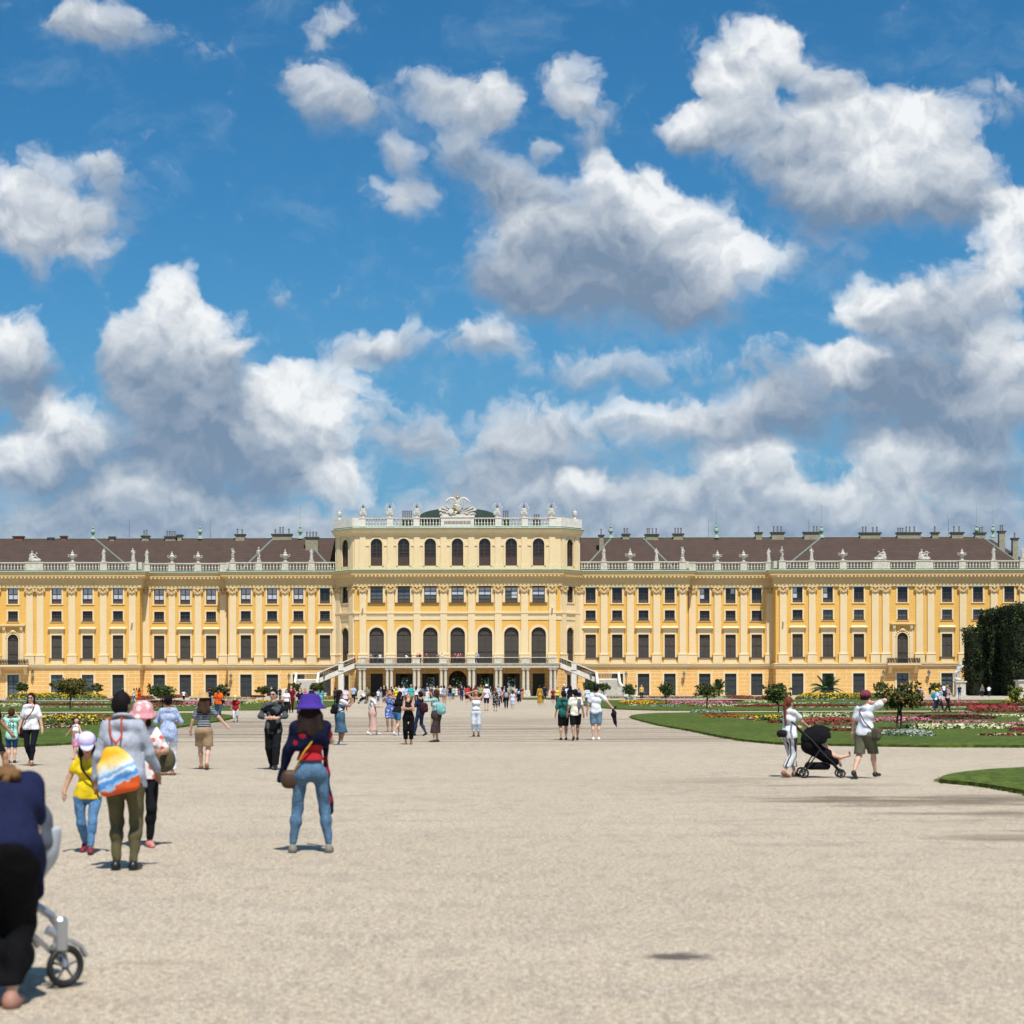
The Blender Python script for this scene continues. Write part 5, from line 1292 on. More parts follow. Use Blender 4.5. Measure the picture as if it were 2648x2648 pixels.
RL = [('A', -1, 1206, 'gL', 'reclining stone figure group on the balustrade at the left edge'), ('A', -1, 1094.0, 'gl', 'reclining white stone figure on the far left balustrade, above paired pilasters'),
      ('A', -1, 996, 'u', 'white stone urn between the reclining figure and first statue at far left'), ('A', -1, 915, 'robed', 'robed stone statue standing beside the far left roof hip'), ('A', -1, 839, 'standing', 'stone statue on the corner pier of the far left projecting wing'),
      ('B', -1, 804, 'robed', 'stone statue just right of the far left wing corner, set back'), ('B', -1, 739, 'u', 'white urn on the recessed left balustrade, nearer the far wing'), ('B', -1, 671.5, 'u', 'white urn on the recessed left balustrade, nearer the central block'),
      ('C', -1, 581.5, 'reaching', 'stone statue above the corner where left wing steps forward'), ('C', -1, 514, 'helmeted', 'stone statue in front of the left diagonal hip of the small roof, left of centre'), ('C', -1, 446, 'U', 'large white urn with handles on the balustrade left of central block'), ('C', -1, 378, 'standing', 'stone statue nearest the central block on the left balustrade'),
      ('C', 1, 378, 'robed', 'stone statue nearest the central block on the right balustrade'), ('C', 1, 446, 'U', 'large white urn with handles on the balustrade right of central block'), ('C', 1, 514, 'standing', 'stone statue in front of the diagonal hip of the small roof, right of centre'), ('C', 1, 581.5, 'reaching', 'stone statue with raised arm where right wing steps back'),
      ('B', 1, 671.5, 'u', 'white urn on the recessed right balustrade, nearer the central block'), ('B', 1, 739, 'u', 'white urn on the recessed right balustrade, nearer the far wing'), ('B', 1, 804, 'robed', 'stone statue just left of the far right wing corner, set back'),
      ('A', 1, 839, 'helmeted', 'stone statue with helmet on corner pier of far right wing'), ('A', 1, 915, 'standing', 'stone statue beside the diagonal roof hip at far right'), ('A', 1, 996, 'u', 'white urn on far right balustrade, left of the open roof window'),
      ('A', 1, 1094.0, 'gr', 'seated stone figure group leaning right on far right balustrade'), ('A', 1, 1206, 'gp', 'stone figure group with small child on far right balustrade'), ('A', 1, 1304, 'u', 'white urn on the balustrade near the right end of the palace'), ('A', 1, 1386, 'robed', 'stone statue in front of the tall pale chimney at far right'), ('A', 1, 1461, 'standing', 'stone statue at the right edge of the photo on the balustrade')]
random.seed(11)
for key, s, u, k, lab in RL:
    yy, Yd = RB[key]; x = PX0 + s*ux(u, Yd); y = PY0 + yy - .02; z = 22.04
    if k in ('u', 'U'): place(UR[k == 'U'], x, y, z, lab, 'urn', 'urns on the roof balustrade')
    elif k[0] == 'g': place(GR[{'L': 'left', 'l': 'left', 'r': 'right', 'p': 'putto'}[k[1]]], x, y, z, lab, 'statue', 'statues on the roof balustrade')
    else: place(SF[k], x, y, z, lab, 'statue', 'statues on the roof balustrade', rz=math.pi + random.uniform(-.5, .5), sc=random.uniform(.93, 1.02))
for px, lab in ((940, 'leftmost weapons trophy on the parapet of the central block'), (1009, 'second weapons trophy from left on the central parapet'), (1078.5, 'weapons trophy just left of the eagle on the central parapet'),
                (1286.5, 'weapons trophy just right of the eagle on the central parapet'), (1356, 'second weapons trophy from right on the central parapet'), (1426.5, 'rightmost weapons trophy on the parapet of the central block')):
    place(TR, pw(px, 300), 300, 28.9, lab, 'trophy', 'stone trophies of arms above the gallery')
def vase():
    return MB().lathe(0, 0, [(.28, 0), (.28, .15), (.12, .28), (.12, .4), (.36, .7), (.40, 1.15), (.34, 1.25), (.38, 1.4), (.1, 1.45)], 12).build('urn', M['whitewall'])
vt = vase(); place(vt, pw(878.5, 303), 303.2, 28.87, 'small white vase on the left corner of the central parapet', 'urn', 'corner vases'); place(vt, pw(1487, 303), 303.2, 28.87, 'small white vase on the right corner of the central parapet', 'urn', 'corner vases')
# the eagle over trophies of arms
eg = empty('eagle_sculpture', (pw(1184, 300), 299.8, 29.35)); tag(eg, 'white stone eagle with spread wings over flags, cannons and shields, crowned with gilding', 'sculpture')
F = Field(.06); F.ell((0, 0, 1.75), (.42, .35, .75), k=.1); F.cap((0, -.05, 2.35), (-.05, -.15, 2.75), .17, .12, k=.1); F.ell((.0, -.2, 2.82), (.13, .2, .12), k=.05); F.cap((-.2, -.1, 1.2), (-.3, -.15, .8), .12, .08, k=.06); F.cap((.2, -.1, 1.2), (.3, -.15, .8), .12, .08, k=.06)
obj_np('eagle_body', F.mesh(wob=.02, wf=9), M['statue'], eg)
for s in (-1, 1):
    F = Field(.06)
    pts = [(.25, 2.2), (.6, 2.62), (1.05, 2.72), (1.5, 2.5), (1.9, 2.05)]
    for (x0, z0), (x1, z1) in zip(pts[:-1], pts[1:]): F.cap((s*x0, .05, z0), (s*x1, .05, z1), .14, .11, k=.06)
    for x0, z0, x1, z1 in ((.6, 2.5, .75, 1.7), (.95, 2.6, 1.1, 1.85), (1.3, 2.5, 1.4, 1.95), (1.6, 2.35, 1.7, 1.95), (.35, 2.2, .5, 1.6)): F.cap((s*x0, .08, z0), (s*x1, .08, z1), .12, .06, k=.08)
    obj_np('wing', F.mesh(wob=.02, wf=12), M['whitewall'], eg)
    for (x0, z0, x1, z1, r) in ((.3, .2, 2.6, 1.15, .13), (.5, .15, 3.05, .75, .14), (.2, .3, 1.9, 1.4, .10)): MB().tube([(s*x0, -.1, z0), (s*x1, .0, z1)], r*.8, 7, r1=r).build('cannon_barrel', M['statue'], eg)
    MB().add([(s*.8, .1, .3), (s*2.9, .12, 1.5), (s*3.1, .1, 1.0), (s*2.2, .2, .35)], [(0,1,2,3), (3,2,1,0)])
    fl = MB(); fl.prism([(1.0*s, .2), (2.2*s, .25), (3.0*s, .95), (2.5*s, 1.35), (1.7*s, 1.0)][::s], .12, .2); fl.build('flag', M['whitewall'], eg)
    for k in range(4): MB().tube([(s*(.5+.25*k), .1, .5), (s*(.9+.42*k), .1, 1.9-.1*k)], .03, 4).build('lance', M['whitewall'], eg)
MB().lathe(0, 0, [(.02, 0), (.42, .03), (.42, .1), (.02, .13)], 14).xf(Matrix.Translation((-1.05, -.35, .5)) @ Matrix.Rotation(R(90), 4, 'X')).build('drum', M['whitewall'], eg)
MB().ell((.15, -.35, 1.0), (.45, .18, .62), 12, 8).build('shield', M['statue'], eg)
MB().tube([(-.25+.42*math.cos(a), -.3, .95+.6*math.sin(a)) for a in [2*math.pi*k/14 for k in range(15)]], .09, 6).build('gilded_wreath', M['gold'], eg)
MB().lathe(0, -.1, [(.30, 2.75), (.32, 2.85), (.20, 3.0), (.22, 3.1), (.08, 3.25), (.10, 3.32), (.02, 3.62)], 10).build('gilded_crown', M['gold'], eg)
F = Field(.07)
for k in range(26): a = random.uniform(-2.9, 2.9); F.ell((a, random.uniform(-.2, .15), random.uniform(.05, .35)*(1.3-abs(a)/3)), (random.uniform(.15, .3), .2, random.uniform(.12, .25)), k=.05)
obj_np('rock_base', F.mesh(), M['statue'], eg)

# ------------------------------------------------------------------ lanterns
def lantern(wallmount):
    b = MB()
    if wallmount: b.tube([(0, .5, -1.0), (0, .1, -.95), (0, 0, -.35)], .035, 5)
    else: b.tube([(0, 0, -2.6), (0, 0, -.3)], .05, 6); b.lathe(0, 0, [(.16, -2.6), (.14, -2.3), (.06, -2.2)], 8)
    o = b.build('lantern', M['iron'])
    MB().frus(0, 0, -.35, .25, .10, .10, .22, .22).build('lantern_glass', M['lampglass'], o)
    MB().frus(0, 0, .25, .5, .27, .27, .05, .05).lathe(0, 0, [(.05, .5), (.08, .56), (.02, .7)], 6).tube([(-.2, -.2, .25), (-.1, -.1, -.35)], .02, 4).tube([(.2, -.2, .25), (.1, -.1, -.35)], .02, 4).build('lantern_roof', M['iron'], o)
    return o
M['lampglass'] = mat('lamp_glass', (.30, .33, .30), .15)
lw, lp = lantern(True), lantern(False)
for px, py, y, w, lab in ((84, 1742, 302.4, 1, 'wall lantern at far left beside the balcony door'), (597, 1752, 303.4, 1, 'wall lantern on ground floor near the left wing step'), (1769, 1746, 303.4, 1, 'wall lantern on ground floor right of the right staircase'),
                       (2285, 1742, 302.4, 1, 'wall lantern left of the right balcony'), (2402, 1742, 302.4, 1, 'wall lantern right of the right balcony'),
                       (747, 1752, 288.4, 0, 'lantern on outer side of the left staircase'), (838, 1751, 288, 0, 'lantern on inner side of the left staircase by white pedestal'), (1528, 1751, 288, 0, 'lantern on inner side of the right staircase'), (1619, 1747, 288.4, 0, 'lantern on outer side of the right staircase')):
    z = EYE + (VPY - py + (px-VPX)*-.0019)*y/FPX
    o = place(lw if w else lp, pw(px, y), y, z, lab, 'lantern', 'iron lanterns by the palace')
    if not w:
        b = MB(); x = pw(px, y); b.box(x-.42, x+.42, y-.42, y+.42, 0, .25); b.box(x-.34, x+.34, y-.34, y+.34, .25, max(.5, z-2.75)); b.box(x-.42, x+.42, y-.42, y+.42, max(.5, z-2.75), max(.5, z-2.75)+.15)
        tag(b.build('pedestal', M['whitewall']), {747: 'white pedestal under the outer lantern, left staircase', 838: 'white pedestal under the inner lantern, left staircase', 1528: 'white pedestal under the inner lantern, right staircase', 1619: 'white pedestal under the outer lantern, right staircase'}[px], 'pedestal', 'pedestals by the stairs')

# ------------------------------------------------------------------ vegetation
def leafmat(name, a, b_, var=.35, rough=.6):
    m = bpy.data.materials.new(name); m.use_nodes = True; nt, b = nodes_of(m); b.inputs['Roughness'].default_value = rough; b.inputs['Specular IOR Level'].default_value = .25
    g = nt.nodes.new('ShaderNodeNewGeometry'); nt.links.new(mixc(nt, g.outputs['Random Per Island'], a, b_), b.inputs['Base Color']); return m
LM = {'green': leafmat('leaf_green', (.016, .042, .008), (.085, .125, .028)), 'olive': leafmat('leaf_olive', (.024, .045, .008), (.115, .125, .030)), 'rust': leafmat('rust_berries', (.30, .07, .015), (.45, .16, .03)),
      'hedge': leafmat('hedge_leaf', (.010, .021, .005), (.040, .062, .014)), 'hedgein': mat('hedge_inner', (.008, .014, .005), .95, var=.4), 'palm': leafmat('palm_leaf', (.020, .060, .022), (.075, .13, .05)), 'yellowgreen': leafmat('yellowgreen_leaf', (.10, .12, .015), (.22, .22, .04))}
BARK = mat('bark', (.085, .055, .035), .95, var=.4, vscale=8, bump=.5)
def leaves(n, centers, size, rnd, droop=0.0, asp=1.6):
    """many small leaf faces inside a set of ellipsoid clumps"""
    cen = np.array([c[0] for c in centers]); rad = np.array([c[1] for c in centers]); w = rad.prod(1)**.5; w = w/w.sum()
    ci = rnd.choice(len(centers), n, p=w)
    d = rnd.normal(size=(n, 3)); d /= np.linalg.norm(d, axis=1)[:, None]; r = rnd.random(n)**.45
    P = cen[ci] + d*rad[ci]*r[:, None]
    a = rnd.normal(size=(n, 3)); a[:, 2] -= droop; a /= np.linalg.norm(a, axis=1)[:, None]
    b = np.cross(a, rnd.normal(size=(n, 3))); b /= np.linalg.norm(b, axis=1)[:, None]
    s = size*(.6+.8*rnd.random(n))[:, None]
    V = np.stack([P - a*s*asp*.5, P + b*s*.5, P + a*s*asp*.5, P - b*s*.5], 1).reshape(-1, 3)
    F = np.arange(4*n).reshape(-1, 4); return V, F
def flat_obj(name, VF, m, parent=None):
    o = obj_np(name, VF, m, parent); o.data.polygons.foreach_set('use_smooth', [False]*len(o.data.polygons)); return o
def tree(px, ybase, ytop, wpx, label, seed, kind='green', crown_lo=.35, berries=0, multi=1, dist=None, pot=False, gapy=.8, cat='tree', group='small trees in the flower parterre'):
    Y = dist or gd(ybase, px); x = pw(px, Y); H = (ybase-ytop)*Y/FPX if not dist else EYE - (ytop + (px-VPX)*.0019 - VPY)*Y/FPX
    Wd = wpx*Y/FPX/2*1.22; rnd = np.random.default_rng(seed); rr = random.Random(seed)
    e = empty('tree' if not pot else 'potted_tree', (x, Y, 0)); tag(e, label, cat, group)
    zlo = H*(crown_lo-.12); hb = 0
    if pot:
        hb = .55; pm = MB().lathe(0, 0, [(.32, 0), (.36, .05), (.40, .5), (.44, .52), (.44, .6), (.38, .6)], 12) if pot == 'white' else MB().box(-.38, .38, -.38, .38, 0, .6).box(-.43, .43, -.43, .43, .6, .68)
        pm.build('planter', M['whitewall'], e)
    cl = []; zc = (zlo+H)/2; rz = (H-zlo)/2
    for k in range(13):
        a = rr.random()*6.28; q = rr.random()**.6
        c = (math.cos(a)*Wd*.66*q, math.sin(a)*Wd*.66*q, zc + rr.uniform(-.62, .70)*rz*(1-.35*q)); s = rr.uniform(.32, .58)
        cl.append((c, (Wd*s, Wd*s, rz*s*.9)))
    cl.append(((0, 0, zc), (Wd*.55, Wd*.55, rz*.55)))
    for k in range(7):
        a = rr.random()*6.28; cl.append(((math.cos(a)*Wd*.85, math.sin(a)*Wd*.85, zc+rr.uniform(-.5, .8)*rz), (Wd*.16, Wd*.16, rz*.18)))
    sz = max(.075, Y*.00050)
    n = int(min(20000, 5.5*Wd*Wd*rz/(sz**2)*1.15 + 700))
    flat_obj('crown', leaves(n, cl, sz*1.25, rnd), LM[kind], e)
    if berries: flat_obj('blossoms', leaves(int(n*berries), [(c, tuple(q*1.06 for q in r)) for c, r in cl], sz*.9, rnd, asp=1.1), LM['rust'], e)
    b = MB()
    for m in range(multi):
        o = (m-(multi-1)/2)*.16; b.tube([(o, 0, hb), (o*1.1+rr.gauss(0, .02), rr.gauss(0, .02), (hb+zlo)*.5), (o*.8, 0, zlo*.95), (0, 0, zc)], .05 if H < 3.2 else .065, 6, r1=.025)
    for k in range(6):
        c = cl[k][0]; b.tube([(0, 0, zlo*.9), (c[0]*.5, c[1]*.5, (zlo+c[2])/2+.05), c], .022, 5, r1=.01)
    b.build('trunk', BARK, e); return e
tree(182, 1837, 1748, 92, 'tall thin tree with rusty orange blossoms in the left parterre', 1, 'olive', .46, .28, gapy=.6)
tree(420, 1838, 1765, 66, 'dark green round tree behind the woman in striped blouse', 2, 'green', .42)
tree(572, 1822, 1768, 48, 'small reddish green tree behind the man in orange shirt', 3, 'olive', .35, .10)
tree(680, 1812, 1771, 38, 'small airy tree left of the man in grey denim jacket', 4, 'olive', .40, .05)
tree(1722, 1826, 1762, 40, 'small dark tree in front of ground floor windows right of stairs', 5, 'green', .42, .05)
tree(1828, 1834, 1764, 58, 'wide small tree in the middle of the right flower beds', 6, 'olive', .44, .06)
tree(2012, 1845, 1762, 72, 'dense dark tree above the ponytailed woman with stroller', 7, 'green', .40, .03)
tree(2326, 1888, 1756, 112, 'large tree full of orange blossoms right of maroon-capped man', 8, 'olive', .44, .34, multi=2)
tree(2628, 1830, 1770, 38, 'yellowish thin tree in front of the tall dark hedge', 9, 'yellowgreen', .38)
for px, yt, wp, lab, pot in ((57, 1764, 27, 'potted tree by the left balcony door', 'box'), (250, 1765, 28, 'potted tree between far left ground floor windows', 'white'), (762, 1764, 30, 'potted tree in front of the left staircase, outer one', 'box'), (822, 1762, 36, 'potted tree in front of the left staircase, inner one', 'box'),
                   (1527, 1760, 34, 'potted tree left of the right staircase', 'box'), (1561, 1766, 30, 'potted tree in front of the right staircase steps', 'box'), (2275, 1760, 28, 'potted tree left of the orange-blossomed tree', 'white'), (2420, 1764, 28, 'potted tree right of the right balcony', 'white')):
    tree(px, 0, yt, wp, lab, px, 'green' if px % 2 else 'olive', .42, .02, dist=284 + (px % 5), pot=pot, group='potted trees along the palace')
tree(1627, 1818, 1767, 33, 'small tree in white pot in front of the right stairs lantern', 31, 'green', .42, pot='white')
def palm(px, ybase, ytop, wpx, label, seed, n=22):
    Y = gd(ybase, px); rr = random.Random(seed); H = (ybase-ytop)*Y/FPX; Wd = wpx*Y/FPX/2
    H *= 1.22; Wd *= 1.1; e = empty('palm', (pw(px, Y), Y, 0)); tag(e, label, 'palm tree', 'palms in the parterre')
    tz = H*.22; MB().lathe(0, 0, [(.16, 0), (.20, tz*.5), (.24, tz), (.10, tz+.15)], 8).build('trunk', BARK, e)
    b = MB()
    for i in range(n):
        a = i*2.399 + rr.gauss(0, .2); el = rr.uniform(.25, 1.45); L = rr.uniform(.75, 1.0); R_ = Wd*L; pts = []
        for k in range(7):
            t = k/6; r = R_*t*(.25+.75*math.cos(el)); z = tz + (H-tz)*L*(math.sin(el)*1.05*t - .55*t*t*(1.15-math.sin(el)*.55)); pts.append(Vector((math.cos(a)*r, math.sin(a)*r, z)))
        b.tube(pts, .03, 4, r1=.012)
        for k in range(1, 26):
            t = k/26*6; i0 = min(int(t), 5); p = pts[i0].lerp(pts[i0+1], t-i0); d = (pts[i0+1]-pts[i0]).normalized(); sd = d.cross(Vector((0,0,1))); sd = sd.normalized() if sd.length > .01 else Vector((1,0,0))
            ll = Wd*.42*math.sin(math.pi*min(1, .15+t/6*.85))**.7*.8
            for s in (-1, 1):
                q = p + (sd*s*.8 + d*.7 + Vector((0,0,-.25))).normalized()*ll; w = d*.07
                b.add([p-w, p+w, q], [(0,1,2)])
    b.build('fronds', LM['palm'], e)
palm(172, 1798.5, 1742, 96, 'wide palm behind the rusty blossomed tree at far left', 5)
palm(487, 1800, 1750, 66, 'palm behind yellow flowers left of the orange-shirted man', 6)
palm(1859, 1800, 1744, 52, 'small upright palm behind yellow flowers right of stairs', 7)
palm(2137, 1802, 1734, 100, 'big spreading palm behind yellow flowers above the stroller', 8, 26)
# tall clipped hedge at the right
def hedge(px0, px1, ytop, Y, depth, label, seed, slope=0):
    rnd = np.random.default_rng(seed); x0, x1 = pw(px0, Y), pw(px1, Y); H = EYE + (VPY - ytop - (px0-VPX)*.0019)*Y/FPX
    e = empty('hedge', ((x0+x1)/2, Y, 0)); tag(e, label, 'hedge', 'tall clipped hedges at the right'); hw = (x1-x0)/2
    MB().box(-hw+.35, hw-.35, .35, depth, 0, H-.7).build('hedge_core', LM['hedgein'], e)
    n = int(hw*2*H*26); P = np.stack([rnd.uniform(-hw, hw, n), np.abs(rnd.normal(0, .22, n)), rnd.uniform(0, H, n)], 1)
    n2 = int(depth*H*14); P2 = np.stack([-hw + np.abs(rnd.normal(0, .2, n2)), rnd.uniform(0, depth, n2), rnd.uniform(0, H, n2)], 1)
    n3 = int(hw*2*depth*20); P3 = np.stack([rnd.uniform(-hw, hw, n3), rnd.uniform(0, depth, n3), H - np.abs(rnd.normal(0, .35, n3)) + .5*np.sin(rnd.uniform(0, 6, n3))*.6], 1)
    n4 = int(hw*30); P4 = np.stack([rnd.uniform(-hw, hw, n4), rnd.uniform(0, 1.5, n4), H + rnd.random(n4)*.5], 1)
    P = np.concatenate([P, P2, P3, P4]); lump = .35*np.sin(P[:,0]*1.3+2*np.sin(P[:,2]*.8)+seed) + .25*np.sin(P[:,2]*1.9+P[:,0]*.7); P[:,1] += lump; P[:,0] += .25*np.sin(P[:,2]*1.1)
    n = len(P); a = rnd.normal(size=(n,3)); a /= np.linalg.norm(a,axis=1)[:,None]; b = np.cross(a, rnd.normal(size=(n,3))); b /= np.linalg.norm(b,axis=1)[:,None]; s = .17*(.6+.9*rnd.random(n))[:,None]
    V = np.stack([P-a*s, P+b*s*.7, P+a*s, P-b*s*.7], 1).reshape(-1,3); flat_obj('hedge_foliage', (V, np.arange(4*n).reshape(-1,4)), LM['hedge'], e)
hedge(2514, 2564, 1624, 288, 6, 'low step of the tall dark clipped hedge beside the palace', 1)
hedge(2561, 2627, 1576, 286, 8, 'middle block of the tall dark clipped hedge', 2)
hedge(2622, 2760, 1564, 278, 10, 'nearest and darkest block of hedge at right edge', 3)
# statue on a pedestal in front of the palace and the pedestal at the edge
def pedestal(px, Y, w, zt, name, label, sub=None):
    x = pw(px, Y); b = MB(); b.box(x-w*.62, x+w*.62, Y-w*.62, Y+w*.62, 0, .25); b.box(x-w*.5, x+w*.5, Y-w*.5, Y+w*.5, .25, zt-.2); b.box(x-w*.6, x+w*.6, Y-w*.6, Y+w*.6, zt-.2, zt)
    return tag(b.build(name, M['stone']), label, 'pedestal', 'garden statue pedestals')
pedestal(2482, 266, 1.35, 2.25, 'pedestal', 'stone pedestal under the garden statue, right of the palace door')
pedestal(2648, 262, 1.9, 2.4, 'pedestal', 'pale pedestal at the right edge in front of the hedge')
J = person_parts(2.55, .05, 'm', arms=('neck', 'back'), legs='contra', side=-9, lean=-4); F = body_field(J, .05, 'm', 1.25)
F.cap((-.35, 0, 2.0), (.5, .1, 1.1), .22, .26, k=.2); F.cap((.5, .1, 1.2), (.62, .1, .35), .22, .16, k=.15); F.ell((.1, 0, .2), (.5, .4, .28), k=.1); F.cap((-.3, 0, 2.5), (-.3, 0, 2.2), .2, .22, k=.1); F.cap((.1,-.1,.1), (.25,-.1,1.2), .16, .2, k=.1)
o = obj_np('garden_statue', F.mesh(wob=.02, wf=5), M['statue']); o.location = (pw(2479, 266), 266, 2.25); o.rotation_euler = (0, 0, math.pi); tag(o, 'large pale stone statue of twisting figures on pedestal in front of palace', 'statue')

# ------------------------------------------------------------------ flower beds
FC = {'yellow': ((.62, .36, .01), (.85, .60, .03)), 'cream': ((.52, .50, .22), (.76, .73, .45)), 'pink': ((.50, .08, .16), (.74, .27, .36)), 'red': ((.16, .012, .012), (.34, .028, .022)), 'crimson': ((.26, .018, .025), (.48, .06, .07)),
      'maroon': ((.05, .008, .012), (.11, .016, .02)), 'silver': ((.22, .27, .22), (.42, .47, .40)), 'orange': ((.30, .06, .008), (.60, .20, .015)), 'salmon': ((.46, .15, .11), (.66, .32, .24)), 'white': ((.75, .73, .66), (.88, .86, .78))}
FM = {k: leafmat('petals_'+k, tuple(.78*q for q in a), tuple(.86*q for q in b), rough=.8) for k, (a, b) in FC.items()}
BEDG = leafmat('bed_leaves', (.035, .065, .012), (.09, .13, .03)); BEDR = leafmat('bed_leaves_dark', (.05, .018, .012), (.10, .05, .02))
SOIL = mat('bed_soil', (.055, .06, .025), .95, var=.4, vscale=4)
def bed(x0, x1, y0, y1, col, h=.30, label='', seed=0, leafy=.35, skew=0, mix2=None, tall=False):
    """x range and near / far edge in photo pixels of the ground; an organic strip of bedding plants"""
    Y0 = gd(y0, (x0+x1)/2); lift = h*FPX/Y0
    fr_ = .72 if not tall else .86
    if lift > (y0-y1)*fr_: h = (y0-y1)*fr_*Y0/FPX
    y1 = y1 + h*FPX/Y0; h *= 1.0
    rnd = np.random.default_rng(seed + int(x0)); Yn, Yf = gd(y0, (x0+x1)/2), gd(y1, (x0+x1)/2)
    n = 26; t = np.linspace(0, 1, n)
    def wob(k): return .5*np.sin(t*(5+k) + k*2.1 + seed) + .3*np.sin(t*13 + k)
    env = np.minimum(1, np.minimum(t, 1-t)*7)**.5
    Ym = (Yn+Yf)/2; hd = (Yf-Yn)/2
    near = Ym - hd*env*(1 - .12*wob(1)) + skew*(t-.5); far = Ym + hd*env*(1 - .12*wob(2)) + skew*(t-.5)
    xs = (x0 + (x1-x0)*t - VPX)/FPX*Ym
    b = MB(); vs = []; fs = []
    for i in range(n):
        for q, z in ((0, 0.0), (.12, h*.75), (.5, h*.9), (.88, h*.75), (1, 0.0)): vs.append((xs[i], near[i]+(far[i]-near[i])*q, z*env[i]))
    for i in range(n-1):
        for k in range(4): fs.append((i*5+k, (i+1)*5+k, (i+1)*5+k+1, i*5+k+1))
    b.add(vs, fs); o = b.build('flower_bed', SOIL); tag(o, label, 'flower bed', 'flower beds of the parterre')
    sz = .075 + Ym*.00050; area = float(np.trapezoid(far-near, xs)) if hasattr(np, 'trapezoid') else float(np.trapz(far-near, xs))
    N = int(min(12000, abs(area)/(sz*sz)*1.4 + 60))
    def pts(N, zlo, zhi):
        tt = rnd.random(N); q = rnd.random(N); xx = np.interp(tt, t, xs); a = np.interp(tt, t, near); c = np.interp(tt, t, far); yy = a + (c-a)*q
        prof = np.minimum(1, np.minimum(q, 1-q)*6)**.5*np.interp(tt, t, env); return np.stack([xx, yy, prof*h*(zlo + (zhi-zlo)*rnd.random(N)) + .02], 1)
    def quads(P, s, up):
        N = len(P); nrm = rnd.normal(size=(N,3))*.7; nrm[:,2] += up; nrm[:,1] -= .5; nrm /= np.linalg.norm(nrm,axis=1)[:,None]
        a = np.cross(nrm, rnd.normal(size=(N,3))); a /= np.linalg.norm(a,axis=1)[:,None]; c = np.cross(nrm, a); s = (s*(.5+.7*rnd.random(N)))[:,None]
        return np.stack([P-a*s, P-c*s, P+a*s, P+c*s], 1).reshape(-1,3), np.arange(4*N).reshape(-1,4)
    if tall: flat_obj('leaves', quads(pts(int(N*1.1), .2, .95), sz*.8, .2), BEDG, o)['kind'] = 'stuff'
    else: flat_obj('leaves', quads(pts(int(N*.7), .4, .95), sz*.7, .5), BEDR if col in ('red', 'maroon') else BEDG, o)['kind'] = 'stuff'
    fr = 1-leafy
    if mix2: flat_obj('blooms', quads(pts(int(N*.4*fr*1.6), .8, 1.15), sz*.52, 1), FM[mix2], o)['kind'] = 'stuff'
    flat_obj('blooms', quads(pts(int(N*fr*(1.5 if not mix2 else .9)), .75 if not tall else .55, 1.15), sz*.52, 1), FM[col], o)['kind'] = 'stuff'
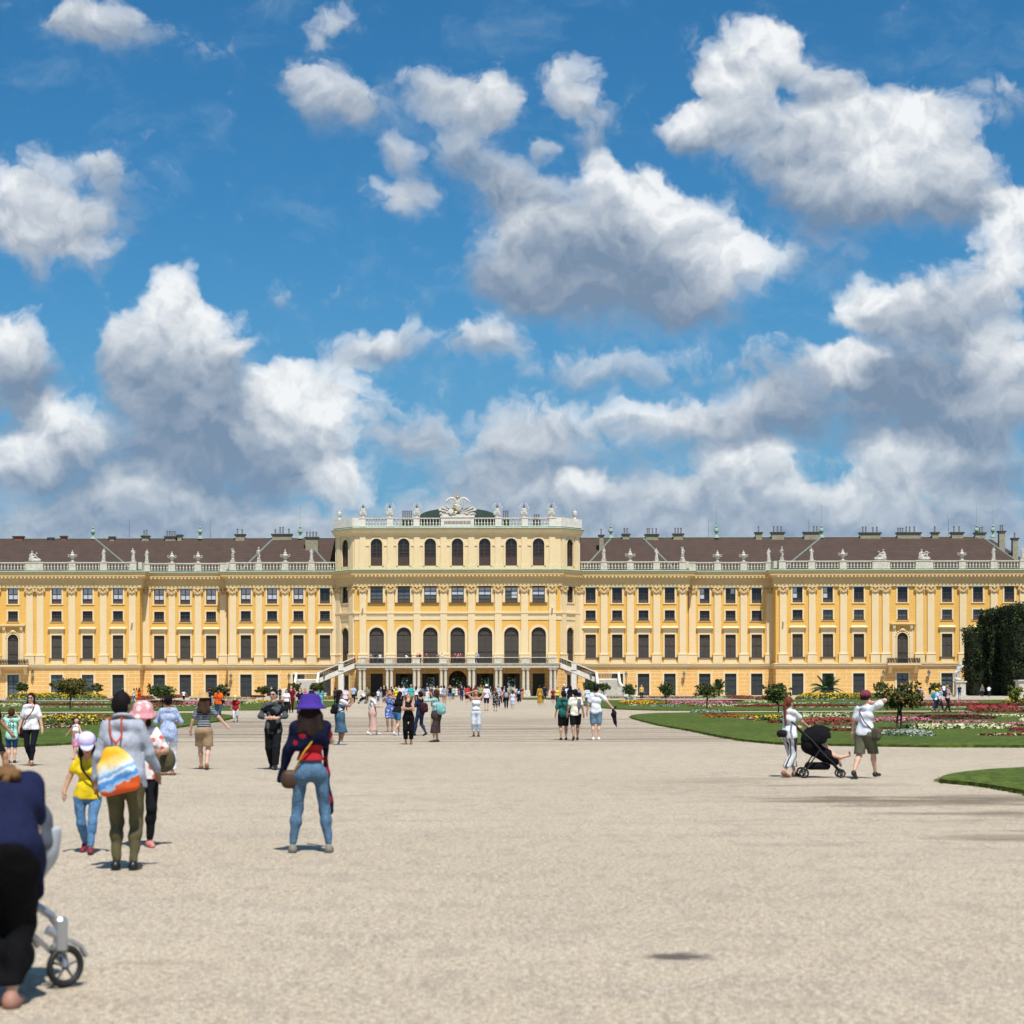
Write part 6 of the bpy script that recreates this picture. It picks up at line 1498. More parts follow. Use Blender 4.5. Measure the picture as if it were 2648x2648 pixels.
BEDS = [
 # right side, near lawn
 (1786,1876,1845,1837,'silver',.3,'silvery bed at the left tip of the near right lawn'),(1812,1964,1859,1850,'orange',.3,'orange and rust bed near the tip of right lawn',None),(1812,1900,1851,1847,'red',.25,'dark red strip behind the orange bed on the right'),
 (1912,1955,1862,1858,'cream',.2,'short cream patch below the orange bed'),(1952,2030,1869,1852,'yellow',.45,'bright yellow mound left of the ponytailed woman',None,True),(1985,2040,1874,1867,'red',.2,'dark red patch below the yellow mound'),(1930,1990,1866,1861,'red',.2,'red strip left of the yellow mound'),
 (2066,2200,1858,1847,'cream',.3,'cream bed behind the black stroller'),(2080,2212,1880,1858,'crimson',.5,'large crimson mound behind the black stroller'),(2130,2215,1896,1886,'red',.25,'dark red strip right of the stroller hood',None),(2150,2212,1887,1882,'white',.2,'white strip right of the stroller hood'),
 (2258,2400,1873,1855,'pink',.4,'pink mound behind the orange-blossomed tree'),(2270,2390,1850,1845,'red',.25,'red strip behind the pink mound'),(2370,2572,1864,1850,'maroon',.45,'long very dark maroon bed at the right'),(2370,2566,1872,1865,'pink',.35,'pink strip in front of the maroon bed'),
 (2325,2632,1889,1873,'cream',.4,'wide cream bed right of the orange-blossomed tree trunk'),(2560,2700,1882,1870,'pink',.35,'pink bed at the right edge'),(2616,2720,1898,1884,'red',.4,'red mound at the right edge'),(2528,2700,1908,1899,'red',.2,'red and cream edging on the near right lawn','cream'),
 (2262,2412,1909,1889,'silver',.35,'wide silvery bed below the orange-blossomed tree'),(2255,2330,1890,1885,'red',.2,'red strip left of the wide silvery bed'),(2525,2720,1856,1848,'cream',.3,'cream band right of the maroon bed'),(2480,2530,1849,1845,'pink',.3,'small pink patch above the maroon bed'),
 (2640,2760,1870,1858,'cream',.3,'cream mound at far right edge'),(2400,2700,1846,1842,'red',.25,'long dark red line behind the near right beds'),(2030,2260,1848,1845,'white',.2,'thin white and red line behind the stroller','red'),
 # right side, middle lawn
 (1640,1715,1814,1810,'crimson',.35,'crimson bed right of the right staircase'),(1600,1700,1824,1812,'yellow',.35,'yellow bed right of the white-shirted man','orange'),(1626,1660,1827,1824,'white',.2,'small white patch under the yellow bed'),(1660,1740,1822,1817,'orange',.3,'rusty bed right of the yellow bed'),
 (1680,1756,1829,1823,'silver',.3,'silver patch in the middle of the right parterre'),(1712,1912,1822,1813,'pink',.35,'long pink band in the right parterre'),(1768,2040,1829,1822,'cream',.25,'long cream and red band below the pink one','red'),(1830,1928,1816,1812,'maroon',.35,'dark maroon bed behind the long pink band'),
 (1924,2010,1818,1812,'cream',.3,'cream bed left of the dark green tree'),(1900,2230,1830,1823,'red',.25,'long dark red band behind ponytailed woman',None),(2030,2150,1821,1817,'cream',.25,'cream line under the tall yellow flowers'),(2165,2225,1821,1817,'silver',.25,'silvery patch left of the orange-blossomed tree'),
 (1990,2270,1831.5,1829.5,'white',.15,'dotted white edging across the right parterre'),(2352,2700,1828,1820,'red',.25,'dark red band behind the walkers at right'),(2380,2540,1819,1813,'pink',.35,'pink bed behind the yellow-capped walker'),(2520,2620,1842,1825,'crimson',.8,'tall crimson mound in front of the hedge'),
 (2330,2700,1831.5,1829,'white',.15,'dotted white edging at far right'),(2600,2760,1838,1833,'cream',.3,'cream patch at far right by the hedge'),
 (1887,1934,1808,1799,'crimson',.7,'round crimson cushion left of the dark green tree'),(1974,2012,1812,1801,'crimson',.7,'second crimson cushion behind the dark green tree'),
 # right side far rows
 (1560,1650,1806,1803,'cream',.25,'cream and pink strip in front of the right staircase','salmon'),(1650,1760,1806,1802,'salmon',.3,'salmon pink strip right of the right staircase'),(1700,1800,1806.5,1803,'pink',.3,'distant pink bed below ground floor windows'),(1795,1880,1806.5,1802.5,'cream',.3,'distant cream bed beside the distant pink one'),
 (1758,1970,1798.5,1785,'yellow',1.1,'row of tall yellow flowers under the upright palm',None,True),(1740,1975,1803.5,1802,'silver',.5,'silver edging before the yellow row under upright palm'),(2060,2300,1809,1793,'yellow',1.5,'row of tall yellow flowers under the big palm',None,True),(2050,2300,1812,1808.8,'silver',.6,'silver edging before the yellow row under the big palm'),
 (1900,2040,1806,1803.5,'cream',.3,'cream line left of the big palm'),(2596,2760,1820,1807,'yellow',.8,'yellow bed in front of the hedge at far right',None,True),
 # left side, near lawn
 (100,252,1879,1850,'yellow',.45,'yellow mound behind the little girl in white',None,True),(100,200,1887,1878,'red',.25,'dark red strip below the yellow mound at left','white'),(250,330,1869,1860,'red',.25,'red and cream tip of the left bed','cream'),(225,285,1858,1850,'orange',.35,'rusty patch right of the left yellow mound'),
 (88,132,1866,1852,'cream',.3,'cream patch left of the yellow mound'),(30,120,1856,1849,'red',.25,'red line behind the woman in white top'),(-60,60,1860,1850,'cream',.3,'cream bed behind the boy in mint shirt'),(-60,90,1876,1862,'red',.3,'red bed behind the boy in mint shirt','cream'),(368,432,1850,1845,'silver',.3,'silver patch left of the woman in striped blouse'),(350,410,1855,1850,'red',.2,'red strip beside the silver patch at left'),
 (130,230,1851,1847,'red',.25,'red line behind the left yellow mound','white'),
 # left side, middle lawn
 (40,290,1826,1820,'red',.28,'long dark red band behind the grey-shirted man',None),(60,300,1831,1829,'white',.15,'dotted white edging in the left parterre'),(350,420,1832,1824,'red',.28,'red strip left of the dark green tree at left',"cream"),(-60,45,1830,1820,'cream',.3,'cream bed at the left edge'),(60,130,1820,1817,'silver',.3,'silver strip at far left'),(155,330,1820,1817.5,'cream',.25,'cream strip under the tall yellow flowers at left'),
 (375,470,1819,1812,'maroon',.4,'dark maroon bed right of the floral hat'),(480,560,1824,1814,'pink',.35,'pink bed behind the straw hat'),(440,520,1830,1824,'cream',.3,'cream and red strip behind the woman in striped blouse','red'),(570,620,1826,1816,'pink',.35,'pink bed between the orange and red shirts'),(560,600,1831,1826,'silver',.3,'silver patch beside the orange-shirted man'),
 (628,665,1822,1815,'cream',.3,'cream patch behind the red-shirted child'),(645,705,1820,1811,'yellow',.35,'yellow bed behind the man in grey denim',None),(690,745,1818,1812,'crimson',.35,'crimson bed right of the man in grey denim'),(400,500,1824,1819,'red',.3,'dark red strip behind the striped blouse'),
 (492,660,1809,1804,'cream',.3,'cream and salmon strip in the far left parterre','salmon'),(630,680,1804,1799,'maroon',.6,'dark maroon hedge-like strip below left windows'),(320,372,1812,1800,'crimson',.6,'round crimson cushion left of dark tree, far left'),(432,466,1806,1797,'crimson',.6,'small crimson cushion near the left palm'),
 (30,270,1808,1792,'yellow',1.3,'row of tall yellow flowers under the wide palm',None,True),(15,290,1811,1807,'silver',.6,'silver edging before the left yellow row'),(445,555,1797,1784,'yellow',.9,'yellow flowers below the left palm',None,True),(838,872,1806,1801,'yellow',.5,'small yellow patch by the white pedestal left of terrace','orange'),(-40,30,1817,1812,'salmon',.3,'salmon strip at the far left edge')]
for i, B_ in enumerate(BEDS):
    x0, x1, y0, y1, c, h, lab = B_[:7]; m2 = B_[7] if len(B_) > 7 else None; tl = len(B_) > 8 and B_[8]
    bed(x0, x1, y0, y1, c, h, lab, seed=i, mix2=m2, tall=bool(tl), leafy=.48 if not tl else .66)
# ------------------------------------------------------------------ people
SK = {k: mat('skin_'+k, c, .55, var=.08, vscale=6, spec=.35) for k, c in {'light': (.62, .37, .26), 'tan': (.50, .27, .17), 'mid': (.36, .19, .11), 'dark': (.15, .075, .045)}.items()}
FAB = {}
def fab(col, pat=None, c2=None):
    key = (col, pat, c2)
    if key in FAB: return FAB[key]
    m = mat('fabric', col, .9, var=.26, vscale=4, spec=.12); nt, b = nodes_of(m); v = obj_vec(nt)
    def link(f): nt.links.new(mixc(nt, f, col, c2), b.inputs['Base Color'])
    if pat in ('stripe', 'vstripe'):
        w = nt.nodes.new('ShaderNodeTexWave'); w.bands_direction = 'Z' if pat == 'stripe' else 'X'; w.inputs['Scale'].default_value = 9 if pat == 'stripe' else 4.5; w.inputs['Distortion'].default_value = .8; w.inputs['Detail'].default_value = 1
        nt.links.new(v, w.inputs[0]); link(smooth_n(nt, w.outputs['Fac'], .62, .74))
    if pat in ('floral', 'dots', 'speck', 'bold'):
        vo = nt.nodes.new('ShaderNodeTexVoronoi'); vo.inputs['Scale'].default_value = {'floral': 11, 'dots': 14, 'speck': 30, 'bold': 6.5}[pat]; nt.links.new(v, vo.inputs['Vector'])
        q = math_n(nt, 'MULTIPLY_ADD', noise_n(nt, v, 14, 2), .25, vo.outputs['Distance']); link(smooth_n(nt, q, .40, .50, 1, 0))
    n = nt.nodes.new('ShaderNodeTexNoise'); n.inputs['Scale'].default_value = 7; n.inputs['Detail'].default_value = 4; n.inputs['Distortion'].default_value = .6
    nt.links.new(obj_vec(nt, (1, 1, .55)), n.inputs['Vector']); bp = nt.nodes.new('ShaderNodeBump'); bp.inputs['Strength'].default_value = 1.0; bp.inputs['Distance'].default_value = .05
    nt.links.new(n.outputs['Fac'], bp.inputs['Height']); nt.links.new(bp.outputs[0], b.inputs['Normal']); FAB[key] = m; return m
HC = {k: mat('hair_'+k, c, .75, var=.45, vscale=22, spec=.12, stretch=(1, 1, .15), bump=.6, bscale=40) for k, c in {'black': (.010, .008, .008), 'brown': (.055, .028, .016), 'dark': (.022, .012, .009), 'blond': (.34, .20, .08), 'grey': (.32, .30, .28), 'red': (.16, .045, .02), 'ltbrown': (.19, .10, .042)}.items()}
DARKEYE = mat('eye_dark', (.02, .012, .01), .2); LIPS = mat('lips', (.38, .11, .09), .5); LENS = mat('sunglass_lens', (.008, .008, .01), .15); LEATHER = mat('dark_leather', (.03, .017, .012), .5)
BLK=(.012,.012,.014); WHT=(.78,.78,.80); NAVY=(.012,.018,.055); DEN=(.075,.14,.24); LDEN=(.17,.30,.42); RED=(.42,.02,.025); OLV=(.115,.10,.05); KHK=(.36,.25,.15); GRY=(.16,.17,.18); YLW=(.78,.56,.02); MINT=(.38,.72,.62); TEAL=(.03,.16,.13); MAR=(.14,.012,.02); ORG=(.85,.13,.02); CRM=(.76,.74,.62); PNK=(.75,.30,.36); LBL=(.40,.56,.78); BRN=(.10,.055,.03)
LASTJ = {}
def person(px, fy, H, face, label, top=None, bot=None, hair=('short', 'dark'), sex='f', skin='light', arms=('down', 'down'), legs='stand', lean=0, side=0, head=(0, 0), bulk=1.0,
           child=False, shoes=LEATHER, hat=None, glasses=False, Y=None, z=0.0, armpos=None, legpos=None, vox=None, group=None, drop=0, dress=None, over=None):
    Y = Y or gd(fy, px); X = pw(px, Y)
    vox = vox or max(.0105, min(.036, Y/1856*.72))
    J = person_parts(H, vox, sex, arms, legs, lean, side, head, bulk, child, armpos, legpos, drop)
    sd = px*.37; wob = .0040*H if vox < .03 else .0
    M0 = SK[skin]
    e = obj_np('person', body_field(J, vox, sex, bulk).mesh(), M0); e.location = (X, Y, z); e.rotation_euler = (0, 0, R(face)); tag(e, label, 'person', group or ('visitors on the gravel avenue' if Y < 150 else 'distant visitors near the palace'))
    def add(name, F, m, **k): return obj_np(name, F.mesh(**k), m, e)
    if bot and Y > 30: wob = 0
    if bot:
        kind, m = bot[0], bot[1]; kw = dict(bot[2]) if len(bot) > 2 else {}
        if kind == 'skirt': add('skirt', skirt(J, vox, **kw), m, wob=wob*1.2, wf=8, seed=sd)
        else: add('shorts' if kw.get('length', 1) < .6 else 'trousers', trousers(J, vox, sex, bulk, **kw), m, wob=wob, wf=11, seed=sd)
    if dress:
        m, kw = dress[0], dict(dress[1]); sl = kw.pop('sleeve', 0); add('dress_top', shirt(J, vox, sex, bulk, sleeve=sl, hem=-.03, g=.010), m, wob=wob, seed=sd); add('dress', skirt(J, vox, **kw), m, wob=wob*1.3, wf=8, seed=sd)
    wob = .0040*H if vox < .03 else .0
    if top:
        m = top[0]; kw = dict(top[1]) if len(top) > 1 else {}; add('shirt', shirt(J, vox, sex, bulk, **kw), m, wob=wob*1.3, wf=9, seed=sd+1)
    if over:
        m, kw, nm = over; kw = dict(kw); F = shirt(J, vox, sex, bulk, **kw)
        if nm == 'jacket' or nm == 'cardigan':   # open at the front
            F.p.append(('c', J['tor'](0, .115, J['hipz']-.1)*H, J['tor'](0, .105, J['shz']+.01)*H, .085*H, .070*H, .01, 1.0, True))
        add(nm, F, m, wob=wob*1.2, seed=sd+2)
    if shoes is not None and Y < 250:
        for F in shoe_fields(J, vox): add('shoe', F, shoes)
    st, hc = hair
    if st: 
        hf = hair_field(J, vox, st); V, Fc = hf.mesh() if st not in ('long', 'verylong', 'pony', 'bob', 'full') else hair_long(J, vox, st)
        obj_np('hair', (V, Fc), HC[hc], e)
    if hat: hat_mb(J, hat[0]).build('hat', hat[1], e, smooth=True)
    toward = abs(((face + head[0] + 180) % 360) - 180) > 100
    hs = J['H']*J['hr']
    if glasses:
        g = MB()
        for s in (-1, 1): g.ell((s*.019*hs, .062*hs, .004*hs), (.017*hs, .007*hs, .012*hs), 8, 6)
        g.tube([(-.046*hs, 0, .006*hs), (-.036*hs, .058*hs, .007*hs), (.036*hs, .058*hs, .007*hs), (.046*hs, 0, .006*hs)], .0026*hs, 4); g.xf(frame_mat(J)); g.build('sunglasses', LENS, e)
    if toward and Y < 60:
        for s in (-1, 1):
            if not glasses: MB().ell((s*.019*hs, .0545*hs, .003*hs), (.0085*hs, .006*hs, .005*hs), 8, 6).xf(frame_mat(J)).build('eye', DARKEYE, e); MB().tube([(s*.010*hs, .0575*hs, .017*hs), (s*.030*hs, .051*hs, .017*hs)], .0022*hs, 4).xf(frame_mat(J)).build('eyebrow', HC[hc], e)
        MB().ell((0, .0555*hs, -.036*hs), (.012*hs, .006*hs, .0045*hs), 8, 5).xf(frame_mat(J)).build('lips', LIPS, e)
    LASTJ['J'] = J; LASTJ['e'] = e; e['hh'] = H; return e, J
def shoe_fields(J, vox):
    H = J['H']; out = []
    for nm, s in (('L', -1), ('R', 1)):
        F = Field(vox); an = J['an'+nm]
        F.cap(an + V3(0, -.020*H, -.022*H), J['toe'+nm], .0255*H, .0185*H, k=.02*H); F.cap(an + V3(0, -.008*H, -.005*H), an + V3(0, .0, -.02*H), .022*H, .026*H, k=.02*H)
        F.plane((0, 0, .001), (0, 0, -1)) if J['heel'+nm] == 0 else None
        out.append(F)
    return out
def hair_long(J, vox, st):
    """cap of hair cut at the hairline, then the falling lengths joined behind it"""
    H = J['H']; hf = hair_field(J, vox, st); lens = hf.p[2:]; cap = hf.p[:2]; cuts = hf.cut
    hf.p = cap; A = hf.mesh()
    G_ = Field(vox); G_.p = lens; B = G_.mesh()
    return np.concatenate([A[0], B[0]]), np.concatenate([A[1], B[1]+len(A[0])])
def attach(name, label, cat, e, group=None):
    r = empty(name, tuple(e.location), e.rotation_euler[2]); tag(r, label, cat, group); return r
def strap_pts(J, s, lowz=.0, off=.0):
    H = J['H']; T = lambda x, y, z: J['tor'](x, y, z)*H; sz, hz = J['shz'], J['hipz']; m = (sz+hz)/2+.03
    return [T(s*.055, .0, sz+.036), T(s*.040, -.062-off, sz-.05), T(s*.0, -.078-off, sz-.12), T(-s*.045, -.082-off, m-.06), T(-s*.102, -.03, hz+lowz+.05), T(-s*.102, .03, hz+lowz+.05), T(-s*.045, .082+off, m-.06), T(s*.0, .088+off, sz-.12), T(s*.040, .066+off, sz-.05), T(s*.055, .0, sz+.036)]
def smoothpts(P, n=5):
    P = [np.array(p) for p in P]; out = []
    for i in range(len(P)-1):
        p0, p1, p2, p3 = P[max(i-1,0)], P[i], P[i+1], P[min(i+2,len(P)-1)]
        for k in range(n):
            t = k/n; out.append(tuple(.5*((2*p1)+(-p0+p2)*t+(2*p0-5*p1+4*p2-p3)*t*t+(-p0+3*p1-3*p2+p3)*t**3)))
    out.append(tuple(P[-1])); return out
def blob(c, r, vox, M_=None, k=.02):
    F = Field(vox)
    for a in (-.35, .35):
        for b in (-.35, .35): F.cap((c[0]+a*r[0]*1.3, c[1], c[2]+b*r[2]*1.3), (c[0]+a*r[0]*1.3, c[1], c[2]+b*r[2]*.9), min(r[1], r[0]*.62, r[2]*.62), k=r[0]*.5)
    F.ell(c, r, k=r[0]*.4); return F
def shoulder_bag(e, J, s, col, label, size=(.13, .05, .10), lowz=0.0, strapm=None, along='side', y=0.0):
    H = J['H']; r = attach('shoulder_bag', label, 'bag', e); vox = max(.010, min(.03, e.location[1]/1856*.6))
    c = J['tor'](-s*.125, y, J['hipz']+lowz)*H
    obj_np('bag_body', blob(tuple(c), size, vox).mesh(), col, r)
    P_ = strap_pts(J, s, lowz, .003); MB().tube(smoothpts(P_), .011, 5).build('strap', strapm or col, r); return r
def backpack(e, J, col, label, size=(.15, .09, .21), dz=0.0):
    H = J['H']; r = attach('backpack', label, 'backpack', e); vox = max(.012, min(.03, e.location[1]/1856*.6))
    c = J['tor'](0, -.115, J['shz']-.14+dz)*H; obj_np('pack_body', blob(tuple(c), size, vox).mesh(wob=.004), col, r)
    c2 = J['tor'](0, -.16, J['shz']-.18+dz)*H; obj_np('pocket', blob(tuple(c2), (size[0]*.7, size[1]*.6, size[2]*.5), vox).mesh(), col, r)
    for s in (-1, 1):
        T = lambda x, y, z: J['tor'](x, y, z)*H
        MB().tube(smoothpts([T(s*.05, -.07, J['shz']-.03), T(s*.06, 0, J['shz']+.044), T(s*.066, .062, J['shz']-.05), T(s*.085, .03, J['shz']-.17), T(s*.08, -.07, J['shz']-.2)]), .013, 5).build('shoulder_strap', col, r)
    return r
def held_phone(e, J, label, nm='R', dark=True, w=.038, cam=False):
    hd = J['wr'+nm] + J['hd'+nm]*.06*J['H']; r = MB().box(-w, w, -.006, .006, -.075, .075) if not cam else MB().box(-.065, .065, -.03, .03, -.04, .04).lathe(0, 0, [(.03, 0), (.03, .05)], 10)
    o = r.build('phone' if not cam else 'camera', mat('phone_black', (.01, .01, .012), .3)); a = e.rotation_euler[2]
    p = Matrix.Rotation(a, 4, 'Z') @ Vector(tuple(hd)); o.location = Vector(e.location) + p; o.rotation_euler = (0, 0, a); return tag(o, label, 'phone' if not cam else 'camera')

SHG = mat('shoe_grey', (.20, .19, .15), .7); SHW = mat('shoe_white', (.72, .72, .72), .6); SHR = mat('shoe_red', (.22, .02, .03), .6); SHP = mat('shoe_pink', (.60, .22, .20), .6); SHT = mat('shoe_tan', (.28, .12, .06), .6); SHB = mat('shoe_black', (.012, .012, .012), .4)
# --- the woman in the purple hat, seen from behind
e, J = person(803, 2205, 1.64, 2, 'woman in purple bucket hat with navy and red jumper over her shoulders and blue jeans', top=(fab(RED), dict(sleeve=.55, hem=-.075, g=.008)), bot=('trousers', fab((.080, .150, .235), 'speck', (.115, .20, .29)), dict(g=.004, length=.97, waist=.085)), hair=('full', 'dark'), arms=('relax', 'phone'), legs='apart', bulk=.96, shoes=SHG, hat=('bucket', fab((.065, .035, .27))))
hm = fab((.007, .009, .032), 'bold', (.28, .012, .022)); H = J['H']; F = Field(.0105); T = lambda x, y, z: J['tor'](x, y, z)*H; sz = J['shz']
for s_ in (-1, 1): F.cap(T(0, -.03, sz+.0), T(s_*.085, -.012, sz-.018), .036*H, .040*H, k=.05*H); F.cap(T(s_*.085, -.012, sz-.02), T(s_*.09, -.02, sz-.10 if s_ > 0 else sz-.12), .040*H, .036*H, k=.04*H)
F.cap(T(-.055, -.045, sz-.07), T(.050, -.045, sz-.06), .038*H, k=.05*H); F.cap(T(-.05, -.05, sz-.13), T(.02, -.05, sz-.09), .028*H, k=.05*H); F.ell(T(0, -.02, sz+.03), (.05*H, .045*H, .03*H), k=.03*H)
F.cap(J['shL'], J['elL'], .038*H, .034*H, k=.03*H); F.cap(J['elL'], J['wrL']*1.0, .034*H, .022*H, k=.02*H); F.cap(J['wrL'], J['wrL'] + V3(-.035, 0, -.10), .022*H, .014*H, k=.02*H)
F.cap(J['shR']+V3(.02, .02, -.05), J['shR']+V3(.03, .10, -.50), .022*H, .018*H, k=.03*H); F.cap(J['shR']+V3(.03, .10, -.50), J['shR']+V3(.075, .10, -.90), .018*H, .024*H, k=.03*H)
obj_np('jumper', F.mesh(wob=.008, wf=8), hm, e)
shoulder_bag(e, J, 1, mat('brown_bag', (.06, .03, .015), .6), 'brown shoulder bag on mustard strap at the hip of purple-hatted woman', (.10, .05, .09), -.045, fab((.55, .30, .05)))
# --- man with grey shirt and orange drawstring bag
e, J = person(322, 2250, 1.69, -4, 'man in loose light grey shirt and olive trousers with orange bag on his back', top=(fab((.40, .43, .50)), dict(sleeve=1.9, hem=.055, g=.022, loose=.018, neck=-.01)), bot=('trousers', fab(OLV), dict(g=.012, length=.99)), hair=('short', 'black'), sex='m', skin='mid', arms=('relax', 'fwd'), legs='stand', lean=5, side=-3, head=(25, 0), bulk=1.14, shoes=SHB)
H = J['H']; MB().tube([tuple(J['tor'](math.cos(a)*.052, math.sin(a)*.046-.006, J['shz']+.048-.012*math.sin(a))*H) for a in [2*math.pi*k/14 for k in range(15)]], .018, 6).build('collar', fab((.40, .43, .50)), e)
def bagmat():
    m = mat('printed_bag', (.8, .3, .02), .6); nt, b = nodes_of(m); sx = nt.nodes.new('ShaderNodeSeparateXYZ'); v = obj_vec(nt); nt.links.new(v, sx.inputs[0])
    cr = nt.nodes.new('ShaderNodeValToRGB'); el = cr.color_ramp.elements
    z = math_n(nt, 'MULTIPLY_ADD', noise_n(nt, v, 7, 4), .42, math_n(nt, 'MULTIPLY_ADD', math_n(nt, 'MULTIPLY_ADD', sx.outputs[0], -.25, sx.outputs[2]), 2.1, .29))
    nt.links.new(z, cr.inputs[0]); el[0].position = 0; el[0].color = (.72, .10, .01, 1); el[1].position = 1; el[1].color = (.85, .22, .01, 1)
    for p, c in ((.13, (.72, .10, .01)), (.16, (.35, .55, .75)), (.24, (.05, .22, .60)), (.32, (.10, .32, .66)), (.38, (.75, .80, .85)), (.44, (.10, .34, .68)), (.52, (.78, .80, .80)), (.62, (.80, .62, .22)), (.74, (.88, .46, .01)), (.92, (.90, .40, .01))):
        q = el.new(p); q.color = (*c, 1)
    nt.links.new(cr.outputs[0], b.inputs['Base Color']); return m
r = attach('drawstring_bag', 'orange, white and blue drawstring bag on the back of the grey-shirted man', 'bag', e)
F = Field(.0105); 
for a, b_, rr_ in (((-.150, 0, -.205), (.150, 0, -.20), .042), ((-.148, 0, -.14), (.148, 0, -.135), .052), ((-.140, 0, -.07), (.138, 0, -.065), .058), ((-.128, 0, .00), (.122, 0, .005), .058), ((-.108, 0, .06), (.10, 0, .065), .054), ((-.075, 0, .12), (.07, 0, .12), .046), ((-.04, 0, .17), (.04, 0, .17), .034)): F.cap(a, b_, rr_, k=.05, sy=.95)
o = obj_np('bag_body', F.mesh(wob=.005, wf=10), bagmat(), r); c = J['tor'](.0, -.13, J['hipz']+.055)*H; o.location = (c[0]-.02, c[1], c[2]); o.rotation_euler = (0, R(-12), 0)
for s in (-1, 1): MB().tube(smoothpts([tuple(c + V3(-.02, -.01, .23)), tuple(J['tor'](-.02+s*.03, -.078, J['shz']-.06)*H), tuple(J['tor'](-.03+s*.035, -.045, J['shz']+.045)*H), tuple(J['tor'](-.035+s*.04, .05, J['shz']-.0)*H)]), .010, 5).build('cord', fab((.50, .07, .03)), r)
# --- child in yellow
e, J = person(226, 2206, 1.27, 183, 'child in bright yellow T-shirt, blue jeans, red shoes and pale lilac cap', top=(fab(YLW), dict(sleeve=.55, hem=.03, g=.016, loose=.006)), bot=('trousers', fab((.09, .20, .36), 'speck', (.12, .25, .42)), dict(g=.013, length=.98)), hair=('bob', 'black'), arms=('relax', 'relax'), legs='walk', child=True, shoes=SHR, head=(-10, 22), skin='tan', hat=('cap', fab((.62, .56, .80), 'bold', (.50, .66, .86))))
r = attach('crossbody_bag', 'thin black strap bag across the child in yellow', 'bag', e); MB().tube(smoothpts(strap_pts(J, 1, -.08, .004)), .011, 5).build('strap', fab(BLK), r)
# --- woman with floral hat behind them
e, J = person(368, 2191, 1.56, 195, 'woman in pink floral sun hat and white blouse with red flowers, black trousers', top=(fab((.80, .76, .76), 'floral', (.62, .12, .08)), dict(sleeve=.8, hem=.04, g=.015)), bot=('trousers', fab(BLK), dict(g=.010, length=.98)), hair=('bob', 'dark'), arms=('hold', 'belly'), legs='stand', head=(30, 15), glasses=True, shoes=SHP, hat=('bucket', fab((.70, .30, .34), 'floral', (.80, .66, .58))), bulk=1.08, skin='tan')
shoulder_bag(e, J, 1, fab((.10, .09, .05)), 'olive brown shoulder bag at the elbow of the floral-hatted woman', (.15, .07, .12), .09, fab(MAR))
# --- woman leaning over the pram at the left edge
e, J = person(0, 2608, 1.69, 4, 'woman in navy top and black trousers bending over a pram, long fair hair hanging', top=(fab((.012, .016, .05)), dict(sleeve=.6, hem=.05, g=.030, loose=.014)), bot=('trousers', fab((.005, .005, .006)), dict(g=.016, length=.93)), hair=('long', 'ltbrown'), arms=('down', 'down'), armpos=((.05, .22, .62), (.05, .22, .62)), legs='close', lean=50, side=-7, head=(0, 85), bulk=1.40, drop=.02, shoes=mat('sandal_skin', (.36, .18, .13), .6), skin='light')
H = J['H']; T = lambda x, y, z: J['tor'](x, y, z)*H; sz = J['shz']; F = Field(.0105)
for x0, x1, z1 in ((-.11, -.13, -.05), (-.07, -.075, -.075), (-.03, -.02, -.06), (.01, .035, -.045), (.03, .062, -.02)): F.cap(T(x0*.7, -.03, sz+.05), T(x0, -.066, sz-.005), .017*H, .016*H, k=.02*H); F.cap(T(x0, -.066, sz-.005), T(x1, -.078, sz+z1), .016*H, .009*H, k=.02*H)
obj_np('hair', F.mesh(), HC['ltbrown'], e)
# --- people at the left
e, J = person(-18, 2030, 1.72, -90, 'person in black T-shirt and black skirt, bare legs striding past at left edge', top=(fab(BLK), dict(sleeve=.6, hem=.06, g=.018)), bot=('skirt', fab(BLK), dict(length=.35, flare=.03)), hair=('short', 'dark'), legs='stride', arms=('fwd', 'back'), skin='mid', shoes=SHT)
e, J = person(30, 1973, 1.27, 8, 'boy in mint green T-shirt numbered 93, hands raised to his face', top=(fab(MINT), dict(sleeve=.6, hem=.05, g=.02, loose=.01)), bot=('trousers', fab((.02, .06, .20)), dict(length=.45, g=.015)), hair=('short', 'brown'), sex='m', child=True, arms=('camera', 'camera'), legs='stand')
tx = bpy.data.curves.new('number', 'FONT'); tx.body = '93'; tx.size = .20; tx.extrude = .002; tx.align_x = 'CENTER'; to = bpy.data.objects.new('shirt_number', tx); COL.objects.link(to)
me = to.to_mesh(); mm = bpy.data.meshes.new('shirt_number'); bm_v = [tuple(v.co) for v in me.vertices]; bm_f = [tuple(p.vertices) for p in me.polygons]; to.to_mesh_clear(); bpy.data.objects.remove(to)
nb = MB(); nb.add(bm_v, bm_f); nb.xf(Matrix.Rotation(R(90), 4, 'X')); nb.v = [(x*.8, y - .118 + x*x*1.1, z + .80) for x, y, z in nb.v]; nb.build('shirt_number', fab((.02, .03, .04)), e)
e, J = person(80, 1980, 1.60, 178, 'dark haired woman in white blouse and black trousers with sunglasses, walking forward', top=(fab(WHT), dict(sleeve=.75, hem=.02, g=.020, loose=.012)), bot=('trousers', fab((.010, .010, .018)), dict(g=.006, length=.95)), hair=('bob', 'dark'), arms=('down', 'down'), legs='walk', glasses=True, shoes=SHT, skin='light')
shoulder_bag(e, J, -1, fab((.025, .012, .018)), 'small dark shoulder bag at the hip of the woman in white blouse', (.085, .05, .09), -.04, fab(MAR))
o = blob((0, 0, 0), (.10, .05, .11), .02); o = obj_np('pouch', o.mesh(), fab((.02, .03, .05))); o.location = (pw(58, 41), 41, .72); tag(o, 'dark pouch with blue flap carried in right hand of the woman in white blouse', 'bag')
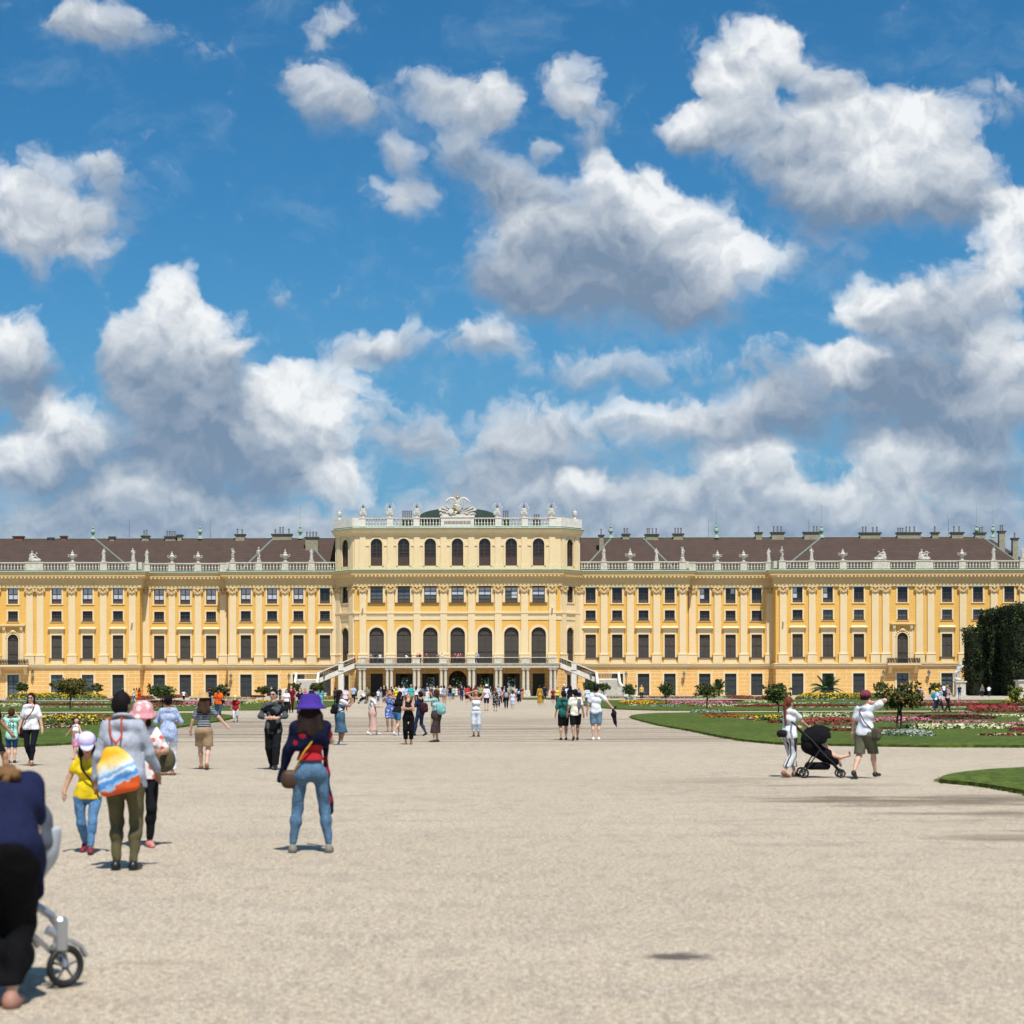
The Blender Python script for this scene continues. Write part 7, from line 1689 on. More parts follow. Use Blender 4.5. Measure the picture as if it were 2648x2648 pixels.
e, J = person(197, 1964, 1.04, 150, 'little girl in white sleeveless top with pink flamingo print and pink shorts', top=(fab((.78, .76, .78)), dict(sleeve=0, hem=.04, g=.014)), bot=('trousers', fab((.72, .22, .42), 'floral', (.80, .55, .62)), dict(length=.38, g=.018)), hair=('long', 'brown'), child=True, arms=('relax', 'out'), legs='walk', head=(-60, 0), shoes=SHP)
fl = MB(); zz = .60; Y_ = .092
fl.ell((.0, Y_, zz), (.045, .014, .028), 10, 6); fl.tube([(.035, Y_+.005, zz+.01), (.055, Y_, zz+.04), (.03, Y_, zz+.06), (.035, Y_-.01, zz+.09), (.055, Y_-.012, zz+.085)], .007, 5); fl.tube([(0, Y_, zz-.02), (.005, Y_+.004, zz-.09)], .004, 4); fl.build('flamingo_print', fab((.72, .16, .12)), e)
e, J = person(435, 2005, 1.57, 4, 'woman in pale blue frilled blouse and white flared trousers, black hair tied back', top=(fab((.34, .42, .62), 'speck', (.58, .66, .82)), dict(sleeve=1.4, hem=.10, g=.020, loose=.022)), bot=('trousers', fab(WHT), dict(g=.006, length=.93, flare=.016)), hair=('bun', 'black'), arms=('hold', 'hold'), legs='stand', shoes=SHT, skin='tan')
e, J = person(527, 1990, 1.58, 6, 'woman in straw hat, navy striped T-shirt and tan shorts, one arm swinging out', top=(fab((.015, .022, .045), 'stripe', (.35, .38, .42)), dict(sleeve=.7, hem=-.05, g=.014)), bot=('trousers', fab(KHK), dict(length=.42, g=.020, flare=.012, waist=.10)), hair=('full', 'brown'), arms=('relax', 'out'), legs='walk', shoes=SHT, hat=('straw', fab((.52, .33, .15))))
e, J = person(707, 1990, 1.68, 178, 'young man in open grey denim jacket over black T-shirt, with sunglasses', top=(fab((.008, .008, .009)), dict(sleeve=.5, hem=.02, g=.008)), bot=('trousers', fab((.010, .010, .012)), dict(g=.022, length=.98)), over=(fab((.075, .085, .095)), dict(sleeve=1.55, hem=.07, g=.022), 'jacket'), hair=('short', 'black'), sex='m', arms=('belly', 'belly'), legs='walk', glasses=True, shoes=SHB, head=(12, 0))
e, J = person(565, 1863, 1.66, 184, 'man in bright orange T-shirt, black cap and jeans with camera round his neck', top=(fab(ORG), dict(sleeve=.6, hem=.04, g=.018)), bot=('trousers', fab((.04, .08, .13)), dict()), hair=('short', 'dark'), sex='m', legs='walk', hat=('cap', fab(BLK)), bulk=1.12)
shoulder_bag(e, J, 1, fab(BLK), 'black bag at the side of the man in orange', (.10, .06, .11), .05)
e, J = person(609, 1867, 1.34, 176, 'child in red T-shirt, white trousers and pale yellow cap looking down', top=(fab(RED), dict(sleeve=.7, hem=.07, g=.02)), bot=('trousers', fab(WHT), dict(length=.85, g=.01)), hair=('short', 'dark'), child=True, legs='walk2', head=(0, 40), hat=('cap', fab((.75, .66, .28))))
e, J = person(741, 1850, 1.55, 175, 'woman in white tee carrying a coat beside a man in maroon shirt', top=(fab(WHT), dict(sleeve=.6, hem=.0)), bot=('trousers', fab(BLK), dict(g=.014)), hair=('bob', 'dark'), arms=('down', 'belly'), legs='walk')
e, J = person(753, 1843, 1.78, 180, 'tall man in maroon shirt behind the woman in white tee at left', top=(fab(MAR), dict(sleeve=.7, hem=.04)), bot=('trousers', fab((.05, .015, .02)), dict()), hair=('short', 'ltbrown'), sex='m', bulk=1.15)
e, J = person(776, 1852, 1.60, 178, 'blond woman in black top and patterned black maxi skirt left of the purple hat', top=(fab(BLK), dict(sleeve=.6, hem=-.04)), bot=('skirt', fab((.02, .018, .018), 'speck', (.45, .40, .36)), dict(length=.9, flare=.02)), hair=('long', 'blond'), arms=('down', 'hold'), legs='stand')
e, J = person(829, 1832, 1.62, 0, 'woman in teal dress with dark hair behind the purple hat', dress=(fab((.12, .42, .44)), dict(length=.75, sleeve=.6)), hair=('long', 'dark'), arms=('relax', 'relax'), legs='walk')
e, J = person(806, 1834, 1.66, 0, 'person in dark navy top hidden behind the purple hat', top=(fab(NAVY), dict(sleeve=.7)), bot=('trousers', fab(NAVY), dict()), hair=('short', 'dark'))
e, J = person(880, 1926, 1.62, -62, 'woman in white T-shirt and blue denim pinafore dress holding up a phone, facing right', top=(fab((.74, .70, .74)), dict(sleeve=.6, hem=-.08, g=.012)), dress=(fab((.060, .125, .19)), dict(length=.62, flare=.045, sleeve=0)), hair=('long', 'black'), arms=('phone', 'phone'), legs='stand', skin='mid', shoes=mat('shoe_silver', (.35, .36, .38), .5))
backpack(e, J, fab(BLK), 'small black backpack on the woman in blue denim dress', (.11, .07, .15), -.02); held_phone(e, J, 'dark phone held up by the woman in blue denim dress')
e, J = person(964, 1901, 1.52, -68, 'woman in white T-shirt and long sheer peach skirt looking down at her hands', top=(fab(WHT), dict(sleeve=.6, hem=-.06, g=.013)), bot=('skirt', fab((.62, .40, .34)), dict(length=.88, flare=.035, waist=.11)), hair=('bun', 'black'), arms=('hold', 'hold'), legs='walk', head=(0, 25), shoes=SHW, skin='light')
shoulder_bag(e, J, 1, fab(BLK), 'little black handbag beside the peach skirt', (.075, .04, .06), -.05)
e, J = person(1008, 1892, 1.58, 180, 'woman in blue floral playsuit with both hands raised to her face', top=(fab((.10, .15, .42), 'floral', (.55, .58, .66)), dict(sleeve=0, hem=.0, g=.012)), bot=('trousers', fab((.10, .15, .42), 'floral', (.55, .58, .66)), dict(length=.40, g=.02)), hair=('bob', 'blond'), arms=('camera', 'camera'), legs='stand', skin='tan', shoes=SHT)
e, J = person(1026, 1902, 1.56, -40, 'woman with long black hair in black top and denim shorts bending towards her friend', top=(fab(BLK), dict(sleeve=.7, hem=.02, g=.02, loose=.012)), bot=('trousers', fab((.06, .20, .40)), dict(length=.34, g=.014)), hair=('verylong', 'black'), arms=('hold', 'hold'), legs='walk', lean=18, shoes=SHW, skin='light')
e, J = person(1056, 1925, 1.56, 179, 'woman all in black with crossed arms and head tilted back to the sky', top=(fab(BLK), dict(sleeve=0, hem=.0, g=.008)), bot=('trousers', fab((.006, .006, .007)), dict(length=.88, g=.016, flare=.006)), hair=('long', 'ltbrown'), arms=('cross', 'cross'), legs='stand', head=(0, -42), skin='tan', shoes=SHT)
e, J = person(1086, 1903, 1.54, 55, 'person in navy jacket and dark jeans seen from the side behind the woman in black', top=(fab((.015, .025, .06)), dict(sleeve=1.9, hem=.05, g=.018)), bot=('trousers', fab((.03, .05, .10)), dict(g=.004)), hair=('bun', 'black'), arms=('hold', 'hold'), legs='walk', shoes=SHB)
backpack(e, J, fab((.05, .015, .022)), 'dark maroon backpack on the person in navy jacket', (.14, .10, .17), -.04)
e, J = person(1127, 1919, 1.62, 58, 'woman in mint cardigan and brown speckled midi skirt taking a photo to the left', top=(fab((.36, .52, .50)), dict(sleeve=1.8, hem=-.02, g=.016)), bot=('skirt', fab((.055, .035, .035), 'speck', (.12, .085, .08)), dict(length=.72, flare=.015)), hair=('bob', 'brown'), arms=('camera', 'camera'), legs='stand', shoes=LEATHER)
backpack(e, J, fab((.22, .48, .46)), 'mint green round backpack on the woman in mint cardigan', (.15, .11, .17), -.04)
e, J = person(1231, 1905, 1.60, 181, 'woman in white off-shoulder top and pale trousers holding both hands to her head', top=(fab(WHT), dict(sleeve=0, hem=-.05, g=.016, off=True)), bot=('trousers', fab((.58, .62, .68)), dict(length=.86, g=.016, flare=.006)), hair=('long', 'red'), arms=('head', 'head'), legs='stand', skin='tan', shoes=LEATHER)
# --- the trio walking away on the right
e, J = person(1457, 1914, 1.58, 3, 'young man in dark green shirt and black shorts with strap over his back', top=(fab((.022, .12, .10)), dict(sleeve=.95, hem=.06, g=.022, loose=.01)), bot=('trousers', fab(BLK), dict(length=.47, g=.018)), hair=('short', 'dark'), sex='m', legs='stand', skin='tan', shoes=SHB)
shoulder_bag(e, J, -1, fab(BLK), 'black sling bag on the man in green shirt', (.07, .05, .12), .10)
e, J = person(1488, 1915, 1.62, -2, 'young man in cream T-shirt and black shorts with grey scarf over right shoulder', top=(fab(CRM), dict(sleeve=.6, hem=.03, g=.022)), bot=('trousers', fab(BLK), dict(length=.42, g=.018)), hair=('short', 'black'), sex='m', legs='walk2', skin='mid', shoes=SHB, bulk=1.08)
H = J['H']; F = Field(.024); F.cap(J['shR']+V3(-.03, .02, .03), J['shR']+V3(-.03, -.10, -.10), .05, .055, k=.04); F.cap(J['shR']+V3(-.03, -.11, -.10), J['shR']+V3(-.05, -.13, -.42), .055, .025, k=.04); obj_np('scarf', F.mesh(wob=.006), fab((.16, .15, .19)), e)
e, J = person(1541, 1914, 1.76, -2, 'tall young man in white tee and pale denim shorts carrying a black jacket', top=(fab((.72, .74, .78)), dict(sleeve=.65, hem=.04, g=.022)), bot=('trousers', fab((.20, .32, .42)), dict(length=.46, g=.016)), hair=('short', 'black'), sex='m', legs='stand', skin='light', shoes=SHW, arms=('down', 'out'))
p = J['wrR']; F = Field(.02); F.cap(p+V3(.03, 0, -.02), p+V3(.05, 0, -.18), .035, .07, k=.05); F.cap(p+V3(.04, 0, -.20), p+V3(.09, 0, -.48), .085, .045, k=.05); F.cap(p+V3(.10, 0, .03), p+V3(.03, 0, -.05), .03, k=.03); F.cap(p+V3(.09, 0, -.46), p+V3(.13, 0, -.58), .045, .02, k=.03)
r = obj_np('jacket', F.mesh(wob=.01, wf=12), fab((.012, .012, .02))); r.location = e.location; r.rotation_euler = e.rotation_euler; tag(r, 'black jacket dangling from the hand of the tall white-shirted man', 'jacket')
# --- the couple with the stroller
e, J = person(2041, 2010, 1.52, -55, 'woman with long red ponytail and striped cropped trousers pushing a stroller', top=(fab(WHT), dict(sleeve=.6, hem=.03, g=.022, loose=.01)), bot=('trousers', fab((.58, .60, .60), 'vstripe', (.06, .03, .05)), dict(length=.84, g=.016, flare=.012)), hair=('pony', 'red'), arms=('push', 'push'), legs='walk', shoes=SHT, bulk=1.04)
F = blob(tuple(J['tor'](-.01, -.12, J['hipz']+.03)*J['H']), (.12, .05, .06), .016); r = obj_np('belt_bag', F.mesh(), fab((.02, .015, .02))); r.location = e.location; r.rotation_euler = e.rotation_euler; tag(r, 'black belt bag on the lower back of the ponytailed woman', 'bag')
e, J = person(2237, 2014, 1.62, -38, 'man in maroon cap, white tee and olive shorts with hand at neck', top=(fab((.72, .74, .78)), dict(sleeve=.65, hem=.02, g=.022, loose=.008)), bot=('trousers', fab((.12, .115, .075)), dict(length=.47, g=.022, flare=.006)), hair=('fade', 'dark'), sex='m', arms=('relax', 'neck'), legs='stride2', shoes=LEATHER, hat=('cap', fab((.22, .05, .08))), lean=3)
shoulder_bag(e, J, -1, fab((.085, .075, .05)), 'olive grey crossbody bag at the hip of the maroon-capped man', (.11, .06, .12), .0, fab((.10, .045, .035)))
# --- walkers beyond on the right
e, J = person(2418, 1841, 1.50, -75, 'walker in yellow cap and white top with blue backpack striding right', top=(fab(WHT), dict(sleeve=.7)), bot=('trousers', fab((.02, .03, .07)), dict(length=.8)), hair=('short', 'blond'), arms=('fwd', 'fwd'), legs='stride', lean=14, hat=('cap', fab(YLW)))
backpack(e, J, fab((.03, .30, .42)), 'bright blue backpack on the walker in yellow cap', (.15, .10, .19))
person(2428, 1840, 1.58, -70, 'fair haired walker in patterned blue top half hidden behind the yellow-capped one', top=(fab((.30, .42, .62), 'floral', (.7, .7, .7)), dict(sleeve=.6)), bot=('trousers', fab((.015, .02, .06)), dict()), hair=('bob', 'blond'), arms=('fwd', 'push'), legs='stride2', lean=10)
e, J = person(2450, 1841, 1.72, -70, 'blond woman in pink sleeveless top and black leggings walking right', top=(fab((.62, .42, .44)), dict(sleeve=0, hem=.02)), bot=('trousers', fab(BLK), dict(g=.003)), hair=('bun', 'blond'), arms=('hold', 'hold'), legs='walk')
backpack(e, J, fab((.02, .025, .05)), 'navy backpack on the blond woman in pink top', (.13, .09, .17))
person(2481, 1809, 1.72, 170, 'person in navy T-shirt and blue shorts in front of the garden statue', top=(fab(NAVY), dict()), bot=('trousers', fab((.05, .22, .45)), dict(length=.5)), hair=('short', 'dark'), sex='m', legs='walk')
person(2540, 1803, 1.72, 2, 'blond woman in dark clothes before the tall hedge', top=(fab(GRY), dict(sleeve=.7)), bot=('trousers', fab((.03, .04, .06)), dict()), hair=('long', 'blond'), legs='stand')
person(2557, 1803, 1.66, -20, 'stooping person in white tee and dark trousers before the tall hedge', top=(fab(WHT), dict(sleeve=.6)), bot=('trousers', fab((.04, .04, .06)), dict()), hair=('short', 'brown'), lean=25, arms=('hold', 'hold'), legs='walk')
# ------------------------------------------------------------------ the crowd in front of the palace: px, feet y, head y, facing, top, bottom, colour, hair, label
def C_(px, fy, ty, face, top, kind, bot, hair, label, **k):
    Y = k.pop('Y', None) or gd(fy, px); H = k.pop('H', None) or min(1.84, max(1.1, EYE - (ty - (VPY - (px-VPX)*.0019))*Y/FPX)); kw = dict(hair=hair, Y=Y); kw.update(k)
    if kind in ('d', 'D'): kw['dress'] = (top, dict(length=.55 if kind == 'd' else .85, flare=.03, sleeve=.5))
    elif kind == 'k': kw['top'] = (top, dict(sleeve=.6, hem=-.02)); kw['bot'] = ('skirt', bot, dict(length=.6))
    else: kw['top'] = (top, dict(sleeve=kw.pop('sleeve', .65), hem=.03)); kw['bot'] = ('trousers', bot, dict(length=.45 if kind == 's' else 1.0, g=.014))
    kw.setdefault('shoes', None); return person(px, fy, H, face, label, **kw)
f = fab; S1, L1, B1 = ('short', 'dark'), ('long', 'dark'), ('bob', 'brown')
DF = f((.02, .02, .022), 'floral', (.5, .46, .42)); LEO = f((.50, .28, .03), 'speck', (.10, .05, .015))
C_(914,1819,1772,180,f(LBL),'t',f(BLK),S1,'man in light blue shirt with crossed straps beside the stroller, left of the first columns',sex='m',arms=('belly','belly'))
e0 = C_(949,1818,1775,170,f((.22,.22,.14)),'t',f((.10,.06,.04)),S1,'man in olive shirt behind the pale-hooded stroller',sex='m',arms=('hold','hold'))
C_(978,1816,1783,175,f(WHT),'t',f(DEN),L1,'long haired woman with white bag left of the black-clad man'); C_(993,1819,1773,185,f(BLK),'t',f((.03,.05,.09)),('short','grey'),'grey haired man in black near the leftmost doorway',sex='m',bulk=1.15)
C_(1003,1818,1782,180,f(BLK),'t',f(BLK),L1,'dark dressed woman behind the blue floral playsuit'); C_(1024,1822,1778,180,f(YLW),'t',f(GRY),('short','blond'),'person in yellow top and pale hat between the two black-topped women',hat=('cap',f((.55,.55,.35))))
C_(1012,1815,1776,10,f(BLK),'s',f(BLK),S1,'person in black shirt in front of the second column pair',sex='m'); C_(1038,1826,1772,0,f((.72,.62,.68)),'s',f(NAVY),S1,'man in white tee and navy shorts walking towards the doorway',sex='m',bulk=1.1)
C_(1050,1822,1773,0,f(LBL),'t',f((.05,.06,.12)),B1,'woman in light blue top beside the man in white tee'); C_(1063,1829,1768,2,f((.04,.42,.42)),'t',f(KHK),('short','grey'),'grey haired person with turquoise backpack above the woman all in black')
C_(1076,1820,1774,0,f(WHT),'t',f(BLK),L1,'woman in white top right of the turquoise backpack'); C_(1091,1812,1776,10,f(GRY),'s',f(BLK),S1,'person in dark grey standing at the third column pair',sex='m'); C_(1104,1810,1782,0,f(WHT),'d',None,('bob','red'),'small girl in white dress near the third column pair',child=True,H=1.25)
C_(1115,1812,1775,180,f((.12,.05,.04)),'t',f(BLK),S1,'man in brown shirt left of the central arch',sex='m'); C_(1131,1818,1773,180,f((.42,.28,.06)),'t',f(OLV),B1,'woman in ochre top behind the mint cardigan'); C_(1141,1816,1773,5,f(WHT),'s',f(GRY),('short','brown'),'person in white shirt next to the man with tan trousers',sex='m')
C_(1149,1823,1773,0,f((.26,.32,.38),'speck',(.4,.44,.48)),'t',f((.45,.30,.20)),('short','dark'),'man in grey blue shirt and tan trousers left of the central arch',sex='m'); C_(1164,1814,1771,178,f(BLK),'s',f((.07,.17,.36)),S1,'man in black tee and blue shorts with arms raised before the central arch',sex='m',arms=('camera','camera'))
C_(1172,1811,1774,0,f((.45,.5,.4)),'t',f(GRY),('short','brown'),'person in pale green behind the man with raised arms'); C_(1180,1806,1776,180,f((.66,.68,.66)),'d',None,B1,'woman in whitish dress in the middle of the central arch'); C_(1194,1814,1772,170,f((.02,.025,.05)),'t',f((.03,.05,.12)),('short','brown'),'man in dark blue jacket right of the central arch doorway',sex='m',arms=('hold','down'))
C_(1208,1822,1773,3,f((.55,.03,.04)),'s',f(BLK),('short','dark'),'man with red backpack and white shirt walking to the palace',sex='m',bulk=1.1); C_(1218,1816,1776,0,f((.18,.02,.04)),'t',f(BLK),L1,'woman in dark red right of the red backpack'); C_(1229,1816,1772,0,f((.12,.03,.05)),'t',f(BLK),('bob','red'),'red haired person just above the woman holding her head')
C_(1243,1815,1771,0,f((.30,.38,.14)),'t',f(BLK),('bob','blond'),'blond person in green left of the white-shirted man'); C_(1258,1838,1771,0,f((.72,.70,.76)),'s',f((.02,.025,.08)),('short','dark'),'man in white long shirt, white cap and navy shorts walking away',sex='m',hat=('cap',f(WHT)),sleeve=1.8,shoes=LEATHER)
C_(1281,1839,1779,0,DF,'d',None,('long','ltbrown'),'woman in black floral dress walking away beside the navy shorts man',shoes=LEATHER); C_(1288,1830,1770,0,f((.45,.46,.48)),'t',f((.03,.03,.06)),('short','grey'),'man in light grey shirt ahead of the black floral dress',sex='m'); C_(1299,1820,1776,0,f((.62,.22,.22),'floral',(.75,.6,.6)),'t',f(BLK),L1,'woman in pink patterned top left of the grey backpack')
e1 = C_(1309,1834,1780,0,f(BLK),'t',f((.012,.012,.02)),('bob','black'),'person in black with grey backpack walking away'); backpack(e1[0], e1[1], f((.30,.34,.36)), 'light grey backpack on the person in black', (.14,.09,.19))
C_(1326,1834,1784,0,f((.50,.54,.66),'floral',(.7,.7,.74)),'d',None,('bob','brown'),'girl in pale blue dress beside the grey backpack',child=True,legs='walk'); C_(1313,1812,1774,0,f((.5,.4,.36),'speck',(.2,.1,.1)),'t',f(BLK),S1,'person in patterned shirt behind the grey backpack'); e2 = C_(1342,1819,1777,-10,f((.012,.015,.035)),'D',None,('long','black'),'person in long navy robe with pale blue bag',legs='walk')
backpack(e2[0], e2[1], f((.25,.50,.68)), 'pale blue bag on the back of the person in navy robe', (.12,.08,.15))
C_(1396,1824,1772,0,LEO,'D',None,('bob','brown'),'woman in long mustard leopard dress right of the fifth columns'); C_(1407,1823,1770,0,f((.015,.02,.04)),'s',f((.03,.03,.03)),('short','brown'),'man in navy shirt and dark shorts beside the mustard dress',sex='m',legs='stride')
C_(1430,1822,1778,178,f((.30,.02,.03)),'s',f(BLK),('long','dark'),'girl in dark red top and black shorts near the last columns',arms=('hold','down')); C_(1441,1820,1777,175,f((.78,.62,.06)),'t',f((.03,.04,.06)),B1,'girl in yellow T-shirt near the last columns')
C_(1459,1812,1769,180,f((.04,.05,.12)),'t',f(NAVY),('short','dark'),'man in white cap behind the green-shirted man',sex='m',hat=('cap',f(WHT))); C_(1466,1812,1775,10,f(WHT),'t',f(BLK),B1,'person in white behind the trio, left'); C_(1475,1840,1772,0,f((.010,.012,.03)),'t',f(BLK),('long','black'),'woman with long black hair directly ahead of the trio')
e3 = C_(1497,1836,1778,0,f((.28,.40,.62)),'t',f((.05,.06,.10)),('fade','grey'),'balding man in light blue shirt ahead of the trio',sex='m'); backpack(e3[0], e3[1], f(BLK), 'black backpack of the balding man in blue', (.12,.09,.17)); C_(1519,1832,1776,0,f((.62,.68,.76)),'t',f(GRY),S1,'person in pale clothes hidden left of the tall white-shirted man')
C_(1659,1809,1771,175,f((.70,.46,.10)),'t',f((.02,.02,.03)),('short','grey'),'man in yellow shirt and dark trousers in the right flower garden',sex='m'); C_(1682,1798,1777,180,f((.55,.6,.72)),'d',None,B1,'child in pale dress by the right ground floor door',H=1.2,child=True); C_(1692,1799,1776,180,f((.5,.04,.03)),'t',f(RED),S1,'child in red by the right ground floor door',child=True,H=1.3); C_(1698,1799,1776,185,f((.42,.05,.06)),'t',f((.3,.03,.04)),L1,'adult in dark red beside the child in red'); C_(1706,1799,1776,175,f(BLK),'t',f(BLK),S1,'person in black at right of the red pair')
C_(1907,1794,1773,90,f(WHT),'t',f(GRY),S1,'tiny figure in white behind yellow flowers, under middle right window'); C_(1920,1794,1776,90,f((.05,.02,.03)),'t',f(BLK),L1,'tiny dark figure behind yellow flowers, under middle right window'); C_(2047,1795,1772,0,f((.12,.14,.2)),'t',f(BLK),S1,'dark figure left of the palace window by the dark green tree'); C_(2168,1796,1774,90,f((.35,.05,.04)),'t',f(BLK),S1,'tiny figure in red beside the big palm')
C_(2266,1799,1771,90,f(WHT),'t',f(WHT),('short','dark'),'man all in white walking left of the orange-blossomed tree',sex='m',legs='walk'); C_(2281,1799,1774,90,f((.7,.6,.64)),'t',f(GRY),B1,'pale dressed person behind the man all in white'); C_(2378,1803,1776,170,f((.6,.45,.5)),'d',None,B1,'woman in pale pink right of the orange-blossomed tree'); C_(2384,1803,1777,190,f((.55,.5,.55)),'t',f(GRY),S1,'person in pale clothes beside the pale pink woman')
C_(2405,1805,1773,0,f(BLK),'s',f(GRY),('short','grey'),'man in black tee between the pale couple and the yellow cap',sex='m'); C_(2441,1802,1769,0,f(WHT),'t',f(BLK),S1,'man in white left of the blond woman in pink top',sex='m'); C_(2430,1808,1776,0,f((.6,.6,.5)),'t',f(GRY),('bob','blond'),'blond woman facing the palace behind the walkers')
# left side of the garden
C_(26,1799,1772,180,f((.6,.35,.4)),'t',f(DEN),S1,'person in pink shirt at the far left doorway',sex='m'); C_(18,1799,1772,150,f((.03,.03,.06)),'t',f(NAVY),B1,'dark figure left of the pink shirt at far left doorway'); C_(40,1799,1775,180,f((.05,.02,.03)),'t',f(BLK),L1,'dark figure right of the pink shirt at far left doorway'); C_(49,1800,1773,10,f(WHT),'t',f(BRN),S1,'person in white near the far left potted tree'); C_(98,1801,1770,178,f((.5,.52,.55)),'s',f(BLK),('short','black'),'man in grey patterned shirt and dark shorts at far left',sex='m',bulk=1.1)
C_(221,1799,1772,120,f((.35,.38,.5)),'t',f(GRY),('short','blond'),'pale figure in front of the second left ground floor window'); C_(253,1801,1775,180,f((.75,.55,.55)),'d',None,B1,'woman in pale pink beside the far left potted tree in white planter'); C_(262,1801,1776,190,f(BLK),'t',f(BLK),L1,'woman in black beside the pale pink woman')
C_(317,1822,1774,75,f((.02,.025,.07)),'s',f((.80,.62,.03)),S1,'man in navy shirt and bright yellow shorts',sex='m'); C_(346,1818,1780,70,f((.7,.68,.74)),'t',f((.6,.55,.62)),('bob','black'),'woman in white blouse walking left in the left garden',legs='walk'); C_(353,1813,1779,0,f((.75,.38,.02)),'d',None,B1,'person in orange yellow behind the white blouse'); C_(360,1813,1778,0,f((.5,.05,.02)),'D',None,L1,'person in long red and orange dress in the left garden'); C_(394,1808,1775,100,f((.66,.7,.72)),'d',None,L1,'woman in long white top left of the dark green tree')
C_(451,1812,1786,60,f((.75,.42,.02)),'t',f((.5,.5,.55)),('short','brown'),'small child in orange yellow shirt in the left garden',child=True,H=1.15); C_(475,1812,1784,0,f(WHT),'t',f((.02,.02,.03)),('short','dark'),'child in white shirt with arms out in the left garden',arms=('out','out'),child=True,H=1.3)
C_(541,1834,1781,0,f((.012,.02,.05)),'t',f(NAVY),('short','dark'),'person in navy left of the orange T-shirt man',hat=('cap',f((.2,.02,.03)))); C_(590,1813,1772,178,f((.5,.3,.26),'speck',(.2,.12,.1)),'s',f(BLK),('short','grey'),'man in reddish patterned shirt and black shorts under the wall lantern',sex='m',bulk=1.1); C_(701,1803,1774,180,f((.25,.45,.6)),'t',f(GRY),S1,'tiny figure in light blue behind the man in grey denim')
C_(724,1812,1778,200,f((.06,.03,.04)),'t',f(BLK),('short','dark'),'dark figure with straw hat left of the white tee woman',hat=('sun',f((.6,.5,.36)))); C_(761,1814,1778,180,f((.6,.2,.2)),'t',f(RED),S1,'figure in red between the maroon shirt and the blond woman'); C_(789,1812,1780,180,f((.6,.18,.14)),'d',None,L1,'figure in salmon red left of the purple hat')
C_(893,1840,1776,5,f((.72,.6,.66)),'t',f((.25,.04,.05)),('fade','dark'),'balding man in white behind the woman in denim pinafore',sex='m'); C_(868,1822,1778,0,f((.04,.03,.05)),'t',f(BLK),S1,'dark figure left of the woman in denim pinafore')
# a few more backs in the doorway crowd
rn = random.Random(4); cols = [(.02,.02,.03),(.5,.5,.55),(.25,.05,.06),(.05,.1,.2),(.6,.55,.45),(.1,.2,.15),(.45,.2,.1),(.3,.35,.45),(.65,.65,.68)]
names = ['black','grey','dark red','navy blue','beige','bottle green','rusty brown','steel blue','whitish']; where = ['under the left doorway', 'between the second and third columns', 'inside the left arch', 'left of the central arch', 'in the central arch', 'right of the central arch', 'inside the right arch', 'by the fourth column pair', 'between the fifth and sixth columns', 'under the right doorway']
for i, px in enumerate((985, 998, 1018, 1031, 1044, 1057, 1070, 1085, 1098, 1110, 1122, 1136, 1156, 1188, 1201, 1213, 1236, 1250, 1268, 1275, 1295, 1304, 1320, 1334, 1350)):
    c = rn.randrange(9); w = where[min(9, int((px-975)/38))]
    C_(px, 1807 + rn.uniform(-2, 5), 1774 + rn.uniform(-2, 3), rn.choice([0, 10, 170, 185, 90]), f(cols[c]), rn.choice('ttsk'), f(cols[rn.randrange(9)]), (rn.choice(['short', 'bob', 'long']), rn.choice(['dark', 'brown', 'black', 'blond'])), f'distant visitor in {names[c]} top {w}, {["near the front", "at the back", "half hidden", "standing still", "seen small"][i % 5]}')
# people up on the terrace and one on the stair
for px, py, c, nm, fc in ((959,1684,(.3,.25,.25),'grey brown',180),(971,1687,(.02,.03,.06),'dark blue',0),(983,1683,(.66,.68,.7),'white',10),(1054,1699,(.7,.7,.72),'white, stooping,',60),(1061,1697,(.05,.02,.03),'black',0),(1080,1684,(.4,.12,.1),'rusty red',180),(1086,1687,(.08,.03,.03),'dark brown',190),
                       (1103,1688,(.4,.03,.05),'crimson',150),(1133,1688,(.35,.2,.12),'tan',180),(1143,1685,(.7,.72,.75),'pale',200),(1177,1686,(.35,.03,.04),'deep red',170),(1185,1685,(.3,.22,.18),'brown',180),(1191,1686,(.45,.03,.04),'bright red',185),(1231,1685,(.6,.5,.35),'beige',120),(1236,1687,(.2,.35,.6),'blue',170)):
    C_(px, 0, py, fc, f(c), 't', f((.04,.05,.08)), (rn.choice(['short', 'bob']), rn.choice(['dark', 'brown'])), f'person in {nm} top on the terrace, ' + ('left part' if px < 1000 else 'above the second column pair' if px < 1070 else 'above the third column pair' if px < 1110 else 'left of centre' if px < 1150 else 'at the centre' if px < 1200 else 'right of centre') , Y=296.5, H=1.70, z=5.26, lean=35 if 'stoop' in nm else 0, group='people on the terrace')
C_(917, 0, 1691, 90, f((.45,.06,.06)), 't', f((.12,.2,.34)), S1, 'person in red top and jeans coming down the left stair', Y=PY0-8.6, H=1.68, z=4.86, group='people on the terrace')

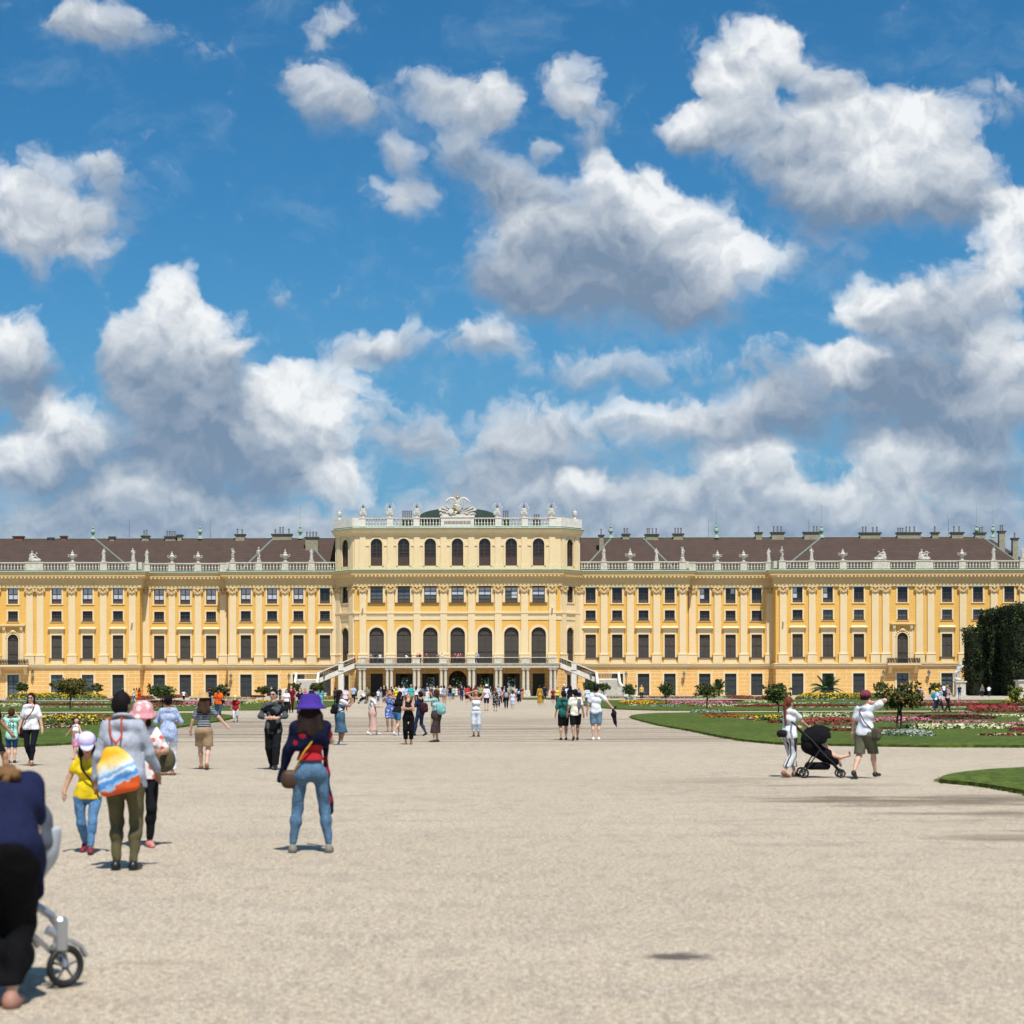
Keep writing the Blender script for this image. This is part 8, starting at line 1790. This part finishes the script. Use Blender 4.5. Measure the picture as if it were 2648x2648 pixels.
# ------------------------------------------------------------------ strollers (travel towards +x)
RUB = mat('tyre_rubber', (.015, .015, .016), .6); SPK = mat('wheel_grey', (.07, .085, .09), .5); ALU = mat('brushed_frame', (.45, .46, .47), .35, metal=.7); BKF = fab((.008, .008, .010))
def wheel(r, x, y, parent, spoke=SPK, w=.035):
    b = MB()
    n = 26; vs = []; fs = []
    for k in range(n):
        a = 2*math.pi*k/n
        for j in range(6):
            g = 2*math.pi*j/6; rr = r - w*.5 + w*.5*math.cos(g); vs.append((x+rr*math.cos(a), y+w*.5*math.sin(g), r+rr*math.sin(a)))
    for k in range(n):
        for j in range(6): fs.append((k*6+j, k*6+(j+1) % 6, ((k+1) % n)*6+(j+1) % 6, ((k+1) % n)*6+j))
    b.add(vs, fs); o = b.build('wheel', RUB, parent, smooth=True)
    s = MB().ell((x, y, r), (.022, .03, .022), 8, 6)
    for k in range(5): a = 2*math.pi*k/5+.3; s.tube([(x, y, r), (x+(r-w*.7)*math.cos(a), y, r+(r-w*.7)*math.sin(a))], .008, 5)
    s.build('spokes', spoke, o); return o
def stroller(X, Y, rz, label, hood=BKF, seat=BKF, frame=RUB, sc=1.0, pram=False, vox=.014):
    e = empty('stroller', (X, Y, 0), rz); tag(e, label, 'stroller'); e.scale = (sc,)*3
    rw, fw = (.13, .125) if pram else (.095, .085)
    for s in (-1, 1): wheel(rw, -.34, s*.25, e); wheel(fw, .36, s*(.27 if pram else .17), e, w=.03 if not pram else .045)
    f_ = MB()
    for s in (-1, 1):
        f_.tube([(-.34, s*.25, rw), (-.05, s*.24, .52), (.20, s*.22, .30), (.36, s*(.24 if pram else .17), fw+.02)], .016, 6); f_.tube([(.10, s*.24, .38), (-.18, s*.24, .70), (-.50, s*.22, 1.0)], .015, 6)
        if pram: f_.tube([(.36, s*.27, fw), (.33, s*.27, fw+.17), (.25, s*.25, fw+.22)], .030, 6); f_.tube([(.33, s*.27, fw+.17), (.30, s*.22, .42), (.1, s*.2, .55)], .028, 6); f_.lathe(.33, s*.27, [(.03, fw+.09), (.042, fw+.10), (.042, fw+.27), (.03, fw+.29)], 10); f_.tube([(.36+.15*math.cos(a), s*.27, fw+.15*math.sin(a)) for a in (.3, .8, 1.3, 1.8, 2.2)], .016, 5)
    f_.tube([(-.50, -.22, 1.0), (-.54, -.15, 1.04), (-.54, .15, 1.04), (-.50, .22, 1.0)], .018, 6); f_.tube([(-.34, -.25, rw), (-.34, .25, rw)], .012, 5); f_.build('frame', frame, e)
    F = Field(vox)
    if pram: F.cap((-.22, 0, .70), (.24, 0, .72), .17, .16, k=.1); F.cap((-.24, 0, .84), (.28, 0, .86), .21, .19, k=.1); F.plane((0, 0, .92), (0, 0, 1))
    else: F.cap((-.22, -.10, .62), (-.22, .10, .62), .12, k=.1); F.cap((-.20, 0, .60), (.10, 0, .42), .16, .13, k=.1); F.cap((.10, 0, .42), (.26, 0, .30), .12, .08, k=.08)
    obj_np('seat', F.mesh(wob=.004), seat, e)
    F = Field(vox)
    F.ell((-.05 if not pram else .10, 0, .74 if not pram else .88), (.32, .26, .25 if not pram else .31), k=.05); F.p.append(('e', V3(.12, 0, .66) if not pram else V3(-.15, 0, .92), V3(.26, .22, .25), None, None, .01, 1, True)); F.plane((0, 0, .64 if not pram else .86), (.35 if not pram else -.3, 0, -1))
    obj_np('hood', F.mesh(wob=.005, wf=14), hood, e)
    F = Field(vox); F.cap((-.22, -.1, .22), (.10, -.1, .22), .07, k=.1); F.cap((-.22, .1, .22), (.10, .1, .22), .07, k=.1); obj_np('basket', F.mesh(), hood, e)
    return e
st1 = stroller(pw(2122, 35), 35.0, R(-4), 'black pushchair with hood and shopping basket pushed by the ponytailed woman', sc=1.0)
F = Field(.012); F.cap((.20, -.06, .42), (.36, -.06, .38), .045, .035, k=.02); F.cap((.36, -.06, .38), (.52, -.06, .42), .034, .026, k=.02); F.cap((.52, -.06, .42), (.53, -.06, .48), .026, .02, k=.02); F.cap((.20, .06, .42), (.34, .06, .36), .045, .035, k=.02); F.cap((.34, .06, .36), (.38, .06, .22), .034, .026, k=.02)
F.cap((.18, 0, .44), (.02, 0, .62), .085, .075, k=.05); F.ell((-.03, 0, .74), (.085, .075, .09), k=.03)
o = obj_np('person', F.mesh(), SK['light']); o.location = st1.location; o.rotation_euler = st1.rotation_euler; tag(o, 'toddler in the black pushchair with one bare foot sticking out', 'person')
stroller(pw(-50, 10.62), 10.72, R(44), 'light grey pram with dark grey hood and silver frame at bottom left', hood=mat('grey_hood', (.10, .115, .14), .8, var=.1), seat=mat('pale_bassinet', (.46, .48, .50), .8, var=.1), frame=ALU, sc=1.0, pram=True, vox=.012)
stroller(pw(937, 179), 179, R(200), 'small stroller with pale striped hood near the first columns', hood=f((.62,.60,.58)), frame=RUB, vox=.03, sc=1.0)
# greenery of the forecourt seen through the open passage
rnd = np.random.default_rng(5); cl = [((x, 0, 3.5+rnd.random()), (4.5, 2, 3.6)) for x in range(-36, 37, 5)]
o = flat_obj('distant_trees', leaves(9000, cl, .55, rnd), LM['green']); o.location = (PX0, PY0+75, 0); tag(o, kind='stuff')
